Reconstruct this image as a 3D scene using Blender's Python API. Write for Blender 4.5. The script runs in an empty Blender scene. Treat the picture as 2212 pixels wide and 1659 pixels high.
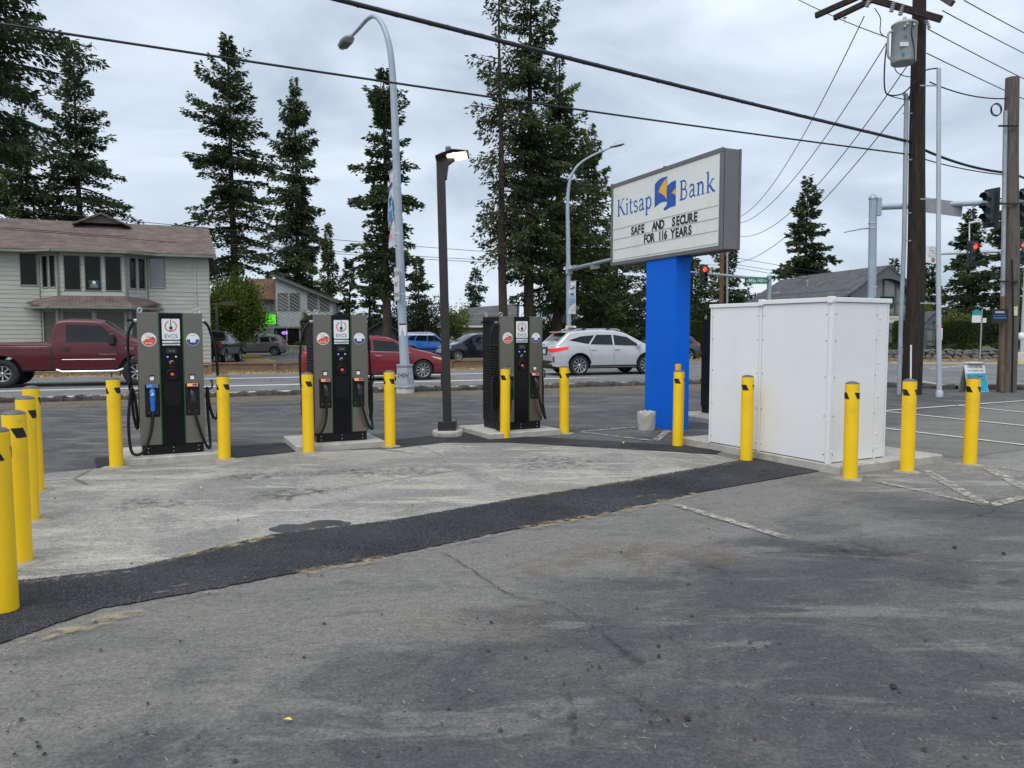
import bpy, math, random
import numpy as np
from mathutils import Vector, Matrix
R = math.radians
random.seed(7)
D = bpy.data
SC = bpy.context.scene
COL = SC.collection
# ------------------------------------------------------------------ camera
F, CX, CY, EYE = 1660.0, 1106.0, 829.5, 1.63          # focal length and centre for a 2212 px wide picture
PITCH = math.atan((CY-715)/F)
cam = D.cameras.new('camera'); cam.sensor_width = 36; cam.lens = 36*F/2212; cam.clip_end = 3000; cam.clip_start = .05
camo = D.objects.new('camera', cam); COL.objects.link(camo)
camo.location = (0, 0, EYE); camo.rotation_euler = (R(90)-PITCH, 0, 0); SC.camera = camo
# ------------------------------------------------------------------ sky, sun, exposure
SUN_EL, SUN_AZ = 58, 205
w = D.worlds.new('World'); SC.world = w; w.use_nodes = True
nt = w.node_tree; nt.nodes.clear()
def wn(t, **k):
    n = nt.nodes.new(t)
    for a, b in k.items(): setattr(n, a, b)
    return n
sky = wn('ShaderNodeTexSky', sky_type='NISHITA', sun_disc=False); sky.sun_elevation = R(SUN_EL); sky.sun_rotation = R(SUN_AZ)
b1 = wn('ShaderNodeBackground'); b1.inputs[1].default_value = .09; nt.links.new(sky.outputs[0], b1.inputs[0])
tc = wn('ShaderNodeTexCoord'); mp = wn('ShaderNodeMapping'); mp.inputs['Scale'].default_value = (1.0, 1.0, 2.6); mp.inputs['Location'].default_value = (3.1, .7, .2)
nt.links.new(tc.outputs['Generated'], mp.inputs[0])
n1 = wn('ShaderNodeTexNoise'); n1.inputs['Scale'].default_value = 2.7; n1.inputs['Detail'].default_value = 7; n1.inputs['Roughness'].default_value = .52; n1.inputs['Distortion'].default_value = .5
nt.links.new(mp.outputs[0], n1.inputs['Vector'])
cr = wn('ShaderNodeValToRGB'); cr.color_ramp.elements[0].position = .28; cr.color_ramp.elements[1].position = .68
cr.color_ramp.elements[0].color = (.27, .328, .412, 1); cr.color_ramp.elements[1].color = (.62, .682, .77, 1)
nt.links.new(n1.outputs[0], cr.inputs[0])
b2 = wn('ShaderNodeBackground'); b2.inputs[1].default_value = 1.0; nt.links.new(cr.outputs[0], b2.inputs[0])
mx = wn('ShaderNodeMixShader'); mx.inputs[0].default_value = .92
nt.links.new(b1.outputs[0], mx.inputs[1]); nt.links.new(b2.outputs[0], mx.inputs[2])
ow = wn('ShaderNodeOutputWorld'); nt.links.new(mx.outputs[0], ow.inputs[0])
sl = D.lights.new('sun', 'SUN'); sl.energy = 1.5; sl.angle = R(50); sl.color = (1, .97, .92)
so = D.objects.new('sun', sl); COL.objects.link(so)
so.rotation_euler = (R(90-SUN_EL), 0, R(-25))
SC.view_settings.view_transform = 'Standard'; SC.view_settings.look = 'None'; SC.view_settings.gamma = 1; SC.view_settings.exposure = 0.6
SC.view_settings.use_curve_mapping = False
# ------------------------------------------------------------------ solving points of the place from the picture
def ray(u, v):
    dx = (u-CX)/F; dy = (CY-v)/F
    return dx, math.cos(PITCH)+dy*math.sin(PITCH), -math.sin(PITCH)+dy*math.cos(PITCH)
def G(u, v, z=0.0):
    a, b, c = ray(u, v); t = (z-EYE)/c
    return Vector((a*t, b*t, z))
def P(u, v, Y):
    a, b, c = ray(u, v); t = Y/b
    return Vector((a*t, Y, EYE+c*t))
# road frame: s along the road, t away from the camera
RA = R(20); RO = Vector((-3.8, 21.8)); RU = Vector((math.cos(RA), math.sin(RA))); RN = Vector((-math.sin(RA), math.cos(RA)))
def RD(s, t, z=0.0):
    p = RO+RU*s+RN*t
    return Vector((p.x, p.y, z))
def ST(p):
    q = Vector((p[0], p[1]))-RO
    return q.dot(RU), q.dot(RN)
# ------------------------------------------------------------------ materials
MATS = {}
def mat(name, col, rough=.6, metal=0.0, var=.12, vs=3.0, bump=0.0, bs=60.0, spec=.5, coat=0.0, emit=None, es=0.0, stretch=None, dirt=None, dirt_amt=.0, dirt_scale=1.2):
    if name in MATS: return MATS[name]
    m = D.materials.new(name); m.use_nodes = True; MATS[name] = m
    t = m.node_tree; p = t.nodes['Principled BSDF']; L = t.links.new
    p.inputs['Roughness'].default_value = rough; p.inputs['Metallic'].default_value = metal
    p.inputs['Specular IOR Level'].default_value = spec
    p.inputs['Coat Weight'].default_value = coat; p.inputs['Coat Roughness'].default_value = .05
    c = t.nodes.new('ShaderNodeTexCoord'); src = c.outputs['Object']
    if stretch:
        g = t.nodes.new('ShaderNodeMapping'); g.inputs['Scale'].default_value = stretch; L(src, g.inputs[0]); src = g.outputs[0]
    n = t.nodes.new('ShaderNodeTexNoise'); n.inputs['Scale'].default_value = vs; n.inputs['Detail'].default_value = 6; L(src, n.inputs['Vector'])
    r = t.nodes.new('ShaderNodeValToRGB'); r.color_ramp.elements[0].position = .3; r.color_ramp.elements[1].position = .7
    r.color_ramp.elements[0].color = (*[max(0, x*(1-var)) for x in col], 1); r.color_ramp.elements[1].color = (*[min(1, x*(1+var)) for x in col], 1)
    L(n.outputs[0], r.inputs[0]); out = r.outputs[0]
    if dirt:
        n3 = t.nodes.new('ShaderNodeTexNoise'); n3.inputs['Scale'].default_value = dirt_scale; n3.inputs['Detail'].default_value = 8; n3.inputs['Roughness'].default_value = .65; L(src, n3.inputs['Vector'])
        mr = t.nodes.new('ShaderNodeMapRange'); mr.inputs[1].default_value = .52; mr.inputs[2].default_value = .75; mr.inputs[4].default_value = dirt_amt; L(n3.outputs[0], mr.inputs[0])
        mi = t.nodes.new('ShaderNodeMix'); mi.data_type = 'RGBA'; L(mr.outputs[0], mi.inputs[0]); L(out, mi.inputs[6]); mi.inputs[7].default_value = (*dirt, 1); out = mi.outputs[2]
    L(out, p.inputs['Base Color'])
    if bump:
        n2 = t.nodes.new('ShaderNodeTexNoise'); n2.inputs['Scale'].default_value = bs; n2.inputs['Detail'].default_value = 4; L(src, n2.inputs['Vector'])
        b = t.nodes.new('ShaderNodeBump'); b.inputs['Strength'].default_value = bump; b.inputs['Distance'].default_value = .01
        L(n2.outputs[0], b.inputs['Height']); L(b.outputs[0], p.inputs['Normal'])
    if emit:
        p.inputs['Emission Color'].default_value = (*emit, 1); p.inputs['Emission Strength'].default_value = es
    return m
def leafmat(name, dark, light, rough=.65, trans=.25):
    if name in MATS: return MATS[name]
    m = D.materials.new(name); m.use_nodes = True; MATS[name] = m
    t = m.node_tree; L = t.links.new; p = t.nodes['Principled BSDF']; p.inputs['Roughness'].default_value = rough; p.inputs['Specular IOR Level'].default_value = .25
    g = t.nodes.new('ShaderNodeNewGeometry'); c = t.nodes.new('ShaderNodeTexCoord')
    n = t.nodes.new('ShaderNodeTexNoise'); n.inputs['Scale'].default_value = .8; n.inputs['Detail'].default_value = 3; L(c.outputs['Object'], n.inputs['Vector'])
    a = t.nodes.new('ShaderNodeMath'); a.operation = 'MULTIPLY_ADD'; a.inputs[1].default_value = .55; L(g.outputs['Random Per Island'], a.inputs[0]); 
    s = t.nodes.new('ShaderNodeMath'); s.operation = 'MULTIPLY_ADD'; s.inputs[1].default_value = 1.6; s.inputs[2].default_value = -.58; L(n.outputs[0], s.inputs[0]); L(s.outputs[0], a.inputs[2])
    r = t.nodes.new('ShaderNodeValToRGB'); r.color_ramp.elements[0].color = (*dark, 1); r.color_ramp.elements[1].color = (*light, 1); L(a.outputs[0], r.inputs[0])
    L(r.outputs[0], p.inputs['Base Color'])
    tr = t.nodes.new('ShaderNodeBsdfTranslucent'); L(r.outputs[0], tr.inputs[0]); ms = t.nodes.new('ShaderNodeMixShader'); ms.inputs[0].default_value = trans
    o = [x for x in t.nodes if x.type == 'OUTPUT_MATERIAL'][0]; L(p.outputs[0], ms.inputs[1]); L(tr.outputs[0], ms.inputs[2]); L(ms.outputs[0], o.inputs[0])
    return m
# ------------------------------------------------------------------ mesh collecting
def smooth_path(pts, n=8):
    pts = [Vector(p) for p in pts]; q = [2*pts[0]-pts[1]]+pts+[2*pts[-1]-pts[-2]]; o = []
    for i in range(1, len(q)-2):
        a, b, c, d = q[i-1:i+3]
        for k in range(n):
            t = k/n
            o.append(.5*((2*b)+(c-a)*t+(2*a-5*b+4*c-d)*t*t+(3*b-a-3*c+d)*t**3))
    o.append(pts[-1]); return o
class MB:
    def __init__(s): s.v = []; s.f = []; s.sm = []
    def add(s, vs, fs, M=None, smooth=False):
        b = len(s.v)
        for p in vs:
            p = Vector(p); s.v.append(M @ p if M else p)
        for f in fs: s.f.append([b+i for i in f]); s.sm.append(smooth)
        return s
    def box(s, c, d, M=None):
        x, y, z = c; a, b, e = d[0]/2, d[1]/2, d[2]/2
        vs = [(x+i*a, y+j*b, z+k*e) for i in (-1, 1) for j in (-1, 1) for k in (-1, 1)]
        return s.add(vs, [(0, 1, 3, 2), (4, 6, 7, 5), (0, 4, 5, 1), (2, 3, 7, 6), (0, 2, 6, 4), (1, 5, 7, 3)], M)
    def b2(s, lo, hi, M=None):
        return s.box([(lo[i]+hi[i])/2 for i in range(3)], [hi[i]-lo[i] for i in range(3)], M)
    def quad(s, a, b, c, d): return s.add([a, b, c, d], [(0, 1, 2, 3)])
    def prism(s, poly, lo, hi, axis='y', M=None, smooth=False):
        # polygon in the two other axes (x,z for axis y), extruded from lo to hi
        def pt(p, e):
            return {'y': (p[0], e, p[1]), 'x': (e, p[0], p[1]), 'z': (p[0], p[1], e)}[axis]
        n = len(poly); vs = [pt(p, lo) for p in poly]+[pt(p, hi) for p in poly]
        ar = sum(poly[i][0]*poly[(i+1) % n][1]-poly[(i+1) % n][0]*poly[i][1] for i in range(n))
        f = [list(range(n)), list(range(2*n-1, n-1, -1))]
        if (ar > 0) == (axis != 'y'): f = [x[::-1] for x in f]
        b = len(s.v); s.add(vs, f, M)
        q = [(i, (i+1) % n, n+(i+1) % n, n+i) for i in range(n)]
        if (ar > 0) == (axis == 'y'): q = [x[::-1] for x in q]
        for x in q: s.f.append([b+i for i in x]); s.sm.append(smooth)
        return s
    def tube(s, path, r, sides=8, caps=True, M=None, close=False):
        path = [Vector(p) for p in path]; n = len(path)
        rr = r if isinstance(r, (list, tuple)) else [r]*n
        tg = [(path[min(i+1, n-1)]-path[max(i-1, 0)]).normalized() for i in range(n)]
        up = Vector((0, 0, 1)) if abs(tg[0].z) < .9 else Vector((1, 0, 0))
        nx = tg[0].cross(up).normalized(); vs = []
        for i in range(n):
            nx = (nx-tg[i]*nx.dot(tg[i])).normalized(); ny = tg[i].cross(nx)
            for k in range(sides):
                a = 2*math.pi*k/sides
                vs.append(path[i]+(nx*math.cos(a)+ny*math.sin(a))*rr[i])
        fs = [(i*sides+k, i*sides+(k+1) % sides, (i+1)*sides+(k+1) % sides, (i+1)*sides+k) for i in range(n-1) for k in range(sides)]
        s.add(vs, fs, M, True)
        if caps:
            s.add(vs[:sides], [list(range(sides))[::-1]], M); s.add(vs[-sides:], [list(range(sides))], M)
        return s
    def lathe(s, prof, sides=20, M=None, smooth=True, caps=True):
        n = len(prof); vs = [(p[0]*math.cos(2*math.pi*k/sides), p[0]*math.sin(2*math.pi*k/sides), p[1]) for p in prof for k in range(sides)]
        fs = [(i*sides+k, i*sides+(k+1) % sides, (i+1)*sides+(k+1) % sides, (i+1)*sides+k) for i in range(n-1) for k in range(sides)]
        s.add(vs, fs, M, smooth)
        if caps:
            if prof[0][0] > 1e-6: s.add(vs[:sides], [list(range(sides))[::-1]], M)
            if prof[-1][0] > 1e-6: s.add(vs[-sides:], [list(range(sides))], M)
        return s
    def grid(s, rows, M=None, smooth=True, flip=False):
        n = len(rows); m = len(rows[0]); vs = [p for r in rows for p in r]
        fs = [(i*m+j, i*m+j+1, (i+1)*m+j+1, (i+1)*m+j) for i in range(n-1) for j in range(m-1)]
        if flip: fs = [f[::-1] for f in fs]
        return s.add(vs, fs, M, smooth)
    def text(s, txt, size, M=None, ext=.0, align='CENTER', xs=1.0, bold=0.0):
        vs, fs = textgeo(txt, align, bold)
        return s.add([(x*size*xs, y*size, z*size+ext) for x, y, z in vs], fs, M)
    def build(s, name, m, parent=None, bevel=0.0, seg=2):
        me = D.meshes.new(name); me.from_pydata([tuple(v) for v in s.v], [], s.f); 
        me.polygons.foreach_set('use_smooth', s.sm); me.update()
        if m: me.materials.append(m)
        o = D.objects.new(name, me); COL.objects.link(o); o.parent = parent
        if bevel:
            b = o.modifiers.new('bevel', 'BEVEL'); b.width = bevel; b.segments = seg; b.limit_method = 'ANGLE'; b.angle_limit = R(40)
        return o
TXT = {}
def textgeo(txt, align, bold=0.0):
    k = (txt, align, bold)
    if k not in TXT:
        c = D.curves.new('t', 'FONT'); c.body = txt; c.size = 1; c.align_x = align; c.resolution_u = 3; c.offset = bold
        o = D.objects.new('t', c); COL.objects.link(o); bpy.context.view_layer.update()
        me = D.meshes.new_from_object(o.evaluated_get(bpy.context.evaluated_depsgraph_get()))
        TXT[k] = ([tuple(v.co) for v in me.vertices], [list(p.vertices) for p in me.polygons])
        D.objects.remove(o); D.curves.remove(c); D.meshes.remove(me)
    return TXT[k]
def np_obj(name, V, Fq, m, parent=None, smooth=False):
    me = D.meshes.new(name); V = np.asarray(V, dtype=np.float32); Fq = np.asarray(Fq, dtype=np.int32); k = Fq.shape[1]
    me.vertices.add(len(V)); me.vertices.foreach_set('co', V.ravel())
    me.loops.add(Fq.size); me.loops.foreach_set('vertex_index', Fq.ravel())
    me.polygons.add(len(Fq)); me.polygons.foreach_set('loop_start', np.arange(len(Fq), dtype=np.int32)*k); me.polygons.foreach_set('loop_total', np.full(len(Fq), k, dtype=np.int32))
    if smooth: me.polygons.foreach_set('use_smooth', np.ones(len(Fq), dtype=bool))
    me.update(calc_edges=True); me.validate()
    if m: me.materials.append(m)
    o = D.objects.new(name, me); COL.objects.link(o); o.parent = parent
    return o
def tag(o, label=None, cat=None, group=None, kind=None):
    if label: o['label'] = label
    if cat: o['category'] = cat
    if group: o['group'] = group
    if kind: o['kind'] = kind
    return o
def thing(name, label, cat, loc=(0, 0, 0), rz=0.0, group=None):
    o = D.objects.new(name, None); o.empty_display_size = .2; COL.objects.link(o); o.location = loc; o.rotation_euler = (0, 0, rz)
    return tag(o, label, cat, group)
def inst(o, name, parent, loc=(0, 0, 0), rot=(0, 0, 0), scale=(1, 1, 1)):
    c = D.objects.new(name, o.data); COL.objects.link(c); c.parent = parent; c.location = loc; c.rotation_euler = rot; c.scale = scale
    return c
def copy_tree(o, parent=None):
    c = o.copy(); COL.objects.link(c); c.parent = parent
    for ch in o.children: copy_tree(ch, c)
    return c
FRONT = Matrix.Rotation(R(90), 4, 'X')               # x right, y up -> stands up and faces -y
def front(x, y, z): return Matrix.Translation((x, y, z)) @ FRONT
def disc(r, n=24): return [(r*math.cos(2*math.pi*k/n), r*math.sin(2*math.pi*k/n)) for k in range(n)]
def rrect(w, h, r, n=4):
    o = []
    for cx, cy, a0 in ((w/2-r, h/2-r, 0), (-w/2+r, h/2-r, 90), (-w/2+r, -h/2+r, 180), (w/2-r, -h/2+r, 270)):
        for k in range(n+1):
            a = R(a0+90*k/n); o.append((cx+r*math.cos(a), cy+r*math.sin(a)))
    return o
def off(poly, dx, dy): return [(x+dx, y+dy) for x, y in poly]
# ------------------------------------------------------------------ common materials
YEL = mat('bollard_yellow', (.88, .56, .008), .42, var=.06, vs=2, spec=.4, dirt=(.45, .3, .06), dirt_amt=.5, dirt_scale=3)
BLK = mat('black_plastic', (.009, .009, .010), .38, var=.2, spec=.25)
BLKM = mat('black_matte', (.012, .012, .013), .7, var=.2, spec=.2)
STEEL = mat('brushed_steel', (.255, .232, .20), .38, 1.0, var=.05, stretch=(2, 2, 160), vs=3)
CABLE = mat('cable_rubber', (.010, .010, .011), .55, var=.2, spec=.3)
WHITE = mat('white_paint', (.78, .79, .80), .45, var=.03)
ZINC = mat('zinc_bolt', (.62, .62, .62), .35, .8, var=.1)
GALV = mat('galvanised_steel', (.36, .40, .44), .5, .35, var=.14, vs=5, dirt=(.22, .2, .18), dirt_amt=.4, dirt_scale=2.5)
CONC = mat('concrete', (.43, .41, .37), .85, var=.12, vs=6, bump=.25, bs=70, dirt=(.22, .2, .17), dirt_amt=.7, dirt_scale=5)
GLASS = mat('dark_glass', (.012, .014, .015), .04, spec=.7, var=.3)
# ------------------------------------------------------------------ ground materials
class NT:
    def __init__(s, name):
        s.m = D.materials.new(name); s.m.use_nodes = True; s.t = s.m.node_tree; s.p = s.t.nodes['Principled BSDF']
        s.o = [n for n in s.t.nodes if n.type == 'OUTPUT_MATERIAL'][0]; s.c = s.t.nodes.new('ShaderNodeTexCoord').outputs['Object']
    def link(s, a, b): s.t.links.new(a, b)
    def val(s, sock, v):
        if hasattr(v, 'is_output'): s.link(v, sock)
        else: sock.default_value = v
    def noise(s, scale, detail=6, rough=.55, dist=0.0, rot=0.0, st=(1, 1, 1), loc=(0, 0, 0)):
        g = s.t.nodes.new('ShaderNodeMapping'); g.inputs['Rotation'].default_value = (0, 0, rot); g.inputs['Scale'].default_value = st; g.inputs['Location'].default_value = loc; s.link(s.c, g.inputs[0])
        n = s.t.nodes.new('ShaderNodeTexNoise'); n.inputs['Scale'].default_value = scale; n.inputs['Detail'].default_value = detail; n.inputs['Roughness'].default_value = rough; n.inputs['Distortion'].default_value = dist
        s.link(g.outputs[0], n.inputs['Vector']); return n.outputs[0]
    def voro(s, scale, feature='F1'):
        n = s.t.nodes.new('ShaderNodeTexVoronoi'); n.feature = feature; n.inputs['Scale'].default_value = scale; s.link(s.c, n.inputs['Vector']); return n.outputs['Distance']
    def rng(s, x, a, b, c=0.0, d=1.0):
        n = s.t.nodes.new('ShaderNodeMapRange'); n.interpolation_type = 'SMOOTHSTEP'; s.link(x, n.inputs[0])
        for i, v in enumerate((a, b, c, d)): n.inputs[i+1].default_value = v
        return n.outputs[0]
    def math(s, op, a, b=0.0):
        n = s.t.nodes.new('ShaderNodeMath'); n.operation = op; s.val(n.inputs[0], a); s.val(n.inputs[1], b); return n.outputs[0]
    def mix(s, f, a, b, mode='MIX'):
        n = s.t.nodes.new('ShaderNodeMix'); n.data_type = 'RGBA'; n.blend_type = mode; s.val(n.inputs[0], f)
        for i, v in ((6, a), (7, b)): s.val(n.inputs[i], (*v, 1) if isinstance(v, tuple) else v)
        return n.outputs[2]
    def plane(s, px, py, nx, ny):
        g = s.t.nodes.new('ShaderNodeVectorMath'); g.operation = 'SUBTRACT'; s.link(s.c, g.inputs[0]); g.inputs[1].default_value = (px, py, 0)
        d = s.t.nodes.new('ShaderNodeVectorMath'); d.operation = 'DOT_PRODUCT'; s.link(g.outputs[0], d.inputs[0]); d.inputs[1].default_value = (nx, ny, 0); return d.outputs['Value']
    def bump(s, h, st, dist=.01):
        b = s.t.nodes.new('ShaderNodeBump'); b.inputs['Strength'].default_value = st; b.inputs['Distance'].default_value = dist; s.link(h, b.inputs['Height']); s.link(b.outputs[0], s.p.inputs['Normal'])
    def fade(s, f):
        a = s.t.nodes.new('ShaderNodeAttribute'); a.attribute_name = 'fade'
        k = s.math('MULTIPLY', a.outputs['Fac'], f)
        tr = s.t.nodes.new('ShaderNodeBsdfTransparent'); m = s.t.nodes.new('ShaderNodeMixShader'); s.link(k, m.inputs[0]); s.link(tr.outputs[0], m.inputs[1]); s.link(s.p.outputs[0], m.inputs[2]); s.link(m.outputs[0], s.o.inputs[0])
def asphalt(name, dark, mid, dust, dustf=.5, grain=.35, streak=R(-27), zone=None, rough=.88, crack=True, sc=1.0, coarse=0, soft=False):
    n = NT(name)
    big = n.noise(.5*sc, 9, .66, 1.1); f = n.rng(big, .455, .545)                       # worn through patches with fairly crisp edges
    col = n.mix(f, dark, mid)
    st = n.noise(1.2*sc, 9, .68, .5, streak, (.6, 2.2, 1)); sf = n.rng(st, .51, .62, 0, dustf)
    if zone:
        d = n.plane(*zone[:4]); dn = n.math('ADD', d, n.math('MULTIPLY', n.math('SUBTRACT', n.noise(.6, 8, .62, .8), .5), 4.0))
        z = n.math('MULTIPLY', n.rng(dn, zone[4], zone[5], zone[6], 0.0), n.rng(dn, -2.6, -1.2)); sf = n.math('MAXIMUM', sf, n.math('MULTIPLY', z, n.rng(st, .3, .55, .55, 1.0)))
    col = n.mix(sf, col, dust)
    sm = n.noise(3.0*sc, 8, .7, 1.2, streak, (.6, 1.5, 1), (4, 2, 0)); col = n.mix(n.rng(sm, .57, .68, 0, .42), col, tuple(x*.8 for x in dark))
    rs = n.noise(.8, 6, .62, .6, 0, (1, 1, 1), (9, 4, 0)); col = n.mix(n.rng(rs, .58, .74, 0, .28), col, (dust[0]*.95, dust[1]*.80, dust[2]*.62))
    gr = n.noise(150, 3, .75); g2 = n.noise(48, 4, .75); md = n.noise(14*sc, 8, .75, .6, streak, (.8, 1.4, 1), (1, 5, 0))
    col = n.mix(grain, col, n.mix(n.rng(gr, .32, .68), (.2, .2, .2), (1, 1, 1)), 'OVERLAY')
    col = n.mix(grain, col, n.mix(n.rng(g2, .36, .64), (.2, .2, .2), (.85, .85, .83)), 'OVERLAY')
    col = n.mix(.30, col, n.mix(n.rng(md, .38, .62), (.28, .28, .28), (.74, .73, .71)), 'OVERLAY')
    h = n.math('ADD', gr, n.math('MULTIPLY', g2, 1.2))
    if coarse:
        vc = n.voro(coarse); col = n.mix(n.rng(vc, .1, .5, .5, 0), col, tuple(x*2.8 for x in mid)); h = n.math('ADD', h, n.math('MULTIPLY', vc, -2.5))
    sp = n.voro(21); col = n.mix(n.rng(sp, .07, .13, .6, 0), col, tuple(min(1, x*1.35) for x in dust))
    sp2 = n.voro(13); col = n.mix(n.rng(sp2, .05, .10, .8, 0), col, (.018, .018, .018))
    if crack:
        e = n.voro(.33, 'DISTANCE_TO_EDGE')
        cn = n.noise(.5, 3, .5, 0, 0, (1, 1, 1), (2, 8, 0)); k = n.math('MULTIPLY', n.rng(e, .002, .012, 1, 0), n.rng(cn, .55, .62)); col = n.mix(n.math('MULTIPLY', k, .6), col, (.02, .018, .016))
    n.link(col, n.p.inputs['Base Color']); n.p.inputs['Roughness'].default_value = rough; n.p.inputs['Specular IOR Level'].default_value = .3
    n.bump(h, .35, .006)
    if soft: n.fade(n.rng(n.noise(6, 7, .7), .1, .3, .8, 1.0))
    return n.m
e0 = G(0, 1392); e1 = G(1761, 1020); dd = (e1-e0).normalized(); zn = (dd.y, -dd.x)
A_LOT = asphalt('worn_asphalt', (.060, .061, .065), (.088, .087, .087), (.168, .161, .148), .6, .34, zone=(e0.x, e0.y, zn[0], zn[1], .8, 1.7, .9), crack=False)
A_APR = asphalt('dusty_pavement', (.195, .19, .176), (.265, .256, .234), (.38, .36, .315), .75, .34, streak=R(-18))
A_SIDE = asphalt('dusty_side_pavement', (.15, .148, .142), (.20, .195, .182), (.29, .28, .25), .7, .4, streak=R(-18), soft=True)
A_NEW = asphalt('fresh_asphalt', (.014, .0145, .017), (.026, .027, .031), (.09, .08, .062), .2, .7, crack=False, rough=.8, coarse=85)
A_ROAD = asphalt('road_asphalt', (.13, .132, .136), (.17, .172, .175), (.21, .205, .19), .35, .3, streak=R(-20))
A_FAR = asphalt('far_asphalt', (.075, .077, .082), (.1, .102, .106), (.15, .148, .14), .3, .25)
def earth(name, c1, c2, c3, sc=1.0):
    n = NT(name); col = n.mix(n.rng(n.noise(1.2*sc, 8, .65, 1), .35, .65), c1, c2); col = n.mix(n.rng(n.noise(9*sc, 6, .7, .5), .48, .66), col, c3)
    col = n.mix(.6, col, n.mix(n.rng(n.noise(60, 4, .7), .3, .7), (.15, .15, .15), (.9, .9, .9)), 'OVERLAY')
    n.link(col, n.p.inputs['Base Color']); n.p.inputs['Roughness'].default_value = .95; n.bump(n.noise(30, 6, .7), .6, .03); return n.m
E_DRY = earth('dry_grass_ground', (.33, .24, .12), (.42, .32, .17), (.2, .15, .08))
E_MOSS = earth('mossy_dirt', (.10, .085, .07), (.15, .125, .095), (.10, .07, .018), 2)
E_GRASS = earth('green_ground', (.05, .07, .025), (.10, .10, .04), (.16, .13, .06), .3)
PAINT = NT('worn_paint'); PAINT.p.inputs['Base Color'].default_value = (.62, .61, .57, 1); PAINT.p.inputs['Roughness'].default_value = .8
PAINT.fade(PAINT.rng(PAINT.math('ADD', PAINT.noise(9, 8, .75), PAINT.math('MULTIPLY', PAINT.noise(.9, 3), .25)), .62, .82, .95, .15)); PAINT = PAINT.m
PAINTF = NT('faded_paint'); PAINTF.link(PAINTF.mix(PAINTF.rng(PAINTF.noise(14, 6, .7), .4, .6), (.5, .47, .4), (.3, .27, .22)), PAINTF.p.inputs['Base Color']); PAINTF.p.inputs['Roughness'].default_value = .85
PAINTF.fade(PAINTF.rng(PAINTF.noise(11, 8, .75), .40, .60, .95, .1)); PAINTF = PAINTF.m
def staincol(name, c, lo, hi, amt, sc=6, rough=.7, st=(1, 1, 1)):
    n = NT(name); n.p.inputs['Base Color'].default_value = (*c, 1); n.p.inputs['Roughness'].default_value = rough
    n.fade(n.rng(n.noise(sc, 8, .75, 0.0, 0, st), lo, hi, 0, amt)); return n.m
RUBBER = staincol('rubber_mark', (.018, .018, .018), .40, .68, .62, 16, .7)
WET = NT('wet_stain'); WET.p.inputs['Base Color'].default_value = (.035, .036, .042, 1); WET.p.inputs['Roughness'].default_value = .3; WET.fade(WET.rng(WET.noise(3), .2, .3, .85, .93)); WET = WET.m
DUST = staincol('sand_dust', (.42, .33, .20), .42, .66, .8, 9, .95)
PALE = staincol('pale_dust', (.34, .325, .285), .44, .70, .62, 13, .95)
RUST = staincol('rust_tint', (.19, .125, .075), .38, .75, .45, 5, .95)
CRACK = staincol('crack_fill', (.03, .022, .016), .3, .55, .8, 16, .95)
SEAL = staincol('dark_seal', (.03, .031, .034), .42, .68, .60, 9, .75)
def sheet(name, pts, m, z=None, parent=None):
    b = MB(); b.add([(p[0], p[1], p[2] if z is None else z) for p in pts], [list(range(len(pts)))])
    a = sum(pts[i][0]*pts[(i+1) % len(pts)][1]-pts[(i+1) % len(pts)][0]*pts[i][1] for i in range(len(pts)))
    if a < 0: b.f = [f[::-1] for f in b.f]
    o = b.build(name, m, parent)
    if not parent: tag(o, kind='structure')
    return o
def fade_obj(name, rows, fades, m, parent):
    b = MB(); b.grid(rows, smooth=False, flip=True); o = b.build(name, m, parent)
    a = o.data.attributes.new('fade', 'FLOAT', 'POINT'); a.data.foreach_set('value', [f for r in fades for f in r])
    return o
def strip(name, pts, width, m, parent, z=.008, jit=0.0, soft=.25, n=10, wvar=0.0, wlist=None):
    pts = [Vector((p[0], p[1], 0)) for p in pts]
    if len(pts) > 2: pts = smooth_path(pts, n)
    else: pts = [pts[0].lerp(pts[1], k/n) for k in range(n+1)]
    rows = []; fd = []; N = len(pts)
    for i, p in enumerate(pts):
        tg = (pts[min(i+1, N-1)]-pts[max(i-1, 0)]).normalized(); nm = Vector((-tg.y, tg.x, 0))
        j = random.uniform(-jit, jit); ww = width*(1+random.uniform(-wvar, wvar))*(wlist[0]+(wlist[1]-wlist[0])*i/(N-1) if wlist else 1)
        e = 0.0 if i in (0, N-1) and soft > 0 else 1.0
        rows.append([p+nm*(j+ww*k)+Vector((0, 0, z)) for k in (-.5, -.5+soft*.5, 0, .5-soft*.5, .5)])
        fd.append([0 if soft > 0 else 1, e, e, e, 0 if soft > 0 else 1])
    return fade_obj(name, rows, fd, m, parent)
def blob(name, c, rx, ry, m, parent, z=.008, rot=0.0, seed=0, soft=.5):
    rn = random.Random(seed); ph = [rn.uniform(0, 6.28) for _ in range(4)]; rows = []; fd = []
    for q in (0.001, .5, 1-soft*.5, 1):
        r = []
        for k in range(33):
            a = 2*math.pi*k/32; w_ = 1+.16*math.sin(2*a+ph[0])+.12*math.sin(3*a+ph[1])+.07*math.sin(5*a+ph[2])
            x, y = rx*q*w_*math.cos(a), ry*q*w_*math.sin(a)
            r.append(Vector((c[0]+x*math.cos(rot)-y*math.sin(rot), c[1]+x*math.sin(rot)+y*math.cos(rot), z)))
        rows.append(r); fd.append([0 if q == 1 else 1]*33)
    b = MB(); b.grid(rows, smooth=False); o = b.build(name, m, parent)
    a = o.data.attributes.new('fade', 'FLOAT', 'POINT'); a.data.foreach_set('value', [f for r in fd for f in r]); return o
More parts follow.
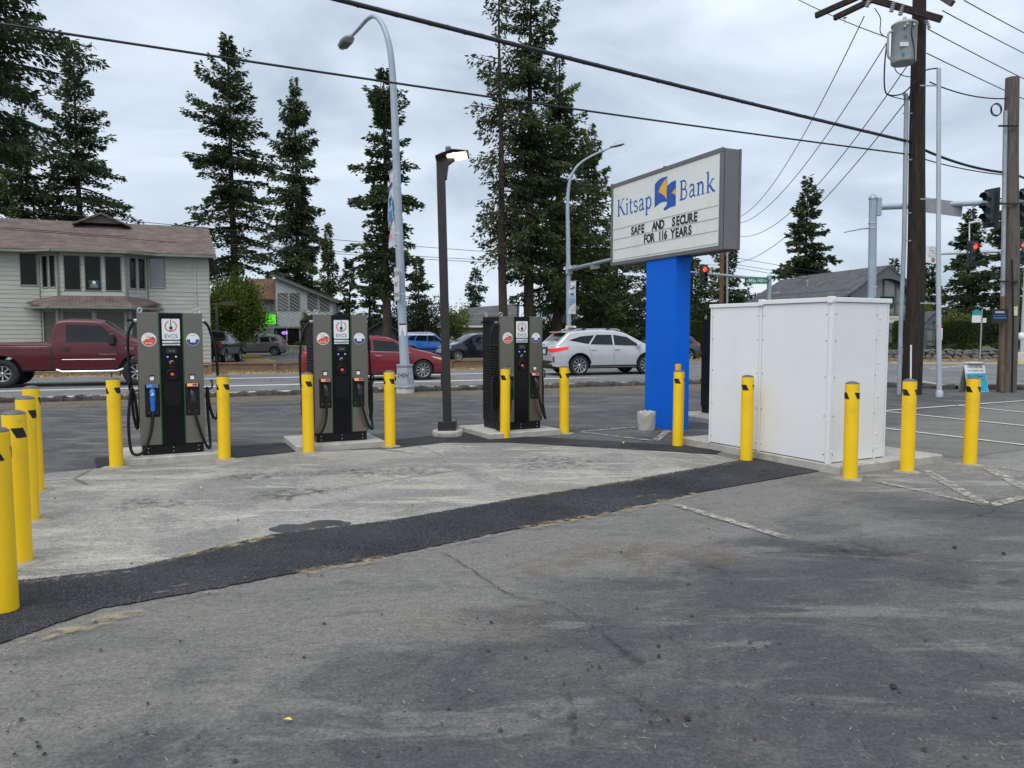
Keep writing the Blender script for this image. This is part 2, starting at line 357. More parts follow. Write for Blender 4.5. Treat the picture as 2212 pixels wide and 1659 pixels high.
# ------------------------------------------------------------------ sheets
sheet('ground', [(-1500, -300, 0), (1500, -300, 0), (1500, 2500, 0), (-1500, 2500, 0)], E_GRASS, -.62)
kc = [RD(-60, -1.75), RD(10.3, -1.75), Vector((9.3, 23.2, 0)), Vector((12.5, 21.6, 0)), Vector((18, 20.9, 0)), Vector((70, 20.6, 0))]
lot = sheet('parking_lot', [Vector((-70, -20, 0)), Vector((70, -20, 0))]+kc[::-1], A_LOT, 0)
road = sheet('road', [RD(-90, -1.8), RD(13, -1.8), RD(60, -1.8), RD(60, 10.6), RD(-90, 10.6)], A_ROAD, -.012)
xroad = sheet('cross_road', [kc[1]+Vector((-.3, -.1, 0)), kc[2]+Vector((0, -.1, 0)), kc[3]+Vector((0, -.1, 0)), kc[4]+Vector((0, -.1, 0)), Vector((70, 20.5, 0)), Vector((70, 43, 0)), Vector((9, 43, 0)), Vector((4, 33.5, 0))], A_ROAD, -.007)
farlot = sheet('far_parking_lot', [RD(-60, 10.9), RD(7, 10.9), RD(14, 60), RD(-60, 60)], A_FAR, -.3)
verge = sheet('verge', [RD(-90, 9.3), RD(8.5, 9.3), RD(8.5, 11.3), RD(-90, 11.3)], E_DRY, .0)
sheet('far_verge', [Vector((9, 42.2, 0)), Vector((70, 42.2, 0)), Vector((70, 46, 0)), Vector((9, 46, 0))], E_DRY, .01)
sheet('garden_bed', [Vector((9, 44.6, 0)), Vector((70, 44.6, 0)), Vector((70, 90, 0)), Vector((9, 90, 0))], E_GRASS, .42)
# dusty paved apron between the trench and the chargers
ap = [(38, 1257), (280, 1230), (585, 1157), (850, 1125), (1106, 1080), (1386, 1035), (1600, 995), (1545, 983), (1350, 970), (1100, 957), (960, 957), (850, 970), (640, 977), (480, 993), (240, 1009), (100, 1024), (-60, 1046), (-160, 1290)]
sheet('apron', [G(*p) for p in ap], A_APR, .004)
sp_ = [G(*p) for p in [(1761, 1021), (1700, 1045), (1880, 1085), (2136, 1102), (2420, 1090), (2420, 985), (2290, 960), (2070, 985), (1925, 970), (1815, 1000)]]; ct_ = sum(sp_, Vector())/len(sp_); sp_ = [sp_[i].lerp(sp_[(i+1) % len(sp_)], k/4) for i in range(len(sp_)) for k in range(4)]; sp_.append(sp_[0])
o = fade_obj('side_pavement', [[ct_.lerp(p, f)+Vector((0, 0, .004)) for p in sp_] for f in (.001, .4, .72, 1.06)], [[v_]*len(sp_) for v_ in (1, 1, .9, 0)], A_SIDE, None); tag(o, kind='structure')
# fresh asphalt trench, edges ragged
def ragged(pts, n, j, seed):
    rn = random.Random(seed); o = []
    for i in range(len(pts)):
        a = pts[i]; b = pts[(i+1) % len(pts)]
        for k in range(n):
            p = a.lerp(b, k/n); o.append(Vector((p.x+rn.uniform(-j, j), p.y+rn.uniform(-j, j), 0)))
    return o
tu = [(-90, 1268), (38, 1257), (280, 1230), (585, 1157), (850, 1125), (1106, 1080), (1386, 1035), (1600, 995), (1640, 990)]
tl = [(1790, 1016), (1761, 1020), (1506, 1065), (1300, 1112), (1106, 1145), (850, 1200), (675, 1232), (480, 1270), (215, 1317), (0, 1392), (-140, 1450)]
tr1 = sheet('asphalt_trench', ragged([G(*p) for p in tu+tl], 14, .012, 1), A_NEW, .009)
sheet('asphalt_patch', ragged([G(*p) for p in [(845, 952), (930, 942), (1000, 934), (1060, 950), (1100, 942), (1300, 953), (1460, 962), (1560, 974), (1548, 982), (1350, 971), (1100, 957), (960, 957), (850, 970)]], 8, .012, 2), A_NEW, .009)
sheet('asphalt_patch', ragged([G(*p) for p in [(490, 966), (640, 956), (650, 976), (482, 992)]], 8, .012, 3), A_NEW, .009)
sheet('asphalt_patch', ragged([G(*p) for p in [(206, 990), (275, 984), (275, 1008), (206, 1011)]], 6, .012, 4), A_NEW, .009)
# sand along the trench edge
for (u0, v0, u1, v1, ww, m_) in [(20, 1395, 330, 1318, .20, DUST), (300, 1312, 520, 1268, .12, PALE), (640, 1243, 860, 1203, .16, DUST), (840, 1206, 1110, 1150, .10, PALE), (1120, 1146, 1330, 1108, .18, DUST), (1330, 1110, 1520, 1066, .16, DUST),
                                (40, 1262, 300, 1236, .10, PALE), (300, 1226, 600, 1158, .14, DUST), (600, 1155, 850, 1125, .12, PALE), (850, 1123, 1110, 1082, .10, PALE), (1100, 1080, 1400, 1034, .14, DUST), (1400, 1034, 1600, 998, .14, PALE)]:
    strip('sand', [G(u0, v0), G(u1, v1)], ww, m_, lot, .013, .01, .6, 12, .4)
for c, rx, ry, s_ in [((405, 1265), .10, .03, 3), ((1412, 1071), .05, .018, 5), ((350, 1282), .05, .02, 8), ((1380, 1075), .06, .03, 2)]:
    blob('sand', G(*c), rx, ry, PALE, lot, .013, R(30), s_, .5)
# paint, cracks, stains on the lot
for a, b_, ww, m_ in [((1451, 1090), (1713, 1168), .10, PAINTF), ((1886, 1040), (2136, 1095), .09, PAINTF), ((1991, 1015), (2136, 1095), .13, PAINTF), ((2136, 1095), (2212, 1075), .12, PAINTF), ((2131, 1012), (2240, 1070), .13, PAINTF), ((2160, 1012), (2300, 1030), .09, PAINTF),
                      ((1800, 896), (2300, 860), .10, PAINT), ((1800, 878), (2300, 930), .10, PAINT), ((2060, 876), (2300, 901), .10, PAINT), ((1800, 913), (2300, 973), .10, PAINT), ((1251, 934), (1382, 923), .09, PAINTF), ((1415, 954), (1444, 931), .12, PAINTF), ((1250, 934), (1415, 954), .08, PAINTF), ((1495, 904), (1540, 900), .1, PAINT), ((1490, 893), (1540, 908), .1, PAINT), ((1495, 905), (1540, 912), .1, PAINT)]:
    strip('paint_line', [G(*a), G(*b_)], ww, m_, lot, .013, .004, .12, 16, .1)
def crack(uv, wd=.016, j=.012, wl=(1, .4)):
    strip('crack', [G(*p) for p in uv], wd, CRACK, lot, .012, j, .5, 9, .5, wl)
crack([(945, 1190), (1045, 1250), (1075, 1272), (1120, 1293), (1180, 1302), (1240, 1330), (1300, 1372), (1395, 1445)], .015)
crack([(1715, 1168), (1760, 1180), (1800, 1188)], .012)
crack([(1830, 1350), (1900, 1358), (1990, 1385)], .010)
crack([(2130, 1095), (2150, 1104), (2100, 1118), (2060, 1126)], .014); crack([(2140, 1105), (2212, 1110)], .012)
crack([(330, 1035), (400, 1038), (460, 1030)], .012); crack([(900, 965), (940, 978), (960, 990)], .014); crack([(1640, 1290), (1760, 1300), (1840, 1290)], .008)
for uv, ww in [([(1228, 1500), (1238, 1530), (1236, 1560), (1248, 1600), (1254, 1645)], .075), ([(1285, 1480), (1360, 1510), (1440, 1545), (1530, 1548)], .06), ([(1020, 1508), (1045, 1515), (1080, 1516)], .05), ([(1080, 1530), (1150, 1545), (1220, 1530)], .06), ([(1300, 1375), (1390, 1440)], .09), ([(1780, 1180), (1880, 1200), (1990, 1190)], .10), ([(2020, 1250), (2120, 1262), (2212, 1256)], .10)]:
    strip('tyre_mark', [G(*p) for p in uv], ww, RUBBER, lot, .012, .01, .8, 10, .3, (.7, 1))
for c, rx, ry, s_, m_ in [((1460, 1205), .6, .35, 9, RUST), ((1330, 1190), .5, .3, 12, RUST), ((1180, 1225), .4, .25, 15, RUST),
                          ((1500, 1235), .35, .2, 17, SEAL), ((1850, 1190), .5, .25, 19, SEAL),
                          ((640, 1065), .6, .3, 22, SEAL), ((830, 1020), .9, .4, 25, SEAL), ((1200, 1000), .8, .5, 26, SEAL), ((560, 1030), .5, .3, 28, SEAL), ((330, 1090), .5, .35, 29, SEAL)]:
    blob('stain', G(*c), rx, ry, m_, lot, .0115, R(12), s_, .9)
blob('wet_stain', G(640, 1143), .22, .13, WET, lot, .012, R(-10), 31, .06); blob('wet_stain', G(703, 1133), .20, .10, WET, lot, .0125, R(20), 33, .06)
# road paint
for t_, a, b_, ww in [(0.0, -60, 8.5, .32), (2.6, -60, 9, .42), (6.4, -60, -9, .4), (6.4, -6.5, 9, .4), (9.0, -60, 9, .15)]:
    strip('paint_line', [RD(a, t_), RD(b_, t_)], ww, PAINT, road, -.004, 0, .05, 30, 0)
strip('paint_line', [RD(-13, 4.9), RD(-10, 4.9)], .12, PAINT, road, -.004, 0, .05, 6, 0)
for a, b_ in [((1925, 812), (2080, 838)), ((1925, 790), (2090, 793)), ((2160, 833), (2300, 838)), ((2160, 827), (2300, 829)), ((1925, 786), (2300, 788)), ((2000, 797), (2100, 788))]:
    strip('paint_line', [G(*a), G(*b_)], .14, PAINT, xroad, -.002, 0, .05, 6, 0)
YP = mat('yellow_road_paint', (.6, .40, .05), .8)
sheet('centre_line', [G(1925, 783), G(2300, 784.5), G(2300, 786), G(1925, 784.5)], YP, .0)
# ------------------------------------------------------------------ loose bits on the lot
rn = random.Random(5); b = MB()
for i in range(330):
    u = rn.uniform(-30, 2240); v = 960+690*rn.random()**.8; p = G(u, v); r = rn.choice([.003, .004, .005, .007, .010])*rn.uniform(.7, 1.3)
    vs = [(p.x+r*rn.uniform(.7, 1.2)*math.cos(k*1.047), p.y+r*rn.uniform(.7, 1.2)*math.sin(k*1.047), .009) for k in range(6)]+[(p.x+rn.uniform(-r, r)*.4, p.y+rn.uniform(-r, r)*.4, .009+r*.9)]
    b.add(vs, [(k, (k+1) % 6, 6) for k in range(6)])
tag(b.build('gravel', mat('dark_gravel', (.05, .048, .045), .9, var=.6, vs=2)), 'small dark pebbles and asphalt crumbs scattered on the lot', 'gravel', kind='stuff')
b = MB()
for i in range(230):
    u = rn.uniform(-30, 2240); v = 1060+590*rn.random()**.7; p = G(u, v); a = rn.uniform(0, 3.14); l_ = rn.uniform(.004, .018); w_ = rn.uniform(.0008, .0018); dx, dy = math.cos(a), math.sin(a)
    b.add([(p.x-dx*l_-dy*w_, p.y-dy*l_+dx*w_, .0145), (p.x-dx*l_+dy*w_, p.y-dy*l_-dx*w_, .0145), (p.x+dx*l_+dy*w_, p.y+dy*l_-dx*w_, .017), (p.x+dx*l_-dy*w_, p.y+dy*l_+dx*w_, .017)], [(0, 1, 2, 3)])
tag(b.build('straw_bits', mat('straw_bit', (.30, .265, .20), .9, var=.4)), 'tiny pale straw and needle bits littering the asphalt', 'litter', kind='stuff')
LEAF = mat('yellow_leaf', (.72, .52, .08), .6, var=.2)
def leaf(u, v, s, rz, label):
    b = MB(); pts = [(0, -1), (.45, -.4), (.5, .2), (0, 1), (-.5, .2), (-.42, -.4)]
    c = G(u, v, .014); b.add([(x*s, y*s, .004+abs(x)*s*.5) for x, y in pts]+[(0, 0, .004)], [(k, (k+1) % 6, 6) for k in range(6)])
    o = b.build('fallen_leaf', LEAF); o.location = c; o.rotation_euler = (0, 0, rz); tag(o, label, 'leaf', 'fallen leaves on the lot')
leaf(622, 1556, .020, 1.4, 'single yellow leaf lying on the dark foreground asphalt'); leaf(433, 1055, .026, 1.0, 'pale yellow leaf on the dusty pavement before the leftmost charger'); leaf(1345, 957, .05, .2, 'orange brown leaf on the narrow asphalt patch near the blue column')
def clod(u, v, s, label):
    b = MB(); q = random.Random(int(u)); ring = [(0, .0), (1, .15), (.9, .6), (.4, 1.0), (0, 1.05)]
    rows = [[(s*r*q.uniform(.75, 1.15)*math.cos(k*.785), s*r*q.uniform(.75, 1.15)*math.sin(k*.785), s*h*.7) for k in range(8)] for r, h in ring]
    for r in rows: r.append(r[0])
    b.grid(rows, smooth=False); o = b.build('asphalt_lump', mat('lump', (.03, .028, .026), .9)); o.location = G(u, v, .008); tag(o, label, 'lump', 'lumps of loose asphalt')
clod(1485, 1552, .016, 'black lump of asphalt beside the curved tyre mark'); clod(1930, 1484, .02, 'black lump of asphalt alone at the lower right'); clod(2062, 1183, .02, 'flat dark lump on the asphalt below the right bollards'); clod(2168, 1196, .018, 'dark lump of asphalt near the right edge of the picture')
clod(1650, 1018, .035, 'small stone lying on the trench edge by the white enclosure')
# loose aggregate making up the surface of the fresh trench
AGG = leafmat('trench_aggregate', (.008, .008, .010), (.085, .086, .095), .75, .0)
def aggregate(quads, n, seed, label):
    rg = np.random.default_rng(seed); ar = np.array([abs((q[1]-q[0]).cross(q[3]-q[0]).z)+abs((q[2]-q[1]).cross(q[3]-q[2]).z) for q in quads]); k = rg.choice(len(quads), n, p=ar/ar.sum()); a = rg.random(n); b_ = rg.random(n)
    Q = np.array([[tuple(p) for p in q] for q in quads])[k]; p = (Q[:, 0]*(1-a)[:, None]+Q[:, 1]*a[:, None])*(1-b_)[:, None]+(Q[:, 3]*(1-a)[:, None]+Q[:, 2]*a[:, None])*b_[:, None]
    r = rg.uniform(.004, .011, n); V = np.empty((n, 5, 3)); ph = rg.uniform(0, 6.28, n)
    for i in range(4): V[:, i, 0] = p[:, 0]+r*rg.uniform(.7, 1.3, n)*np.cos(ph+i*1.571); V[:, i, 1] = p[:, 1]+r*rg.uniform(.7, 1.3, n)*np.sin(ph+i*1.571); V[:, i, 2] = .008
    V[:, 4, 0] = p[:, 0]+rg.normal(size=n)*r*.3; V[:, 4, 1] = p[:, 1]+rg.normal(size=n)*r*.3; V[:, 4, 2] = .009+r*rg.uniform(.5, .9, n)
    Fc = np.concatenate([np.stack([np.arange(n)*5+i, np.arange(n)*5+(i+1) % 4, np.arange(n)*5+4], 1) for i in range(4)]); tag(np_obj('trench_aggregate', V.reshape(-1, 3), Fc, AGG), label, 'gravel', kind='stuff')
tl2 = [(-140, 1450), (0, 1392), (215, 1317), (480, 1270), (675, 1232), (850, 1200), (1106, 1145), (1300, 1112), (1506, 1065), (1761, 1020)]; tu2 = [(-90, 1268), (38, 1257), (280, 1230), (585, 1157), (700, 1143), (850, 1125), (1106, 1080), (1300, 1049), (1480, 1017), (1625, 992)]
aggregate([[G(*tl2[i]), G(*tl2[i+1]), G(*tu2[i+1]), G(*tu2[i])] for i in range(9)], 26000, 3, 'fine black stone aggregate of the fresh asphalt trench')
# ------------------------------------------------------------------ kerb with mossy strip
def kerb_piece(p0, p1, h, wd, parent, rn):
    d = (p1-p0).normalized(); n = Vector((-d.y, d.x, 0)); rows = []
    prof = [(-.5, -.05), (-.46, .55), (-.36, .92), (0, 1), (.36, .92), (.46, .55), (.5, -.05)]
    N = 14
    for i in range(N+1):
        p = p0.lerp(p1, .004+.992*i/N); k = rn.uniform(.62, 1.2)
        rows.append([p+n*(a*wd)*rn.uniform(.9, 1.1)+Vector((0, 0, h*c*k)) for a, c in prof])
    b = MB(); b.grid(rows, smooth=True, flip=False); b.add(rows[0], [list(range(7))]); b.add(rows[-1], [list(range(7))[::-1]])
    return b.build('kerb_stone', mat('old_kerb', (.06, .053, .046), .95, var=.6, vs=8, bump=1.0, bs=22, dirt=(.018, .016, .012), dirt_amt=1.0, dirt_scale=5), parent)
kp = MB(); kerb = tag(D.objects.new('kerb', None), 'old crumbling asphalt kerb between the lot and the road', 'kerb'); COL.objects.link(kerb)
q = random.Random(3); s_ = -30.0
while s_ < 10:
    l = q.uniform(1.4, 2.6); kerb_piece(RD(s_, -1.75), RD(min(s_+l, 10.2), -1.75), .15, .34, kerb, q); s_ += l
for a, b_ in zip(kc[1:4], kc[2:5]): kerb_piece(a, b_, .13, .3, kerb, q)
rows = []
for i in range(120):
    s_ = -30+40*i/119; rows.append([RD(s_, -1.9, .03), RD(s_, -2.5-q.uniform(0, .3), .022+q.uniform(0, .02)), RD(s_, -3.0-q.uniform(0, .6), .003)])
b = MB(); b.grid(rows); tag(b.build('mossy_strip', E_MOSS), kind='structure')
def tufts(name, label, pts, h, m, n=7, seed=1, w=.012):
    q = random.Random(seed); V = []; Fc = []
    for p in pts:
        for k in range(n):
            a = q.uniform(0, 6.28); hh = h*q.uniform(.4, 1.2); lean = q.uniform(.1, .7)*hh; bx, by = p[0]+q.uniform(-.08, .08), p[1]+q.uniform(-.08, .08); i = len(V)
            V += [(bx-w*math.sin(a), by+w*math.cos(a), p[2]), (bx+w*math.sin(a), by-w*math.cos(a), p[2]), (bx+lean*math.cos(a), by+lean*math.sin(a), p[2]+hh)]; Fc.append((i, i+1, i+2))
    return tag(np_obj(name, V, Fc, m), label, 'grass', kind='stuff')
STRAW = leafmat('straw', (.22, .14, .05), (.5, .36, .16), .8, .2)
tufts('dry_grass', 'dry straw coloured grass tufts along the old kerb', [RD(q.uniform(-12, 9), q.gauss(-1.45, .15)) for _ in range(130)]+[RD(q.choice([-1.5, 4.8, 5.3, 1.5])+q.gauss(0, .35), q.gauss(-1.4, .1)) for _ in range(50)], .22, STRAW, 8, 2, .008)
tufts('dry_verge_grass', 'short dry yellow grass on the verge across the road', [RD(q.uniform(-20, 8), q.uniform(9.4, 10.4)) for _ in range(900)], .1, STRAW, 6, 4, .02)
tufts('dry_verge_grass', 'dry yellow grass below the rock wall across the intersection', [Vector((q.uniform(10, 34), q.uniform(42.3, 44), .01)) for _ in range(600)], .12, STRAW, 6, 5, .025)
# ------------------------------------------------------------------ timber retaining wall across the road
tw = thing('timber_wall', 'low brown timber retaining wall with posts across the road', 'wall')
WOOD = mat('weathered_timber', (.20, .135, .085), .85, var=.3, vs=3, stretch=(1, 1, 8), bump=.4, bs=25); WOOD2 = mat('stained_rail', (.22, .105, .065), .7, var=.25, vs=4)
RZ = Matrix.Rotation(RA, 4, 'Z')
def rdbox(b, s0, s1, t0, t1, z0, z1):
    M = Matrix.Translation(RD((s0+s1)/2, (t0+t1)/2, (z0+z1)/2)) @ RZ
    return b.box((0, 0, 0), (s1-s0, t1-t0, z1-z0), M)
s_ = -34
while s_ < 6.5:
    rdbox(MB(), s_+.01, s_+2.43, 10.72, 10.82, -.3, .13).build('plank', WOOD, tw); rdbox(MB(), s_+.01, s_+2.43, 10.73, 10.81, .145, .30).build('plank', WOOD, tw)
    rdbox(MB(), s_+.01, s_+2.43, 10.66, 10.88, .33, .375).build('rail_board', WOOD2, tw); rdbox(MB(), s_-.07, s_+.07, 10.60, 10.715, -.2, .325).build('post', WOOD, tw); s_ += 2.44
# ------------------------------------------------------------------ bollards
CAPM = mat('bollard_cap', (.10, .10, .10), .5, var=.2); TAPE = mat('black_tape', (.010, .010, .010), .45, var=.1); COLLAR = mat('mortar_collar', (.30, .265, .20), .92, var=.2, vs=8, bump=.5, bs=50)
BH, BR = 1.068, .0755
def bollard(u, v, label, h=BH, lean=0.0, spin=0.0, collar=True, tone=YEL, r=BR, cap=True, tape=True):
    p = G(u, v); t = thing('bollard', label, 'bollard', (p.x*(1+r/p.length), p.y*(1+r/p.length), 0), R(spin), 'yellow bollards on the lot'); q = random.Random(int(u*7)); t.rotation_euler = (q.uniform(-.008, .008), lean+q.uniform(-.008, .008), R(spin))
    MB().lathe([(r*1.01, -.03), (r*1.01, .015), (r, .03), (r, h-.025), (r*.985, h-.015)], 32).build('sleeve', tone, t)
    if cap: MB().lathe([(r*.985, h-.016), (r*.96, h-.008), (r*.75, h+.004), (r*.4, h+.013), (0.001, h+.016)], 32).build('cap', CAPM, t)
    if tape:
        for k in range(3):                                   # slanted black tape marks going round the sleeve
            a0 = R(-88+k*120); rows = []
            for i in range(9):
                s_ = i/8; a = a0+s_*R(58); sh = R(26); rows.append([((r+.0022)*math.cos(a+sh*(j/4)*1.0), (r+.0022)*math.sin(a+sh*(j/4)), h-.105-.07*(j/4)) for j in range(5)])
            MB().grid(rows, flip=True).build('tape_mark', TAPE, t)
        b = MB(); rows = [[((r+.002)*math.cos(R(-60+i*5)), (r+.002)*math.sin(R(-60+i*5)), z) for z in (h-.045, h-.062)] for i in range(6)]
        b.grid(rows, flip=True).build('maker_label', mat('label_yellow', (.62, .62, .05), .5), t)
    if collar:
        q = random.Random(int(u)); rr = [q.uniform(1.5, 2.2) for _ in range(20)]; b = MB()
        rows = [[(r*f(k)*math.cos(k*math.pi/10), r*f(k)*math.sin(k*math.pi/10), z) for k in range(20)] for f, z in ((lambda k: 1.0, .020), (lambda k: 1.15, .018), (lambda k: rr[k], .011), (lambda k: rr[k]+.06, .004))]
        for x in rows: x.append(x[0])
        b.grid(rows, flip=True).build('mortar_collar', COLLAR, t)
    return t
BOLL = [(10, 1328, 'nearest yellow bollard in the row at the left edge, cut off by the frame', -20, False), (45, 1222, 'second nearest bollard of the row at the left edge', 12, True), (65, 1130, 'third bollard of the row at the left edge', 40, True), (78, 1066, 'farthest bollard of the row at the left edge', 75, True),
        (252, 1012, 'yellow bollard at the front left corner of the leftmost charger', 28, True), (485, 995, 'yellow bollard to the right of the leftmost charger', 18, True), (667, 980, 'yellow bollard hiding the left cable of the middle charger', -10, True), (843, 967, 'yellow bollard between the middle charger and the dark lamp post', 5, True),
        (1091, 948, 'yellow bollard standing before the left side of the rightmost charger', -70, False), (1219, 938, 'yellow bollard to the right of the rightmost charger', 5, True), (1464, 965, 'yellow bollard in front of the blue sign column', 42, False),
        (1612, 997, 'yellow bollard at the end of the trench before the white enclosure', 30, False), (1836, 1038, 'yellow bollard in front of the near corner of the white enclosure', -8, True), (1959, 1022, 'yellow bollard at the right end of the concrete pad', 12, True), (2094, 1006, 'rightmost yellow bollard, apart from the concrete pad', 2, True)]
for u, v, lb, sp, co in BOLL: bollard(u, v, lb, spin=sp, collar=co)
bollard(1463, 941, 'thin orange yellow post just behind the bollard at the blue column', h=1.13, r=.045, collar=False, tone=mat('orange_post', (.82, .40, .02), .5), cap=False, tape=False)
# ------------------------------------------------------------------ concrete pads
TH = R(27)
def pad(name, label, o, a, lx, ly, h, seed=0):
    q = random.Random(seed); b = MB(); n = 16
    per = [(i/n*lx, 0) for i in range(n)]+[(lx, i/n*ly) for i in range(n)]+[(lx-i/n*lx, ly) for i in range(n)]+[(0, ly-i/n*ly) for i in range(n)]
    def ring(ins, z, j): return [(min(max(x, ins), lx-ins)+q.uniform(-j, j), min(max(y, ins), ly-ins)+q.uniform(-j, j), z) for x, y in per]
    rows = [ring(0, -.05, .004), ring(0, h-.012, .003), ring(.012, h, .002)]
    for r in rows: r.append(r[0])
    b.grid(rows, smooth=False); b.add(rows[2][:-1], [list(range(len(per)))])
    o_ = b.build(name, CONC); o_.location = o; o_.rotation_euler = (0, 0, a); return tag(o_, label, 'concrete pad')
# ------------------------------------------------------------------ charging stations
LOGO_W = mat('logo_white', (.80, .82, .84), .35, var=.02); NAVY = mat('logo_navy', (.02, .035, .09), .5); ORNG = mat('logo_orange', (.72, .12, .05), .5); STK_R = mat('sticker_red', (.75, .09, .03), .4); STK_B = mat('sticker_blue', (.03, .06, .22), .4)
GREEN = mat('green_strip', (.008, .10, .02), .4, emit=(.0, .5, .06), es=.03); SCR = mat('screen', (.03, .033, .036), .12); RED = mat('stop_red', (.75, .09, .05), .4); BLUEP = mat('plug_blue', (.02, .15, .62), .35); GREYT = mat('grey_print', (.08, .09, .12), .5)
PLUGM = mat('plug_black', (.022, .022, .024), .4); LBLUE = mat('label_blue', (.03, .2, .5), .4); LORNG = mat('label_orange', (.80, .28, .08), .4); LRED = mat('label_coral', (.75, .25, .15), .4)
CW, CH, CD = .745, 1.765, .64
def charger(loc, label, rz, blue, rx, labels, lcable, rcable):
    t = thing('charging_station', label, 'EV charger', loc, rz, 'row of charging stations')
    body = MB().b2((-CW/2+.012, .012, .12), (CW/2-.012, CD, CH-.004)).build('cabinet', BLKM, t, .006)
    for s in (-1, 1):                                        # ventilation louvres down both sides
        for k in range(22):
            z = .40+k*.043; MB().prism([(s*(CW/2-.012), z), (s*(CW/2+.006), z+.004), (s*(CW/2-.012), z+.03)], .10, CD-.14).build('louvre', BLKM, body)
    MB().b2((-CW/2+.02, .02, 0), (CW/2-.02, CD-.02, .122)).build('plinth', BLK, t, .004)
    bolt = None
    for x in (-.29, .0, .29):
        for z in (.035, .085):
            if bolt is None: bolt = MB().lathe([(.008, 0), (.008, .004), (.005, .007)], 8, Matrix.Rotation(R(90), 4, 'X')).build('bolt', ZINC, t); bolt.location = (x, .02, z)
            else: inst(bolt, 'bolt', t, (x, .02, z))
    for x0, x1 in ((-CW/2, -.135), (.148, CW/2)):            # stainless front panels wrapped at the outer edge
        MB().b2((x0, 0, .128), (x1, .05, CH)).build('steel_panel', STEEL, t, .003)
    cp = MB().b2((-.122, .004, .118), (.135, .03, CH-.006)).build('centre_panel', mat('gloss_black', (.006, .006, .007), .22, spec=.22), t, .003)
    for x in (-.1285, .1415): MB().b2((x-.0045, .008, .13), (x+.0045, .02, CH-.01)).build('light_strip', GREEN, t)
    cx = .0065
    lg = MB().prism(off(rrect(.205, .258, .014), cx, 1.562), -.0005, .006).build('logo_plate', LOGO_W, t)
    b = MB(); ring = []
    for k in range(41):
        a = R(90+22+(360-44)*k/40); ring.append([(cx+r_*math.cos(a), -.002, 1.60+r_*math.sin(a)) for r_ in (.057, .070)])
    b.grid(ring, smooth=False); b.build('logo_ring', ORNG, lg)
    b = MB().b2((cx-.0045, -.0026, 1.592), (cx+.0045, -.0012, 1.685)).prism([(cx-.02, 1.595), (cx+.02, 1.595), (cx+.02, 1.572), (cx+.008, 1.556), (cx-.008, 1.556), (cx-.02, 1.572)], -.0028, -.0012)
    b.b2((cx-.012, -.0026, 1.536), (cx-.006, -.0012, 1.557)).b2((cx+.006, -.0026, 1.536), (cx+.012, -.0012, 1.557)); b.build('plug_symbol', NAVY, lg)
    MB().text('EVCS', .066, front(cx, -.0022, 1.455), xs=1.02).build('lettering', GREYT, lg)
    s1 = MB().b2((cx-.1, 0, 1.392), (cx+.1, .006, 1.418)).build('info_strip', LOGO_W, t); MB().text('POWERED BY', .0115, front(cx-.045, -.0015, 1.401)).build('lettering', mat('faint_grey', (.5, .5, .5)), s1); MB().text('noodoe', .019, front(cx+.052, -.0015, 1.399), xs=1.2, bold=.01).build('lettering', NAVY, s1)
    s2 = MB().b2((cx-.1, 0, 1.362), (cx+.1, .006, 1.379)).build('info_strip', LOGO_W, t); MB().text('www.evcs.com', .018, front(cx, -.0015, 1.366), xs=1.35).build('lettering', mat('teal_print', (.05, .2, .3)), s2)
    sc = MB().b2((cx-.07, -.004, 1.252), (cx+.07, .006, 1.332)).build('screen_frame', BLKM, t, .003); MB().b2((cx-.056, -.006, 1.264), (cx+.056, -.003, 1.322)).build('screen', SCR, sc)
    for dx in (-.018, .02): MB().prism(off(disc(.013, 16), cx+dx, 1.292), -.0066, -.0062).build('screen_icon', mat('icon_grey', (.12, .13, .14)), sc)
    for dx, m_ in ((-.046, mat('button_blue', (.2, .22, .75), .3, emit=(.15, .15, .9), es=.5)), (.05, mat('button_white', (.62, .68, .64), .3))):
        MB().lathe([(.012, 0), (.012, .006), (.008, .010), (.001, .011)], 16, Matrix.Translation((cx+dx, .004, 1.218)) @ Matrix.Rotation(R(90), 4, 'X')).build('button', m_, t)
    rd = MB().b2((cx-.036, -.003, 1.122), (cx+.036, .006, 1.186)).build('card_reader', BLKM, t, .002)
    b = MB()
    for k, rr_ in enumerate((.010, .017, .024)):
        b.grid([[(cx+(rr_+e)*math.cos(R(20+k*17+a_*9)), -.0036, 1.153+(rr_+e)*math.sin(R(20+k*17+a_*9))*.8) for e in (0, .0035)] for a_ in range(22)], smooth=False)
    b.build('card_symbol', mat('icon_white', (.5, .52, .52)), rd)
    MB().text('EMERGENCY', .0135, front(cx, .002, 1.098)).text('BUTTON', .0135, front(cx, .002, 1.083)).build('lettering', mat('dim_red', (.22, .02, .03)), t)
    e = MB().lathe([(.068, 0), (.068, .018), (.055, .024), (.05, .01), (.02, .01)], 28, Matrix.Translation((cx, .004, 1.0)) @ Matrix.Rotation(R(90), 4, 'X')).build('stop_ring', BLK, t)
    MB().lathe([(.021, 0), (.021, .03), (.016, .036), (.001, .037)], 20, Matrix.Translation((cx, .004, 1.0)) @ Matrix.Rotation(R(90), 4, 'X')).build('stop_button', RED, e)
    MB().prism(off(rrect(.19, .30, .02), cx, .76), .0015, .006).build('service_panel', mat('panel_black', (.009, .009, .010), .3, spec=.22), t, .002)
    # round stickers
    k1 = MB().prism(off(disc(.085, 36), -.245, 1.435), -.0015, .001).build('round_sticker', LOGO_W, t)
    c0 = (-.245, 1.435); arc = [(c0[0]+.077*math.cos(R(a)), c0[1]+.077*math.sin(R(a))) for a in range(-158, 22, 9)]
    MB().prism(arc+[(c0[0]+.03, c0[1]+.028), (c0[0]-.002, c0[1]+.012), (c0[0]-.012, c0[1]-.002), (c0[0]-.02, c0[1]+.016)], -.0022, -.0014).build('red_field', STK_R, k1)
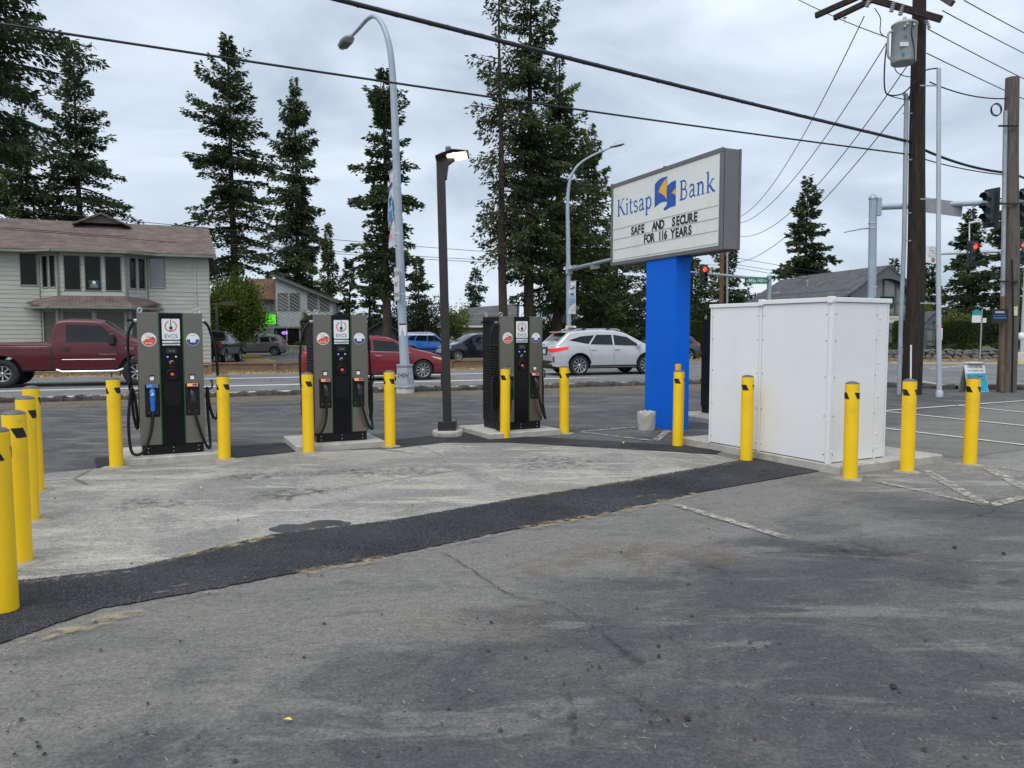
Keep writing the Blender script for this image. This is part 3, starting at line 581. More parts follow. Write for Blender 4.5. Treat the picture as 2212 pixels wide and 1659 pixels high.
    MB().text('Powered By', .014, front(c0[0]-.01, -.0022, c0[1]+.052)).text('100%', .024, front(c0[0]-.005, -.0022, c0[1]+.024), bold=.015).build('lettering', STK_R, k1)
    MB().text('Energy', .03, front(c0[0], -.0026, c0[1]-.05), bold=.012).text('Renewable', .013, front(c0[0]+.03, -.0026, c0[1]-.016)).build('lettering', LOGO_W, k1)
    MB().prism(off(disc(.012, 12), c0[0]+.042, c0[1]+.022), -.003, -.002).build('plug_symbol', NAVY, k1)
    c0 = (.256, 1.435); k2 = MB().prism(off(disc(.078, 36), *c0), -.0015, .001).build('round_sticker', LOGO_W, t)
    MB().prism([(c0[0]+.074*math.cos(R(a)), c0[1]+.074*math.sin(R(a))) for a in range(-180, 1, 9)], -.0022, -.0014).build('blue_field', STK_B, k2)
    MB().text('Join with', .015, front(c0[0], -.0022, c0[1]+.045)).build('lettering', STK_B, k2); MB().prism(off(rrect(.066, .066, .004), c0[0], c0[1]-.005), -.003, -.0021).build('code_field', LOGO_W, k2)
    # holsters with plugs
    for i, hx in enumerate((-.225, .235)):
        fr = MB(); fr.prism(off(rrect(.168, .41, .016), hx, .68), -.003, .0005); ho = fr.build('holster', BLK, t, .002)
        MB().prism(off(rrect(.140, .33, .012), hx, .655), -.0045, -.0032).build('recess', mat('recess_black', (.005, .005, .005), .6), ho)
        hd = MB().prism([(-.004, .885), (-.045, .838), (-.045, .828), (-.004, .83)], hx-.072, hx+.072, 'x').build('hood', BLK, ho)
        Mh = Matrix.Translation((hx, -.0265, .863)) @ Matrix.Rotation(math.atan2(.047, .041), 4, 'X')
        pl = MB().box((0, 0, .0012), (.125, .046, .002), Mh).build('plug_label', LBLUE if (i == 0 and blue) else (LRED if labels == 'coral' else LORNG), ho)
        MB().box((.028, 0, .0026), (.055, .032, .0008), Mh).build('label_field', mat('label_dark', (.015, .03, .08) if i == 0 and blue else (.25, .07, .02), .4), pl)
        MB().b2((hx-.03, -.004, .925), (hx+.03, .0, .995)).build('code_plate', BLKM, t); MB().b2((hx-.023, -.0052, .932), (hx+.023, -.0038, .978)).build('code_field', LOGO_W, t)
        for bx in (-.045, .045): inst(bolt, 'screw', ho, (hx+bx, -.004, .53), (0, 0, 0), (.6, .6, .6))
        pm = BLUEP if (i == 0 and blue) else PLUGM
        if i == 0 and blue:
            g = MB(); path = smooth_path([(hx, -.02, .81), (hx, -.055, .80), (hx, -.075, .76), (hx, -.07, .66), (hx, -.062, .56)], 5); g.tube(path, [.03]*5+[.036]*5+[.032]*5+[.026]*6, 14); pg = g.build('charging_plug', pm, t)
            MB().tube([(hx, -.085, .785), (hx, -.100, .745)], [.02, .024], 12).build('plug_latch', mat('plug_cyan', (.25, .5, .62), .3), pg); MB().tube([(hx, -.062, .565), (hx, -.060, .52)], .020, 10).build('cable_gland', PLUGM, pg)
            MB().b2((hx-.07, -.035, .50), (hx+.07, -.003, .525)).build('rest', BLK, ho); end = (hx, -.06, .52)
        else:
            g = MB(); path = smooth_path([(hx-.015, -.02, .80), (hx-.008, -.055, .77), (hx, -.075, .71), (hx+.004, -.075, .65)], 5); g.tube(path, [.022]*5+[.034]*5+[.030]*6, 12); pg = g.build('charging_plug', pm, t)
            MB().b2((hx-.03, -.10, .64), (hx-.018, -.05, .74)).b2((hx+.022, -.10, .64), (hx+.034, -.05, .70)).build('plug_guard', pm, pg); end = (hx+.004, -.075, .65)
        pts = [end]+list((lcable, rcable)[i]); MB().tube(smooth_path(pts, 10), .0175, 10).build('charging_cable', CABLE, t)
    for s in (-1, 1):                                         # cable hooks on the sides, cable bracket at the top
        MB().tube(smooth_path([(s*CW/2, .10, .80), (s*(CW/2+.09), .10, .80), (s*(CW/2+.105), .10, .83), (s*(CW/2+.105), .10, .90), (s*(CW/2+.085), .10, .905)], 5), .010, 8).build('cable_hook', BLK, t)
        MB().tube([(s*(CW/2-.02), .12, 1.665), (s*(CW/2+.03), .12, 1.665)], .024, 12).build('cable_gland', ZINC, t)
    MB().b2((-CW/2-.10, .42, 1.66), (-CW/2+.01, .47, 1.69)).build('side_bracket', BLK, t)
    for x in (-.33, .33):
        for y in (.06, CD-.07):
            b = MB(); b.tube([(x+.024*math.cos(R(a)), y, CH+.034+.026*math.sin(R(a))) for a in range(-90, 271, 20)], .006, 6, False); b.tube([(x, y, CH-.01), (x, y, CH+.012)], .012, 8); b.build('lifting_eye', ZINC, t)
    return t
LC1 = [(-.255, -.09, .30), (-.33, -.11, .09), (-.42, -.08, .03), (-.485, -.03, .10), (-.50, .03, .42), (-.47, .08, .75), (-.445, .10, .83), (-.415, .12, .68), (-.395, .12, .42), (-.405, .13, .33), (-.44, .13, .5), (-.455, .13, .8), (-.475, .12, 1.2), (-.47, .12, 1.5), (-.40, .12, 1.665)]
RC1 = [(.27, -.10, .42), (.35, -.09, .15), (.415, -.03, .05), (.43, .04, .16), (.415, .09, .55), (.42, .10, .82), (.44, .12, .60), (.49, .12, .42), (.54, .12, .47), (.555, .12, .8), (.535, .12, 1.25), (.46, .12, 1.58), (.39, .12, 1.665)]
LC2 = [(-.24, -.10, .36), (-.30, -.12, .18), (-.40, -.10, .13), (-.50, -.04, .22), (-.54, .04, .5), (-.50, .09, .78), (-.45, .10, .83), (-.42, .12, .6), (-.43, .13, .28), (-.47, .14, .33), (-.52, .13, .7), (-.54, .12, 1.15), (-.50, .12, 1.5), (-.40, .12, 1.665)]
RC2 = [(.28, -.10, .42), (.35, -.09, .22), (.42, -.03, .16), (.43, .04, .28), (.40, .09, .60), (.42, .10, .82), (.44, .12, .60), (.43, .12, .34), (.45, .13, .30), (.46, .13, .6), (.43, .12, 1.2), (.41, .12, 1.5), (.39, .12, 1.6)]
PH = .09
def cpos(uL, vL, uR, vR):
    a, b_ = G(uL, vL, PH), G(uR, vR, PH); return (a+b_)/2
def place_charger(c, label, pl, rz, blue, lab, lc, rc, padw=(1.0, 1.0), padoff=(-.58, -.22)):
    t = charger((c.x, c.y, PH), label, rz, blue, 0, lab, lc, rc)
    ca, sa = math.cos(rz), math.sin(rz); ox, oy = padoff
    pad('concrete_pad', pl, (c.x+ox*ca-oy*sa, c.y+ox*sa+oy*ca, 0), rz, padw[0], padw[1], PH, int(abs(c.x*100)))
place_charger(cpos(304.5, 985.5, 445, 975.6), 'leftmost charging station, the one with a blue left plug', 'concrete pad under the leftmost charger', R(27), True, 'orange', LC1, RC1, (1.20, 1.05), (-.60, -.16))
place_charger(cpos(682.5, 957, 795.5, 950), 'middle charging station with two orange plug labels', 'concrete pad under the middle charger', R(25), False, 'orange', LC2, RC2, (1.22, 1.1), (-.66, -.18))
c3 = G(1171, 925, PH); c3 = Vector((c3.x-.3725*math.cos(R(28)), c3.y-.3725*math.sin(R(28)), 0))
place_charger(c3, 'rightmost charging station before the road, its black left side showing', 'concrete pad under the charger nearest the dark lamp post', R(28), False, 'coral', LC1, RC2, (1.25, 1.15), (-.66, -.22))
# a fourth unit mostly hidden behind the white enclosure
p4 = G(1524, 893, PH); place_charger(Vector((p4.x+.95*.43+.27, p4.y+.15, 0)), 'black charging unit mostly hidden behind the white enclosure', 'concrete pad behind the white enclosure', R(118), False, 'orange', LC2, RC2, (1.3, 1.5), (-.65, -.3))
# ------------------------------------------------------------------ dark parking lot lamp
DBR = mat('bronze_paint', (.030, .027, .027), .42, .2, var=.15); lp = G(965, 945)
t = thing('lot_lamp', 'dark square lamp post with a lit lamp head on a round concrete base', 'lamp post', (lp.x, lp.y+.2, 0), R(24)); t.rotation_euler = (0, R(-1.15), R(24)*0)
fo = MB().lathe([(.235, -.02), (.24, .07), (.228, .092), (.001, .095)], 32).build('footing', CONC, t)
b = MB(); Mx = [Matrix.Translation((.2415*math.sin(a), -.2415*math.cos(a), .055)) @ Matrix.Rotation(a, 4, 'Z') @ FRONT @ Matrix.Rotation(math.pi, 4, 'Z') for a in [R(-34+9.4*i) for i in range(8)]]
for i, ch in enumerate('SONOTUBE'): b.text(ch, .05, Mx[7-i], align='CENTER')
b.build('lettering', mat('green_print', (.05, .16, .14)), fo)
MB().b2((-.138, -.138, .09), (.138, .138, .24)).build('base_cover', DBR, t, .006)
po = MB().b2((-.063, -.063, .24), (.063, .063, 4.20)).build('post', DBR, t, .008); MB().b2((-.085, -.03, .78), (-.0635, .03, 1.02)).build('hand_hole', DBR, po, .004); MB().b2((-.075, -.02, .70), (-.0635, .02, .76)).build('outlet', BLKM, po)
MB().prism([(.03, 3.93), (.085, 3.93), (.10, 4.04), (.12, 4.15), (.22, 4.22), (.22, 4.25), (.05, 4.25), (.03, 4.2)], -.05, .05).build('arm', DBR, t, .005)
hd = MB(); top = [(-.10, -.16, 4.245), (.20, -.24, 4.30), (.46, -.17, 4.285), (.46, .17, 4.285), (.20, .24, 4.30), (-.10, .16, 4.245)]; hi = [(.0, -.07, 4.33), (.2, -.1, 4.36), (.36, -.07, 4.345), (.36, .07, 4.345), (.2, .1, 4.36), (.0, .07, 4.33)]
HT = Matrix.Translation((.16, 0, 4.28)) @ Matrix.Rotation(R(-11), 4, 'X') @ Matrix.Rotation(R(-4), 4, 'Y') @ Matrix.Scale(.92, 4) @ Matrix.Translation((-.16, 0, -4.28))
hd.add(top+hi, [list(range(6))[::-1]]+[(i, (i+1) % 6, 6+(i+1) % 6, 6+i) for i in range(6)]+[[6, 7, 8, 9, 10, 11]], HT); hd.build('lamp_head', DBR, t, .006)
LED = mat('lit_led', (.9, .85, .7), .3, emit=(1.0, .88, .62), es=6.0)
MB().add([(.10, -.13, 4.262), (.22, -.16, 4.284), (.42, -.10, 4.276), (.42, .10, 4.276), (.22, .16, 4.284), (.10, .13, 4.262)], [[5, 4, 3, 2, 1, 0]], HT @ Matrix.Translation((0, 0, -.016))).build('lens', LED, t)
MB().lathe([(.045, 4.35), (.045, 4.40), (.038, 4.425), (.001, 4.43)], 16, Matrix.Translation((.12, 0, 0))).build('photocell', mat('photocell_blue', (.08, .13, .25), .4), t)
# ------------------------------------------------------------------ bank sign
SA = R(-67); SW, SHh, SD = 3.2, 1.48, .35; SZ = 2.83
sg = thing('bank_sign', 'large double sided bank sign on a bright blue column', 'sign', (2.61, 12.96, 0), SA)
BLUE = mat('column_blue', (.0, .125, .66), .5, var=.06, vs=1.5, spec=.2, dirt=(.02, .13, .58), dirt_amt=.25, dirt_scale=4); FRM = mat('cabinet_bronze', (.165, .16, .16), .45, .3, var=.08, vs=3, dirt=(.2, .2, .2), dirt_amt=.3); FACE = mat('sign_face', (.74, .76, .71), .22, var=.035, vs=1.6, dirt=(.55, .57, .50), dirt_amt=.5, dirt_scale=2)
MB().b2((-.435, -.145, -.05), (.435, .145, SZ+.01)).build('column', BLUE, sg, .004)
MB().b2((-SW/2+.02, -SD/2+.03, SZ+.02), (SW/2-.02, SD/2-.03, SZ+SHh-.02)).build('cabinet', FRM, sg)
for sd in (-1, 1):
    y0, y1 = sorted((sd*(SD/2-.035), sd*(SD/2)))
    for lo, hi_ in (((-SW/2, y0, SZ), (SW/2, y1, SZ+.065)), ((-SW/2, y0, SZ+SHh-.065), (SW/2, y1, SZ+SHh)), ((-SW/2, y0, SZ+.066), (-SW/2+.065, y1, SZ+SHh-.066)), ((SW/2-.065, y0, SZ+.066), (SW/2, y1, SZ+SHh-.066))):
        MB().b2(lo, hi_).build('frame_bar', FRM, sg, .004)
for sx in (-1, 1): MB().b2((min(sx*SW/2, sx*(SW/2-.02)), -SD/2+.045, SZ+.012), (max(sx*SW/2, sx*(SW/2-.02)), SD/2-.045, SZ+SHh-.012)).build('end_panel', FRM, sg)
MB().b2((.05, -.16, SZ+SHh-.001), (.10, -.1, SZ+SHh+.02)).build('roof_clip', FRM, sg)
fw, fh = SW-.13, SHh-.13; fx0, fz1 = -SW/2+.065, SZ+SHh-.065
def signface(sd):
    fc = MB().b2((-fw/2, -SD/2+.012, SZ+.066), (fw/2, -SD/2+.020, SZ+SHh-.066)).build('sign_face', FACE, sg)
    M = Matrix.Rotation(0 if sd < 0 else math.pi, 4, 'Z'); fc.matrix_local = M
    Y = -SD/2+.0115
    def S(s, f): return (fx0+s*fw, fz1-f*fh)
    KB = mat('logo_blue', (.012, .085, .42), .4); KY = mat('logo_yellow', (.78, .42, .02), .4)
    for nm, m_, dy, pts in (('logo_field', KB, 0, [(.442, .13), (.455, .108), (.47, .092), (.49, .078), (.515, .071), (.56, .075), (.56, .365), (.552, .378), (.535, .368), (.515, .366), (.495, .372), (.47, .388), (.442, .41)]),
                            ('logo_field', KB, -.0006, [(.5605, .19), (.58, .168), (.61, .153), (.64, .152), (.64, .452), (.61, .452), (.58, .457), (.565, .468), (.55, .476), (.537, .473), (.529, .457), (.533, .442), (.55, .428), (.558, .41), (.5605, .385)]),
                            ('logo_field', KY, -.0008, [(.556, .088), (.556, .35), (.54, .305), (.51, .262), (.478, .232), (.498, .175), (.525, .125)]), ('logo_field', KY, -.0012, [(.6395, .24), (.6395, .33), (.623, .305), (.602, .287), (.62, .265)])):
        MB().prism([S(*p) for p in pts], Y+dy-.001, Y+dy).build(nm, m_, fc)
    def serif(word, s0, s1, base, cap):
        gl = SERIF; adv = sum(gl[c][0] for c in word); k = (s1-s0)*fw/adv; kz = cap*fh/.7; x = fx0+s0*fw; zb = fz1-base*fh; b = MB(); d = 0
        for c in word:
            for pts, wd in gl[c][1]:
                d += 1; pts = [Vector((p[0], p[1])) for p in pts]; rows = []
                for i, p in enumerate(pts):
                    tg_ = (pts[min(i+1, len(pts)-1)]-pts[max(i-1, 0)]).normalized(); nm_ = Vector((-tg_.y, tg_.x))*wd/2
                    rows.append([(x+(p+nm_*e).x*k, Y-.0008-.00008*d, zb+(p+nm_*e).y*kz) for e in (-1, 1)])
                b.grid(rows, smooth=False)
            x += gl[c][0]*k
        b.build('lettering', KB, fc)
    serif('Kitsap', .043, .418, .402, .222); serif('Bank', .668, .966, .402, .222)
    for f in (.560, .697, .834, .974): MB().b2((fx0+.03, Y-.005, fz1-f*fh-.006), (fx0+fw-.03, Y, fz1-f*fh+.006)).build('letter_track', mat('clear_track', (.5, .52, .49), .3), fc)
    for word, s0, s1, f0, f1 in (('SAFE', .203, .346, .685, .582), ('AND', .423, .537, .685, .582), ('SECURE', .606, .832, .685, .582), ('FOR', .335, .447, .822, .72), ('116', .485, .566, .822, .72), ('YEARS', .60, .787, .822, .72)):
        n = len(word); st = (s1-s0)*fw/n
        for i, ch in enumerate(word):
            cx_ = fx0+s0*fw+st*(i+.5); cz = fz1-f0*fh; hgt = (f0-f1)*fh
            ch = 'I' if ch == '1' else ch
            pn = MB().b2((cx_-st*.48, Y-.0035, cz-.012), (cx_+st*.48, Y-.002, cz+hgt+.012)).build('letter', mat('clear_letter', (.71, .735, .69), .2, var=.02), fc)
            MB().text(ch, hgt/.70, front(cx_, Y-.0042, cz), xs=.90, bold=.05).build('glyph', mat('letter_black', (.012, .012, .014), .35), pn)
def circ(cx, cy, rx, ry, a0, a1, n=9): return [(cx+rx*math.cos(R(a0+(a1-a0)*i/n)), cy+ry*math.sin(R(a0+(a1-a0)*i/n))) for i in range(n+1)]
def sf(x, y, w_=.2): return ([(x-w_/2, y), (x+w_/2, y)], .032)
SERIF = {'K': (.64, [([(.14, 0), (.14, .7)], .095), ([(.17, .31), (.47, .69)], .045), ([(.25, .42), (.42, .2), (.57, .01)], .09), sf(.14, .016), sf(.14, .684), sf(.48, .684, .18), sf(.57, .016, .16)]),
         'i': (.25, [([(.12, 0), (.12, .46)], .085), sf(.12, .016, .19), ([(.03, .43), (.12, .45)], .04), ([(.075, .62), (.165, .62)], .09)]),
         't': (.30, [([(.13, .60), (.12, .5), (.12, .1), (.15, .03), (.2, .012), (.27, .05)], .078), ([(.02, .45), (.27, .45)], .04)]),
         's': (.37, [(circ(.175, .345, .10, .105, 20, 230, 9)+circ(.185, .125, .115, .115, 70, -160, 9), .066)]),
         'a': (.43, [(circ(.185, .36, .115, .10, 170, 0, 7)+[(.30, .2), (.30, .08), (.335, .025), (.40, .04)], .07), ([(.3, .29), (.2, .255), (.10, .19), (.075, .11), (.10, .04), (.17, .018), (.24, .05), (.3, .12)], .06)]),
         'p': (.49, [([(.13, -.23), (.13, .45)], .085), sf(.13, -.215, .2), ([(.03, .43), (.13, .45)], .04), ([(.13, .34)]+circ(.265, .235, .145, .22, 120, -130, 12)+[(.13, .05)], .07)]),
         'B': (.55, [([(.14, 0), (.14, .7)], .095), ([(.05, .684), (.27, .684)]+circ(.27, .53, .13, .154, 88, -88, 8)+[(.14, .375)], .06), ([(.14, .372), (.3, .372)]+circ(.3, .194, .15, .178, 88, -88, 8)+[(.05, .016)], .062)]),
         'n': (.52, [([(.13, 0), (.13, .46)], .085), sf(.13, .016, .19), ([(.03, .43), (.13, .45)], .04), ([(.13, .34), (.2, .43), (.28, .45), (.35, .41), (.375, .32), (.375, 0)], .08), sf(.375, .016, .19)]),
         'k': (.52, [([(.13, 0), (.13, .74)], .085), sf(.13, .016, .19), ([(.03, .71), (.13, .73)], .04), ([(.16, .2), (.38, .45)], .045), ([(.22, .27), (.33, .12), (.45, .01)], .085), sf(.38, .445, .16), sf(.46, .016, .14)])}
signface(-1)
# broken concrete lump beside the column
q = random.Random(4); cb = G(1399, 932); rows = []
for z, r in ((-.01, .125), (.02, .135), (.12, .142), (.22, .148), (.28, .15), (.31, .14), (.30, .09), (.27, .02)):
    rows.append([(r*math.cos(R(18*k))*q.uniform(.97, 1.03), r*math.sin(R(18*k))*q.uniform(.97, 1.03), z+(q.uniform(-.02, .02) if z > .26 else 0)) for k in range(20)])
for r in rows: r.append(r[0])
o = MB().grid(rows, smooth=False).build('concrete_plug', CONC); o.location = (cb.x, cb.y+.13, 0); tag(o, 'broken round concrete core standing at the foot of the blue column', 'concrete block')
# ------------------------------------------------------------------ white enclosure
ea = R(118.5); A_ = Vector((math.cos(ea), math.sin(ea), 0)); B_ = Vector((math.cos(ea-R(90)), math.sin(ea-R(90)), 0)); ec = G(1789, 1002, .10)
en = thing('equipment_enclosure', 'white panelled equipment enclosure on a concrete pad', 'enclosure', (ec.x, ec.y, .10), ea-R(90))
# local x runs right along the short face, local y runs back along the long face; the near corner is the origin
EWL, EWS, EHt = 1.96, .99, 1.86
EWH = mat('enclosure_white', (.80, .81, .82), .38, var=.03, vs=1.2, dirt=(.66, .65, .60), dirt_amt=.35, dirt_scale=1.1)
MB().b2((.01, .01, 0), (EWS-.01, EWL-.01, EHt-.01)).build('core', mat('enclosure_gap', (.22, .225, .23), .7), en)
for y0, y1 in ((.050, 1.040), (1.090, EWL-.035)): MB().b2((-.004, y0, .012), (.012, y1, EHt-.004)).build('side_panel', EWH, en, .003)
for x0, x1 in ((.050, .780), (.820, EWS-.025)): MB().b2((x0, -.004, .012), (x1, .012, EHt-.004)).build('end_panel', EWH, en, .003)
for lo, hi_ in (((-.010, -.010, .0), (.043, .043, EHt+.01)), ((-.008, 1.047, .0), (.02, 1.083, EHt+.004)), ((-.008, EWL-.028, 0), (.02, EWL+.004, EHt)), ((.787, -.008, 0), (.813, .02, EHt)), ((EWS-.018, -.008, 0), (EWS+.004, .02, EHt))): MB().b2(lo, hi_).build('corner_trim', EWH, en, .004)
MB().b2((-.025, -.025, EHt+.001), (EWS+.03, 1.06, EHt+.055)).build('roof_cap', EWH, en, .006); MB().b2((-.02, 1.062, EHt-.018), (EWS+.02, EWL+.02, EHt+.03)).build('roof_cap', EWH, en, .006)
for y in (-.02, 1.02): MB().b2((-.034, y, EHt-.012), (.03, y+.07, EHt+.064)).build('cap_joint', EWH, en, .006)
scw = MB().lathe([(.009, 0), (.008, .004), (.001, .006)], 8, Matrix.Rotation(R(-90), 4, 'Y')).build('screw', mat('screw_grey', (.3, .3, .3), .4, .5), en); scw.location = (-.004, .07, .1)
for y in (.07, 1.02, 1.11, EWL-.05):
    for z in (.10, .55, 1.0, 1.42, 1.72): inst(scw, 'screw', en, (-.004, y, z))
rv = MB().lathe([(.010, 0), (.008, .005), (.001, .007)], 8, Matrix.Rotation(R(90), 4, 'X')).build('rivet', EWH, en); rv.location = (.03, -.010, .14)
for x in (.03, .80, .835):
    for z in (.14, .30, .75, 1.15, 1.55, 1.68): inst(rv, 'rivet', en, (x, -.009, z))
for x in (.06, .77):
    for z in (.10, .55, 1.0, 1.42, 1.72): inst(scw, 'screw', en, (x, -.004, z), (0, 0, R(90)))
pc = G(1814, 1027); pad('concrete_pad', 'large concrete pad under the white enclosure', (pc.x, pc.y, 0), ea-R(90)-R(1), 1.85, 2.75, .10, 9)
# ------------------------------------------------------------------ street lights, signals, signs
SGNW = mat('sign_white', (.72, .73, .74), .45, var=.03); SGNK = mat('sign_black', (.015, .015, .016), .5); SGNB = mat('sign_back', (.33, .34, .35), .5, .4, var=.15, dirt=(.2, .18, .15), dirt_amt=.5); GRN = mat('sign_green', (.0, .17, .10), .45)
BANW = mat('banner_cloth', (.68, .70, .73), .8, var=.05); BANB = mat('banner_blue', (.02, .06, .30), .8); BANL = mat('banner_pale_blue', (.28, .45, .62), .8); BANR = mat('banner_red', (.6, .06, .06), .8); SIGD = mat('signal_housing', (.028, .04, .044), .55, var=.2)
REDL = mat('red_lamp', (.8, .02, .02), .3, emit=(1, .02, .01), es=5.0); OFFL = mat('unlit_lens', (.03, .032, .03), .2)
def plate(name, pos, rz, w_, h_, m_, parent, th=.006, r=.03):
    e = MB().prism(rrect(w_, h_, r), -th/2, th/2).build(name, m_, parent); e.location = pos; e.rotation_euler = (0, 0, rz); return e
def star(r): return [((r if k % 2 == 0 else r*.40)*math.sin(math.pi*k/5), (r if k % 2 == 0 else r*.40)*math.cos(math.pi*k/5)) for k in range(10)]
def banner(pos, rz, w_, h_, label, arms):
    t = thing('street_banner', label, 'banner', pos, rz, 'banners on street light poles')      # origin at the top corner next to the pole
    rows = [[(-w_*(1-i/8), .03*math.sin(j*1.1+i*.5), -h_*j/10) for i in range(9)] for j in range(11)]
    MB().grid(rows, flip=True).build('cloth', BANW, t); y = -.045
    MB().prism(off([(-.35*w_, .2*h_), (.3*w_, .14*h_), (.5*w_, -.1*h_), (.1*w_, -.13*h_), (-.3*w_, -.2*h_), (-.5*w_, -.05*h_)], -w_/2, -h_*.55), y, y+.002).build('pale_field', BANL, t)
    MB().prism(off([(x*1.0, z) for x, z in star(.30*w_)], -w_/2, -h_*.40), y-.006, y-.004).build('star', BANB, t)
    MB().prism(off([(-.32*w_, -.06*h_), (.32*w_, .0), (.32*w_, .045*h_), (-.32*w_, -.015*h_)], -w_/2, -h_*.21), y-.006, y-.004).build('ribbon', BANB, t)
    MB().text('RUNS', .17*w_/.62, front(-w_/2, y-.004, -h_*.60)).text('DEVEL', .17*w_/.62, front(-w_/2, y-.004, -h_*.67)).build('lettering', BANB, t)
    MB().text('ANNUAL USA', .07*w_/.62, front(-w_/2, y-.004, -h_*.72)).text('PORT ORCH', .085*w_/.62, front(-w_/2, y-.004, -h_*.91)).text('SUPPORT US', .085*w_/.62, front(-w_/2, y-.004, -h_*.865)).text('Fathoms', .13*w_/.62, Matrix.Translation((-w_/2, y-.004, -h_*.16)) @ Matrix.Rotation(R(-12), 4, 'Y') @ FRONT).build('lettering', BANR, t)
    MB().text('COMMUNITY', .06*w_/.62, front(-w_/2, y-.004, -h_*.79)).build('lettering', SGNK, t)
    for z in (.0, -h_): MB().tube([(-w_-.02, 0, z), (.1, 0, z)], .012, 8).build('banner_rod', GALV, t)
    return t
def cobra(parent, pos, rz, tilt=0.0, s=1.0):
    b = MB(); prof = [(-.30, .05, .04), (-.22, .13, .07), (.0, .17, .085), (.25, .15, .06), (.38, .07, .025)]
    rows = []
    for x, hw, h in prof:
        rows.append([(x, -hw, 0), (x, -hw*.85, h*.6), (x, -hw*.4, h), (x, hw*.4, h), (x, hw*.85, h*.6), (x, hw, 0), (x, hw*.6, -.035), (x, -hw*.6, -.035), (x, -hw, 0)])
    b.grid(rows, flip=True); b.add(rows[0][:-1], [list(range(8))]); b.add(rows[-1][:-1], [list(range(8))[::-1]]); e = b.build('lamp_head', mat('lamp_grey', (.40, .42, .43), .5, var=.08), parent)
    e.location = pos; e.rotation_euler = (0, tilt, rz); e.scale = (s, s, s)
    l = MB().b2((-.05, -.11, -.045), (.28, .11, -.037)).build('lens', mat('led_panel_off', (.12, .12, .11), .4), e); MB().lathe([(.04, .07), (.04, .14), (.001, .15)], 10).build('photocell', mat('lamp_grey', (.4, .42, .43)), e)
    return e
def signal(parent_name, pos, rz, lit, label, s=1.0, group='traffic signal heads'):
    t = thing('traffic_signal', label, 'traffic light', pos, rz, group); t.scale = (s, s, s)
    MB().prism(rrect(.62, 1.36, .05), .10, .112).build('backplate', SIGD, t); MB().b2((-.17, -.08, -.56), (.17, .10, .56)).build('housing', SIGD, t, .02)
    for k, z in enumerate((.37, 0, -.37)):
        MB().lathe([(.14, 0), (.13, .012), (.08, .03), (.001, .036)], 20, Matrix.Translation((0, -.082, z)) @ Matrix.Rotation(R(90), 4, 'X')).build('lens', REDL if k == lit else OFFL, t)
        rows = [[(.158*math.cos(R(a)), -.08-d*(1.0 if 0 <= a <= 180 else .35), z+.158*math.sin(R(a))) for d in (0, .24)] for a in range(-50, 231, 14)]
        MB().grid(rows).build('visor', SIGD, t)
    return t
# --- tall street light with the 240V base
Y0 = 19.95; p = G(875, 851); sx = p.x
sl_ = thing('street_light', 'tall grey street light with curved arm and 240V base box by the kerb', 'street light', (p.x, p.y, 0)); O = Vector((p.x, p.y, 0))
MB().lathe([(.24, -.02), (.24, .16), (.21, .17)], 20).build('footing', CONC, sl_)
q_ = MB(); M8 = Matrix.Translation((0, 0, .17)) @ Matrix.Rotation(R(22.5), 4, 'Z')
q_.lathe([(.27, 0), (.27, .05), (.25, .07), (.205, .52), (.225, .56), (.225, .60)], 8, M8, False); bb = q_.build('base_box', GALV, sl_, .006)
MB().b2((-.13, -.262, .22), (.10, -.214, .55)).build('base_door', GALV, bb).rotation_euler = (R(-4), 0, 0)
MB().text('240V', .15, Matrix.Translation((-.01, -.275, .45)) @ FRONT, xs=.95).build('lettering', SGNK, bb)
pth = [O+Vector((0, 0, .75))]+[P(u, v, Y0) for u, v in ((869, 690), (864, 560), (858, 400), (853, 260), (848, 160), (843, 110))]+[P(835, 75, 20.0), P(823, 48, 20.15), P(808, 35, 20.5), P(793, 42, 21.1), P(775, 62, 21.8), P(756, 82, 22.4)]
pth = smooth_path([x-O for x in pth], 6); n_ = len(pth); MB().tube(pth, [.125+(.042-.125)*(i/(n_-1))**.85 for i in range(n_)], 14).build('pole', mat('pole_grey_blue', (.36, .42, .49), .5, .15, var=.1, vs=2, dirt=(.24, .22, .2), dirt_amt=.35, dirt_scale=3), sl_)
dv = (pth[-1]-pth[-6]); cobra(sl_, pth[-1]+dv.normalized()*.28, math.atan2(dv.y, dv.x), R(8), 1.15)
MB().prism(off(rrect(.12, .28, .06), 0, 0), -.012, .012).build('access_cover', mat('rust', (.22, .11, .05), .8), sl_).location = P(873, 766, Y0-.13)-O
nb = MB().b2((-.09, -.004, -.16), (.09, .004, .16)).build('notice', SGNW, sl_); nb.location = P(870, 712, Y0-.12)-O; MB().b2((-.09, -.006, .12), (.09, -.0045, .16)).build('notice_band', SGNK, nb)
for v in (505, 372, 585, 635):
    c = P(866-(640-v)*.035, v, Y0)-O; MB().lathe([(.118-(640-v)*.00008, -.02), (.118-(640-v)*.00008, .02)], 14).build('band_clamp', ZINC, sl_).location = c
banner(P(852, 361, Y0), R(-70), .74, 1.98, 'white banner with a blue star on the tall street light', None)
rs = thing('traffic_sign', 'white RIGHT LANE MUST TURN RIGHT sign on the tall street light', 'traffic sign', P(857, 613, Y0-.05), R(-69)); plate('face', (0, 0, 0), 0, .62, .88, SGNW, rs)
b = MB()
for k, tx in enumerate(('RIGHT LANE', 'MUST', 'TURN RIGHT')): b.text(tx, .165, front(0, -.0045, .20-.27*k), xs=.62 if k != 1 else .8, bold=.008)
b.build('lettering', SGNK, rs)
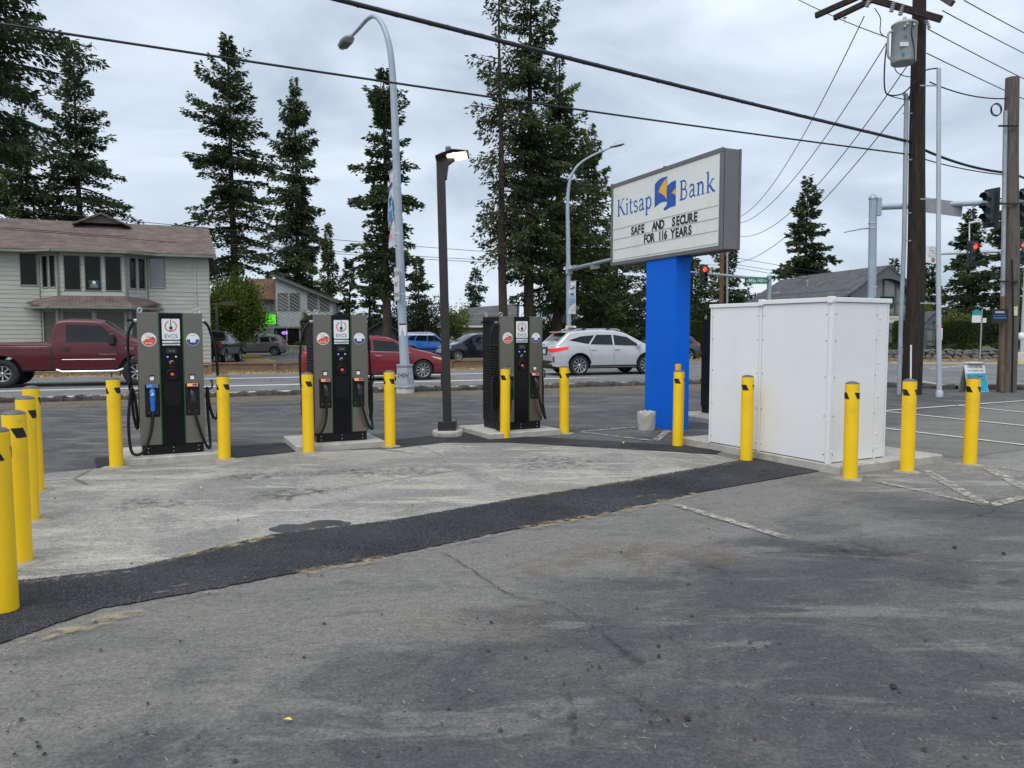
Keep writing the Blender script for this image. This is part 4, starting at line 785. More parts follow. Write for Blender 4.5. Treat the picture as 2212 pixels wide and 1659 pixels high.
for lo, hi_ in (((-.30, -.0044, .41), (.30, -.0034, .425)), ((-.30, -.0044, -.425), (.30, -.0034, -.41)), ((-.30, -.0044, -.409), (-.287, -.0034, .409)), ((.287, -.0044, -.409), (.30, -.0034, .409))): MB().b2(lo, hi_).build('border', SGNK, rs)
# --- second street light carrying a signal arm
Y1 = 46.0; a = P(1229, 700, Y1); O = Vector((a.x, a.y, -.1)); s2 = thing('street_light', 'grey street light and signal pole behind the silver SUV', 'street light', O)
pth = smooth_path([Vector((0, 0, 0))]+[P(u, v, Y1)-O for u, v in ((1228, 620), (1227, 520), (1226, 440), (1229, 400), (1236, 376), (1252, 354), (1280, 336), (1318, 319))], 6); n_ = len(pth)
MB().tube(pth, [.17+(.05-.17)*(i/(n_-1))**.7 for i in range(n_)], 12).build('pole', MATS['pole_grey_blue'], s2)
cobra(s2, P(1331, 315, Y1)-O, R(0), R(-14), 1.3)
ae = P(1380, 546, 36.0); MB().tube([P(1229, 583, Y1)-O, (P(1229, 583, Y1)-O).lerp(ae-O, .5), ae-O], [.13, .10, .07], 12).build('mast_arm', MATS['pole_grey_blue'], s2)
MB().box((0, 0, 0), (.4, .4, .5)).build('arm_clamp', GALV, s2).location = P(1229, 583, Y1)-O
tag(plate('street_name_sign', P(1285, 573, 41.6), R(-66), 1.0, .4, SGNB, None), 'back of a street name sign on the arm behind the bank sign', 'sign')
signal('', P(1348, 560, 37.5), R(-65), -1, 'traffic light hanging just below the left end of the bank sign', .95)
banner(P(1244, 607, Y1-.1), R(5), .42, 1.95, 'white banner with a blue star on the pole behind the silver SUV', None)
np_ = thing('traffic_sign', 'no pedestrians sign with a red ring above the silver SUV', 'traffic sign', P(1233, 715, Y1-.3), 0); plate('face', (0, 0, 0), 0, .62, .62, SGNW, np_)
b = MB(); b.grid([[(r_*math.cos(R(a)), -.006, r_*math.sin(R(a))) for r_ in (.21, .26)] for a in range(0, 361, 12)], smooth=False); b.box((0, -.008, 0), (.44, .002, .05), Matrix.Rotation(R(45), 4, 'Y')); b.build('red_ring', mat('ring_red', (.6, .03, .03), .5), np_)
MB().tube([(0, -.005, -.13), (.02, -.005, .0), (.0, -.005, .09)], .025, 6).build('walker', SGNK, np_)
MB().box((0, 0, 0), (.35, .12, .45)).build('pedestrian_head', SGNK, s2).location = P(1221, 690, Y1)-O
# --- far signal pole with the green street sign
Y2 = 55.0; a = P(1662, 640, Y2); O = Vector((a.x, a.y, 0)); s3 = thing('signal_pole', 'grey signal pole with a mast arm beside the green street sign', 'signal pole', O)
tp = P(1662, 597, Y2)-O; MB().tube([(0, 0, 0), tp], [.19, .16], 12).build('pole', MATS['pole_grey_blue'], s3); MB().lathe([(.18, 0), (.17, .06), (.001, .14)], 12).build('pole_cap', GALV, s3).location = tp
MB().tube([P(1662, 604, Y2)-O, P(1480, 587, 48.3)-O], [.13, .07], 10).build('mast_arm', GALV, s3); MB().tube([P(1662, 634, Y2)-O, P(1684, 632, Y2)-O], .03, 6).build('side_bracket', GALV, s3)
signal('', P(1521, 594, 49.0), R(8), 0, 'traffic light showing red to the right of the blue column', .95)
gs = thing('street_name_sign', 'green SE Mile Hill Dr street name sign', 'street sign', P(1634, 606, 53.0), R(2)); plate('face', (0, 0, 0), 0, 1.62, .45, GRN, gs, .01, .04)
MB().text('SE', .21, front(-.62, -.008, -.09), bold=.005).text('Mile Hill', .36, front(-.03, -.008, -.12), xs=.82, bold=.008).text('Dr', .21, front(.63, -.008, -.09), bold=.005).build('lettering', SGNW, gs)
# --- near signal pole at the right with its arm
Y3 = 27.6; a = P(1885, 700, Y3); O = Vector((a.x, a.y, 0)); s4 = thing('signal_pole', 'thick grey signal pole rising behind the white enclosure', 'signal pole', O)
tp = P(1886, 430, Y3)-O; MB().tube([(0, 0, 0), tp], [.15, .135], 14).build('pole', MATS['pole_grey_blue'], s4); MB().lathe([(.16, 0), (.155, .04), (.13, .09), (.02, .2), (.001, .2)], 14).build('pole_cap', GALV, s4).location = tp
a0 = P(1899, 447, Y3); MB().box((0, 0, 0), (.16, .22, .62)).build('arm_flange', MATS['pole_grey_blue'], s4).location = P(1897, 447, Y3)-O
MB().tube([a0-O, P(2330, 431, 26.4)-O], [.115, .065], 12).build('mast_arm', MATS['pole_grey_blue'], s4)
MB().tube([P(1885, 492, Y3)-O, P(1862, 494, Y3)-O, P(1823, 502, Y3)-O], [.04, .025, .02], 8).build('side_bracket', GALV, s4)
for v in (482, 492, 620): MB().lathe([(.148, -.02), (.148, .02)], 14).build('band_clamp', ZINC, s4).location = P(1885, v, Y3)-O
ps = thing('pedestrian_signal', 'dark green pedestrian signal box above the white enclosure roof', 'pedestrian signal', P(1909, 654, Y3-.5), R(20)); MB().prism(off(rrect(.56, .42, .1), 0, 0), -.2, .2).build('housing', mat('signal_green', (.01, .075, .06), .4), ps, .02); MB().b2((-.3, -.32, .18), (.3, -.1, .215)).build('hood', MATS['signal_green'], ps, .01)
tag(plate('street_name_sign', P(2032, 447, Y3-.6), R(14), 1.8, .5, SGNB, None, .02), 'weathered back of a street name sign hung from the near signal arm', 'sign').rotation_euler = (0, R(4), R(14))
signal('', P(2137, 449, 26.9), R(-72), -1, 'traffic light seen from the side on the near signal arm', .98); signal('', P(2214, 447, 26.7), R(-72), -1, 'traffic light at the right edge on the near signal arm', .98)
# --- far arm with two red lights
Y4 = 43.0; O = P(2300, 700, 40.5); O.z = 0; s5 = thing('signal_pole', 'far signal arm reaching in from the right behind the utility poles', 'signal pole', O)
MB().tube([(0, 0, 0), P(2300, 500, 40.5)-O], [.2, .16], 12).build('pole', GALV, s5); MB().tube([P(2300, 537, 40.5)-O, P(1990, 550, Y4)-O], [.12, .06], 10).build('mast_arm', GALV, s5)
MB().tube([P(2094, 545, 42.4)-O, P(2094, 480, 42.4)-O], .035, 8).tube([P(2094, 482, 42.4)-O, P(2112, 478, 42.0)-O], .06, 8).build('camera_mast', SGNW, s5)
signal('', P(2103, 547, 42), R(6), 0, 'red traffic light between the two utility poles'); signal('', P(2207, 543, 41.3), R(6), 0, 'red traffic light cut by the right edge of the picture')
ys = thing('traffic_sign', 'white LEFT TURN YIELD ON FLASHING YELLOW sign behind the thin pole', 'traffic sign', P(2016, 549, 42.6), R(4)); plate('face', (0, 0, 0), 0, .86, .92, SGNW, ys, .01)
MB().text('LEFT TURN', .13, front(0, -.008, .28), xs=.85).text('YIELD', .2, front(0, -.008, .10)).text('ON FLASHING', .105, front(0, -.008, -.01), xs=.85).text('YELLOW', .18, front(0, -.008, -.18), xs=.85).prism(off(disc(.11, 20), 0, -.32), -.009, -.006).build('lettering', SGNK, ys)
MB().prism(off([(-.08, 0), (-.02, .06), (-.02, .02), (.08, .02), (.08, -.02), (-.02, -.02), (-.02, -.06)], 0, -.32), -.012, -.010).build('arrow', mat('arrow_amber', (.8, .4, .02)), ys)
# ------------------------------------------------------------------ utility poles
WP = mat('pole_creosote', (.026, .018, .014), .9, var=.5, vs=4, stretch=(5, 5, .5), bump=.8, bs=14, dirt=(.055, .043, .035), dirt_amt=.7, dirt_scale=2); WPG = mat('pole_weathered', (.115, .098, .085), .9, var=.4, vs=4, stretch=(5, 5, .5), bump=.8, bs=14, dirt=(.06, .045, .035), dirt_amt=.8, dirt_scale=2)
p = G(1977, 853); O1 = Vector((p.x, p.y+.2, 0)); Yp = O1.y
u1 = thing('utility_pole', 'dark wooden utility pole with crossarms at the top', 'utility pole', O1)
def onp(u, v, dy=0.0): return P(u, v, Yp+dy)-O1
zt = [onp(1979, 600), onp(1981, 300), onp(1986, 0), onp(1988, -150)]
MB().tube(smooth_path([Vector((0, 0, -.05))]+zt, 5), [.245-.006*i for i in range(21)], 18).build('shaft', WP, u1)
def beam(b, a, c, w_, h_):
    d = (c-a); L_ = d.length; q = d.to_track_quat('X', 'Z').to_matrix().to_4x4()
    b.box((L_/2, 0, 0), (L_, w_, h_), Matrix.Translation(a) @ q); return b
for du, dv, dy in ((0, 0, -.18), (40, 5, .22)): beam(MB(), onp(1762+du, 34+dv, 1.6+dy), onp(2120+du*.3, -125+dv, -1.6+dy), .10, .14).build('crossarm', WP, u1, .006)
beam(MB(), onp(1862, -8, .3), onp(2034, 42, -.6), .11, .15).build('crossarm', WP, u1, .006); beam(MB(), onp(2010, -22, -.2), onp(2058, 8, -.7), .11, .14).build('crossarm', WPG, u1, .006)
INS = mat('porcelain', (.42, .40, .40), .25, var=.1); iz = None
def insul(pos, parent, n=3, rot=(0, 0, 0)):
    pr = []
    for k in range(n): pr += [(.02, k*.05), (.055, k*.05+.012), (.05, k*.05+.024), (.02, k*.05+.036)]
    o = MB().lathe(pr, 12).build('insulator', INS, parent); o.location = pos; o.rotation_euler = rot; return o
for u, v, dy in ((1776, 24, 1.5), (1825, 40, 1.6)): insul(onp(u, v, dy), u1, 1); MB().tube([onp(u, v, dy)+Vector((0, 0, .0)), onp(u, v+12, dy)], .01, 6).build('pin', ZINC, u1)
for u, v, dy, rr_ in ((1872, 15, 0, .4), (1925, 26, -.2, .25), (1944, 33, -.2, .3), (2008, 62, -.4, -.4)): insul(onp(u, v, dy), u1, 5, (0, rr_, 0))
# transformer can
tr = thing('transformer', 'light grey pole transformer can hung on the utility pole', 'transformer', P(1951, 139, Yp-.55), 0); CAN = mat('transformer_grey', (.36, .40, .39), .45, var=.08, dirt=(.2, .17, .14), dirt_amt=.4)
MB().lathe([(.001, .0), (.27, .01), (.285, .05), (.285, .90), (.30, .91), (.30, .94), (.24, .985), (.001, 1.01)], 28).build('tank', CAN, tr)
MB().lathe([(.03, 1.0), (.05, 1.03), (.03, 1.06), (.045, 1.09), (.02, 1.13), (.001, 1.14)], 12).build('bushing', INS, tr); MB().tube(smooth_path([(-.26, 0, .78), (-.38, 0, .74), (-.39, 0, .5), (-.37, 0, .2), (-.27, 0, .1)], 5), .03, 8).build('lifting_pipe', CAN, tr)
MB().text('75', .11, front(-.12, -.30, .50)).build('lettering', SGNK, tr); MB().b2((-.23, -.292, .33), (-.03, -.26, .42)).build('number_label', SGNW, tr); MB().b2((-.18, -.292, .13), (-.12, -.27, .19)).build('makers_plate', LBLUE, tr); MB().tube(smooth_path([(.05, -.29, .9), (.03, -.30, .6), (.1, -.30, .3), (.12, -.29, -.2), (.12, -.1, -.9)], 5), .012, 6).build('lead', CABLE, tr); MB().b2((.25, .1, .3), (.33, .5, .4)).b2((.25, .1, .7), (.33, .5, .8)).build('bracket', ZINC, tr)
for dx, dz in ((-.14, .78), (-.08, .84), (.08, .82)): MB().lathe([(.03, 0), (.04, .03), (.02, .05)], 8, Matrix.Translation((dx, -.28, dz)) @ Matrix.Rotation(R(90), 4, 'X')).build('terminal', INS, tr)
CON = MATS['galvanised_steel']
def conduit(name, label, pts, r, parent=None, bands=()):
    o = MB().tube(pts, r, 10).build(name, CON, parent); return tag(o, label, 'conduit') if parent is None else o
conduit('conduit', 'thin grey conduit strapped to the left of the dark utility pole', [P(1942, 852, Yp-.1), P(1946, 700, Yp-.1), P(1953, 520, Yp-.1), P(1958, 230, Yp-.1), P(1957, 205, Yp-.1), P(1952, 203, Yp-.1)], .055)
for v in (245, 345, 460, 520): MB().b2((-.18, -.012, -.012), (.05, .012, .012)).build('standoff_bracket', GALV, u1).location = onp(1966, v, -.08)
tpole = tag(MB().tube([G(2029, 857), P(2027, 600, 19.1), P(2028, 148, 19.1)], [.062, .056, .05], 12).build('riser_pipe', mat('riser_pale', (.46, .50, .54), .45, .2, var=.08), None), 'slim pale metal riser pole right of the dark utility pole', 'pole')
MB().lathe([(.085, 0), (.085, .12), (.066, .16)], 12).build('foot', MATS['riser_pale'], tpole).location = G(2029, 857); MB().b2((-.058, -.07, 0), (.058, -.055, .05)).build('red_tag', BANR, tpole).location = P(2027, 706, 19.1); MB().b2((-.058, -.07, 0), (.058, -.055, .3)).build('white_tag', SGNW, tpole).location = P(2027, 735, 19.1)
for v in (185, 430, 655): MB().b2((-.4, -.015, -.015), (.1, .015, .015)).build('standoff_bracket', GALV, tpole).location = P(2023, v, 19.12)
MB().tube([onp(1967, 860, -.26), onp(1968, 745, -.25)], .022, 8).build('ground_wire_cover', WHITE, u1)
p = G(2184, 848); O2 = Vector((p.x, p.y+.2, 0)); u2 = thing('utility_pole', 'shorter weathered wooden utility pole near the right edge', 'utility pole', O2); Yq = O2.y
MB().tube(smooth_path([Vector((0, 0, -.05))]+[P(2183, 600, Yq)-O2, P(2183, 350, Yq)-O2, P(2187, 168, Yq)-O2], 5), [.235-.005*i for i in range(16)], 18).build('shaft', WPG, u2)
MB().tube([P(2166, 640, Yq-.15)-O2, P(2172, 240, Yq-.1)-O2], .055, 8).build('conduit', CON, u2); MB().tube([P(2164, 846, Yq-.2)-O2, P(2166, 640, Yq-.15)-O2], .06, 8).build('rusty_conduit', mat('rust_pipe', (.14, .09, .05), .8, var=.3), u2); MB().tube([P(2186, 848, Yq-.26)-O2, P(2189, 690, Yq-.25)-O2, P(2186, 560, Yq-.24)-O2], .018, 6).build('service_cable', CABLE, u2)
for v in (440, 608, 272): MB().b2((-.25, -.02, -.02), (.25, .02, .02)).build('strap', WP, u2).location = P(2178, v, Yq-.24)-O2
MB().lathe([(.06, 0), (.1, .04), (.1, .14), (.05, .2), (.001, .21)], 14).build('meter_dome', WHITE, u2).location = P(2205, 735, Yq-.1)-O2; MB().b2((-.05, -.02, -.12), (.05, .0, .12)).build('tag_plate', mat('tag_cream', (.6, .57, .4), .6), u2).location = P(2193, 672, Yq-.22)-O2
for k in range(2): MB().tube([P(2151+11*math.cos(R(a))+k*2, 238+13*math.sin(R(a))-k*2, Yq-.1) for a in range(0, 361, 20)], .012, 6).build('wire_coil', CABLE, u2).location = -O2
yd = thing('poster_sign', 'black poster with blue lines nailed to the right utility pole', 'poster', P(2160, 683, Yq-.33), R(-12)); MB().b2((-.19, -.004, -.19), (.19, .004, .19)).build('board', SGNK, yd); MB().b2((-.15, -.007, -.06), (.15, -.0045, -.03)).b2((-.16, -.007, .01), (.13, -.0045, .025)).build('blue_line', LBLUE, yd); MB().b2((-.12, -.007, .08), (.1, -.0045, .13)).build('white_field', mat('poster_grey', (.4, .42, .45)), yd)
# wooden pole and mast behind the bank sign
far_p = G(1557, 700, 0) if False else P(1557, 700, 58); O3 = Vector((far_p.x, far_p.y, 0)); u3 = thing('utility_pole', 'reddish brown wooden pole behind the right end of the bank sign', 'utility pole', O3); MB().tube([(0, 0, 0), (0, 0, 11.5)], [.2, .14], 12).build('shaft', mat('pole_red_brown', (.17, .085, .05), .9, var=.4, vs=4, stretch=(5, 5, .5), bump=.5), u3)
MB().b2((-1.1, -.06, 10.6), (1.1, .06, 10.75)).build('crossarm', MATS['pole_red_brown'], u3)
tag(MB().tube([P(1571, 745, 57), P(1571, 545, 57)], [.09, .07], 8).build('thin_mast', CON), 'thin pale metal mast beside the brown wooden pole', 'pole')
# ------------------------------------------------------------------ wires
WIRE = mat('wire', (.02, .02, .022), .5, var=.1)
def wire(a, b_, sag, r, label, n=28, twist=0):
    pts = [a.lerp(b_, i/n)-Vector((0, 0, sag*4*(i/n)*(1-i/n))) for i in range(n+1)]
    b = MB(); b.tube(pts, r, 6)
    return tag(b.build('overhead_wire', WIRE), label, 'wire', 'overhead wires')
a1 = P(1968, 307, Yp); wb = wire(a1, Vector((-16.1, 2.1, a1.z+.15)), .12, .036, 'thick cable bundle crossing the sky from top left to the dark utility pole')
b = MB(); e2 = Vector((-16.1, 2.1, a1.z+.15)); pts = []
for i in range(301):
    f = i/300; c = a1.lerp(e2, f)-Vector((0, 0, .12*4*f*(1-f))); pts.append(c+Vector((.3*math.cos(i*1.1), -.5*math.cos(i*1.1), math.sin(i*1.1)))*.033)
b.tube(pts, .012, 5); b.build('lashing', mat('lashing', (.05, .05, .055), .35, .3), wb)
a2 = P(1968, 334, Yp); wire(a2, Vector((-27, .4, a2.z)), .25, .019, 'single cable below the thick bundle running left from the dark utility pole')
wire(P(1984, 318, Yp), P(2172, 373, Yq), .10, .032, 'thick cable between the two wooden utility poles'); wire(P(1984, 340, Yp), P(2172, 378, Yq), .06, .014, 'thin cable just below the thick one between the utility poles'); wire(P(2192, 376, Yq), P(2400, 440, 28), .1, .03, 'thick cable leaving the right utility pole to the right'); wire(P(2008, 177, Yp), P(2176, 213, Yq), .12, .016, 'service wire from the dark pole to the top of the right pole')
for i, (u, v, v2, dy) in enumerate(((2083, 1, 205, -.7), (2036, 23, 245, -.5), (2003, 62, 300, -.3), (2002, 115, 330, 0))):
    wire(P(u, v, Yp+dy), P(2520, v2, 46), .25, .013, ('highest', 'second highest', 'third highest', 'lowest')[i]+' of the four thin wires running to the upper right corner')
for i, (u, v, dy, v2, sg_) in enumerate(((1867, 35, .1, 462, 2.0), (1917, 90, -.3, 474, 1.8), (1962, 139, -.1, 487, 2.2), (1972, 200, -.1, 560, 1.6))):
    wire(P(u, v, Yp+dy), P(1556, v2, 57.8), sg_, .014, ('leftmost', 'second', 'third', 'rightmost')[i]+' slanting wire from the dark utility pole down behind the bank sign')
wire(P(1720, -3, 24), P(1920, 82, Yp-.2), .05, .012, 'thin wire over the left ends of the crossarms')
for i, (v0, v1, y0, y1) in enumerate(((433, 573, 33.5, 58), (481, 586, 33.5, 58), (478, 580, 34.5, 58.5))):
    wire(P(-150, v0, y0), P(1557, v1, y1), .35, .016, ('upper', 'lower', 'middle')[i]+' wire along the far side of the road before the grey building')
for i, (v0, v1) in enumerate(((566, 640), (573, 648), (551, 636))):
    wire(P(1557, v0, 58), P(2350, v1+30, 75), .3, .018, ('middle', 'lower', 'upper')[i]+' wire running right from the brown pole past the arched building')
for pts, nm in (([(1916, 92), (1911, 140), (1911, 190), (1920, 205), (1945, 204), (1962, 192), (1985, 168), (2000, 152), (2026, 147)], 'black service cable looping from transformer to the riser pole'), ([(1934, 100), (1932, 140), (1940, 158), (1965, 166), (1985, 160)], 'short dark lead looping below the transformer'), ([(1911, 192), (1916, 204), (1940, 212), (1958, 214), (1966, 205)], 'thin lead loop at the conduit head left of the pole'), ([(1890, 18), (1902, 40), (1902, 70), (1920, 84)], 'thin lead from the crossarm insulator to the transformer')):
    tag(MB().tube(smooth_path([P(u, v, Yp-.35) for u, v in pts], 8), .017 if 'black' in nm else .011, 6).build('service_lead', CABLE), nm, 'cable')
# ------------------------------------------------------------------ A-frame sign
af = thing('sandwich_board', 'white and light blue A-frame board by the right utility pole', 'A-frame sign', G(2113, 847), R(10)); AW = .62
CY_ = mat('board_cyan', (.03, .40, .62), .5); MT = Matrix.Rotation(R(-14), 4, 'X')
bd = MB().box((0, 0, .40), (AW, .025, .80), MT).build('front_panel', SGNW, af); MB().box((0, .36, .40), (AW, .025, .80), Matrix.Translation((0, .40, 0)) @ Matrix.Rotation(R(14), 4, 'X') @ Matrix.Translation((0, -.40, 0))).build('rear_panel', mat('board_grey', (.3, .3, .29), .6), af)
MB().box((0, -.0145, .26), (AW-.02, .003, .50), MT).build('blue_field', CY_, bd)
b = MB(); b.text('THE RIDGE', .095, MT @ front(0, -.017, .655), xs=1.0).text('AT PAYSENO LANE', .055, MT @ front(0, -.017, .56), xs=1.0).text('Brand New', .095, MT @ front(-.02, -.018, .40), bold=.01).build('lettering', SGNK, bd); MB().text('NOW LEASING', .065, MT @ front(0, -.018, .31)).text('CALL', .06, MT @ front(.03, -.018, .22)).text('871-1636', .06, MT @ front(.05, -.018, .07)).build('lettering', NAVY, bd)
MB().b2((-.2, -.03, .76), (.2, .2, .80)).build('hinge', SGNW, af).location = (0, .13, 0)
# ------------------------------------------------------------------ vehicles
CGL = mat('car_glass', (.010, .013, .013), .03, spec=.45, var=.2); TYRE = mat('tyre_rubber', (.018, .018, .018), .8, var=.2, bump=.2, bs=40); RIM = mat('alloy', (.48, .49, .50), .3, .9, var=.05); TRIM = mat('car_trim_black', (.014, .014, .015), .5); CHR = mat('chrome', (.75, .76, .77), .12, 1.0, var=.03)
TAIL = mat('tail_light', (.42, .012, .012), .15, coat=.6); TAILB = mat('brake_light_lit', (.7, .02, .02), .2, emit=(1, .03, .02), es=.25); HEADL = mat('head_light', (.55, .57, .58), .08, spec=.8); AMB = mat('amber_lens', (.7, .25, .02), .2); PLT = mat('number_plate', (.55, .62, .72), .4)
class Car:
    def __init__(s, name, label, cat, pos, heading, L, W, H, top, belt, sill, arches, wr, plan, paint, tumble=.28, sm=.10, group='vehicles on the road and in the lots', rr=.10, crown=.035):
        s.L, s.W, s.paint, s.wr, s.arches = L, W, paint, wr, arches
        s.t = thing(name, label, cat, pos, heading, group)
        xs = np.linspace(-.3, L+.3, 1201); k = max(1, int(sm/(xs[1]-xs[0])))
        def prof(pts, kk):
            z = np.interp(xs, [p[0] for p in pts], [p[1] for p in pts])
            if kk > 1:
                ker = np.hanning(2*kk+1); ker /= ker.sum(); z = np.convolve(np.pad(z, kk, 'edge'), ker, 'valid')
            return lambda x: float(np.interp(x, xs, z))
        s.top = prof(top, k); s.belt = prof(belt, k*2); s.plan = prof(plan, k*2); s.sill = sill; s.tum = tumble; s.rr = rr; s.crown = crown
        st = set(np.linspace(0, L, 64))
        for xc, ra in arches:
            for a in np.linspace(-90, 90, 19): st.add(xc+ra*math.sin(R(a)))
            st.add(xc-ra-.004); st.add(xc+ra+.004)
        s.st = sorted(x for x in st if 0 <= x <= L); rows = [s.ring(x) for x in s.st]
        b = MB(); full = []
        for x, r in zip(s.st, rows): full.append([(x-L/2, -y, z) for y, z in r]+[(x-L/2, y, z) for y, z in r[::-1][1:]])
        b.grid(full, smooth=True, flip=True); n = len(full[0]); b.add(full[0], [list(range(n))]); b.add(full[-1], [list(range(n))[::-1]])
        s.body = b.build('body', paint, s.t)
        MB().b2((-L/2+.12, -W/2+.27, sill-.06), (L/2-.12, W/2-.27, .75)).build('underbody', TRIM, s.t)
    def low(s, x):
        z = s.sill
        if x < .35: z = s.sill+.06*(1-x/.35)
        if x > s.L-.35: z = s.sill+.04*(1-(s.L-x)/.35)
        for xc, ra in s.arches:
            if abs(x-xc) < ra: z = max(z, s.wr+math.sqrt(max(0, ra*ra-(x-xc)**2)))
        return z
    def ring(s, x):
        hw = s.W/2*s.plan(x); zt = s.top(x); zl = s.low(x); zb = min(s.belt(x), zt-.03); zb = max(zb, zl+.02); o = []
        zm = (s.sill+zb)*.5+.05
        for k in range(8):
            z = zl+(zb-zl)*k/7; o.append((hw*(1-.05*((z-zm)/max(.2, zb-s.sill))**2*4*.55), z))
        yb = o[-1][0]; rr = min(s.rr, .55*(zt-zb)); ze = zt-rr
        for k in range(1, 5):
            z = zb+(ze-zb)*k/4; o.append((yb-s.tum*(z-zb)-.008*min(1, k), z))
        ye, zz = o[-1]
        for k in range(1, 6):
            a = R(90*k/5); o.append((ye-rr*1.3*(1-math.cos(a)), zz+rr*math.sin(a)))
        y1, z1 = o[-1]
        for k in range(1, 5): y = y1*(1-k/4); o.append((y, z1+s.crown*(1-(y/max(y1, .01))**2)))
        return o
    def side(s, x, z):
        r = s.ring(x); best = r[0][0]
        for (y0, z0), (y1, z1) in zip(r[:13], r[1:14]):
            if z0 <= z <= z1+1e-9: return y0+(y1-y0)*((z-z0)/max(1e-6, z1-z0))
        return r[13][0] if z > r[12][1] else best
    def topz(s, x, y):
        r = s.ring(x)[11:]; ys = [p[0] for p in r][::-1]; zs = [p[1] for p in r][::-1]
        return float(np.interp(abs(y), ys, zs))
    def patch(s, name, c, m, e=.006, nx=8, nz=5, sides=(-1, 1), parent=None, th=0):
        for sd in sides:
            rows = []
            for j in range(nz+1):
                r = []
                for i in range(nx+1):
                    a, b_ = i/nx, j/nz
                    x = (c[0][0]*(1-a)+c[1][0]*a)*(1-b_)+(c[3][0]*(1-a)+c[2][0]*a)*b_; z = (c[0][1]*(1-a)+c[1][1]*a)*(1-b_)+(c[3][1]*(1-a)+c[2][1]*a)*b_
                    r.append((x-s.L/2, sd*(s.side(min(max(x, .001), s.L-.001), z)+e), z))
                rows.append(r)
            MB().grid(rows, flip=(sd > 0)).build(name, m, parent or s.t)
    def tpatch(s, name, x0, x1, w0, w1, m, e=.006, n=8):
        rows = []
        for i in range(n+1):
            x = x0+(x1-x0)*i/n; wd = w0+(w1-w0)*i/n; rows.append([(x-s.L/2, y, s.topz(x, y)+e) for y in np.linspace(-wd, wd, 9)])
        MB().grid(rows).build(name, m, s.t)
    def line(s, name, pts, m, r=.008, sides=(-1, 1), e=.0, nn=6):
        for sd in sides:
            P_ = []
            for (x0, z0), (x1, z1) in zip(pts[:-1], pts[1:]):
                for k in range(nn): x = x0+(x1-x0)*k/nn; z = z0+(z1-z0)*k/nn; P_.append((x-s.L/2, sd*(s.side(x, z)+e), z))
            x, z = pts[-1]; P_.append((x-s.L/2, sd*(s.side(x, z)+e), z)); MB().tube(P_, r, 5).build(name, m, s.t)
    def wheels(s, n=10, w_=.22, inset=.03, rimr=.66, style='split'):
        for xc, ra in s.arches:
            for sd in (-1, 1):
                y = sd*(s.W/2-inset-w_/2); e = D.objects.new('wheel', None); COL.objects.link(e); e.parent = s.t; e.location = (xc-s.L/2, y, s.wr); M = Matrix.Rotation(R(-90*sd), 4, 'X'); r = s.wr; rm = r*rimr
                # lathe axis is made to point outwards
                MB().lathe([(rm, -w_/2), (r*.93, -w_/2), (r, -w_/2+.03), (r, w_/2-.03), (r*.95, w_/2-.005), (rm*1.02, w_/2), (rm, w_/2-.02)], 32, M, True, False).build('tyre', TYRE, e)
                MB().lathe([(rm, w_/2-.01), (rm*.95, w_/2-.005), (rm*.92, w_/2-.03), (rm*.90, -w_/2)], 28, M, True, False).build('rim', RIM, e)
                MB().lathe([(.001, w_/2-.09), (rm*.9, w_/2-.09)], 20, M, False, False).build('brake_disc', TRIM, e)
                b = MB()
                for k in range(n):
                    a = 2*math.pi*k/n; f = .10*(10/n)**.5
                    p0 = [(rm*.10*math.cos(a-.5), rm*.10*math.sin(a-.5)), (rm*.93*math.cos(a-f), rm*.93*math.sin(a-f)), (rm*.93*math.cos(a+f), rm*.93*math.sin(a+f)), (rm*.10*math.cos(a+.5), rm*.10*math.sin(a+.5))]
                    b.add([(x, y_, w_/2-.02+(.0 if i in (1, 2) else -.012)) for i, (x, y_) in enumerate(p0)]+[(x, y_, w_/2-.07) for x, y_ in p0], [(0, 1, 2, 3), (0, 4, 5, 1), (3, 2, 6, 7)], M)
                b.build('spokes', RIM, e); MB().lathe([(rm*.2, w_/2-.05), (rm*.19, w_/2-.015), (.001, w_/2-.01)], 16, M).build('hub_cap', RIM, e)
    def boxp(s, name, lo, hi, m, bev=.01, parent=None):
        return MB().b2((lo[0]-s.L/2, lo[1], lo[2]), (hi[0]-s.L/2, hi[1], hi[2])).build(name, m, parent or s.t, bev)
    def mirror(s, x, z, m, sz=(.12, .17, .14), stalk=True):
        for sd in (-1, 1):
            y = s.side(x, z); o = MB(); lo = (x-s.L/2-sz[0]/2, min(sd*(y+.05), sd*(y+.05+sz[1])), z-sz[2]/2); hi = (x-s.L/2+sz[0]/2, max(sd*(y+.05), sd*(y+.05+sz[1])), z+sz[2]/2); o.b2(lo, hi).build('mirror', m, s.t, .035, 3)
            MB().b2((x-s.L/2-.03, min(sd*(y-.02), sd*(y+.07)), z-sz[2]/2+.0), (x-s.L/2+.03, max(sd*(y-.02), sd*(y+.07)), z-sz[2]/2+.035)).build('mirror_arm', TRIM, s.t)
    def handles(s, xs, z, m):
        for x in xs:
            for sd in (-1, 1):
                y = s.side(x, z)+.012; MB().box((x-s.L/2, sd*(y+.008), z), (.2, .022, .032)).build('door_handle', m, s.t, .008)
PLAN = [(0, .80), (.12, .90), (.45, .97), (1.2, 1.0), (3.6, 1.0), (4.3, .97), (4.62, .86), (4.8, .70), (4.9, .55)]
def plan_for(L): return [(x*L/4.9, f) for x, f in PLAN]
def road_pos(s_, t_, z=0): return RD(s_, t_, z-.01)
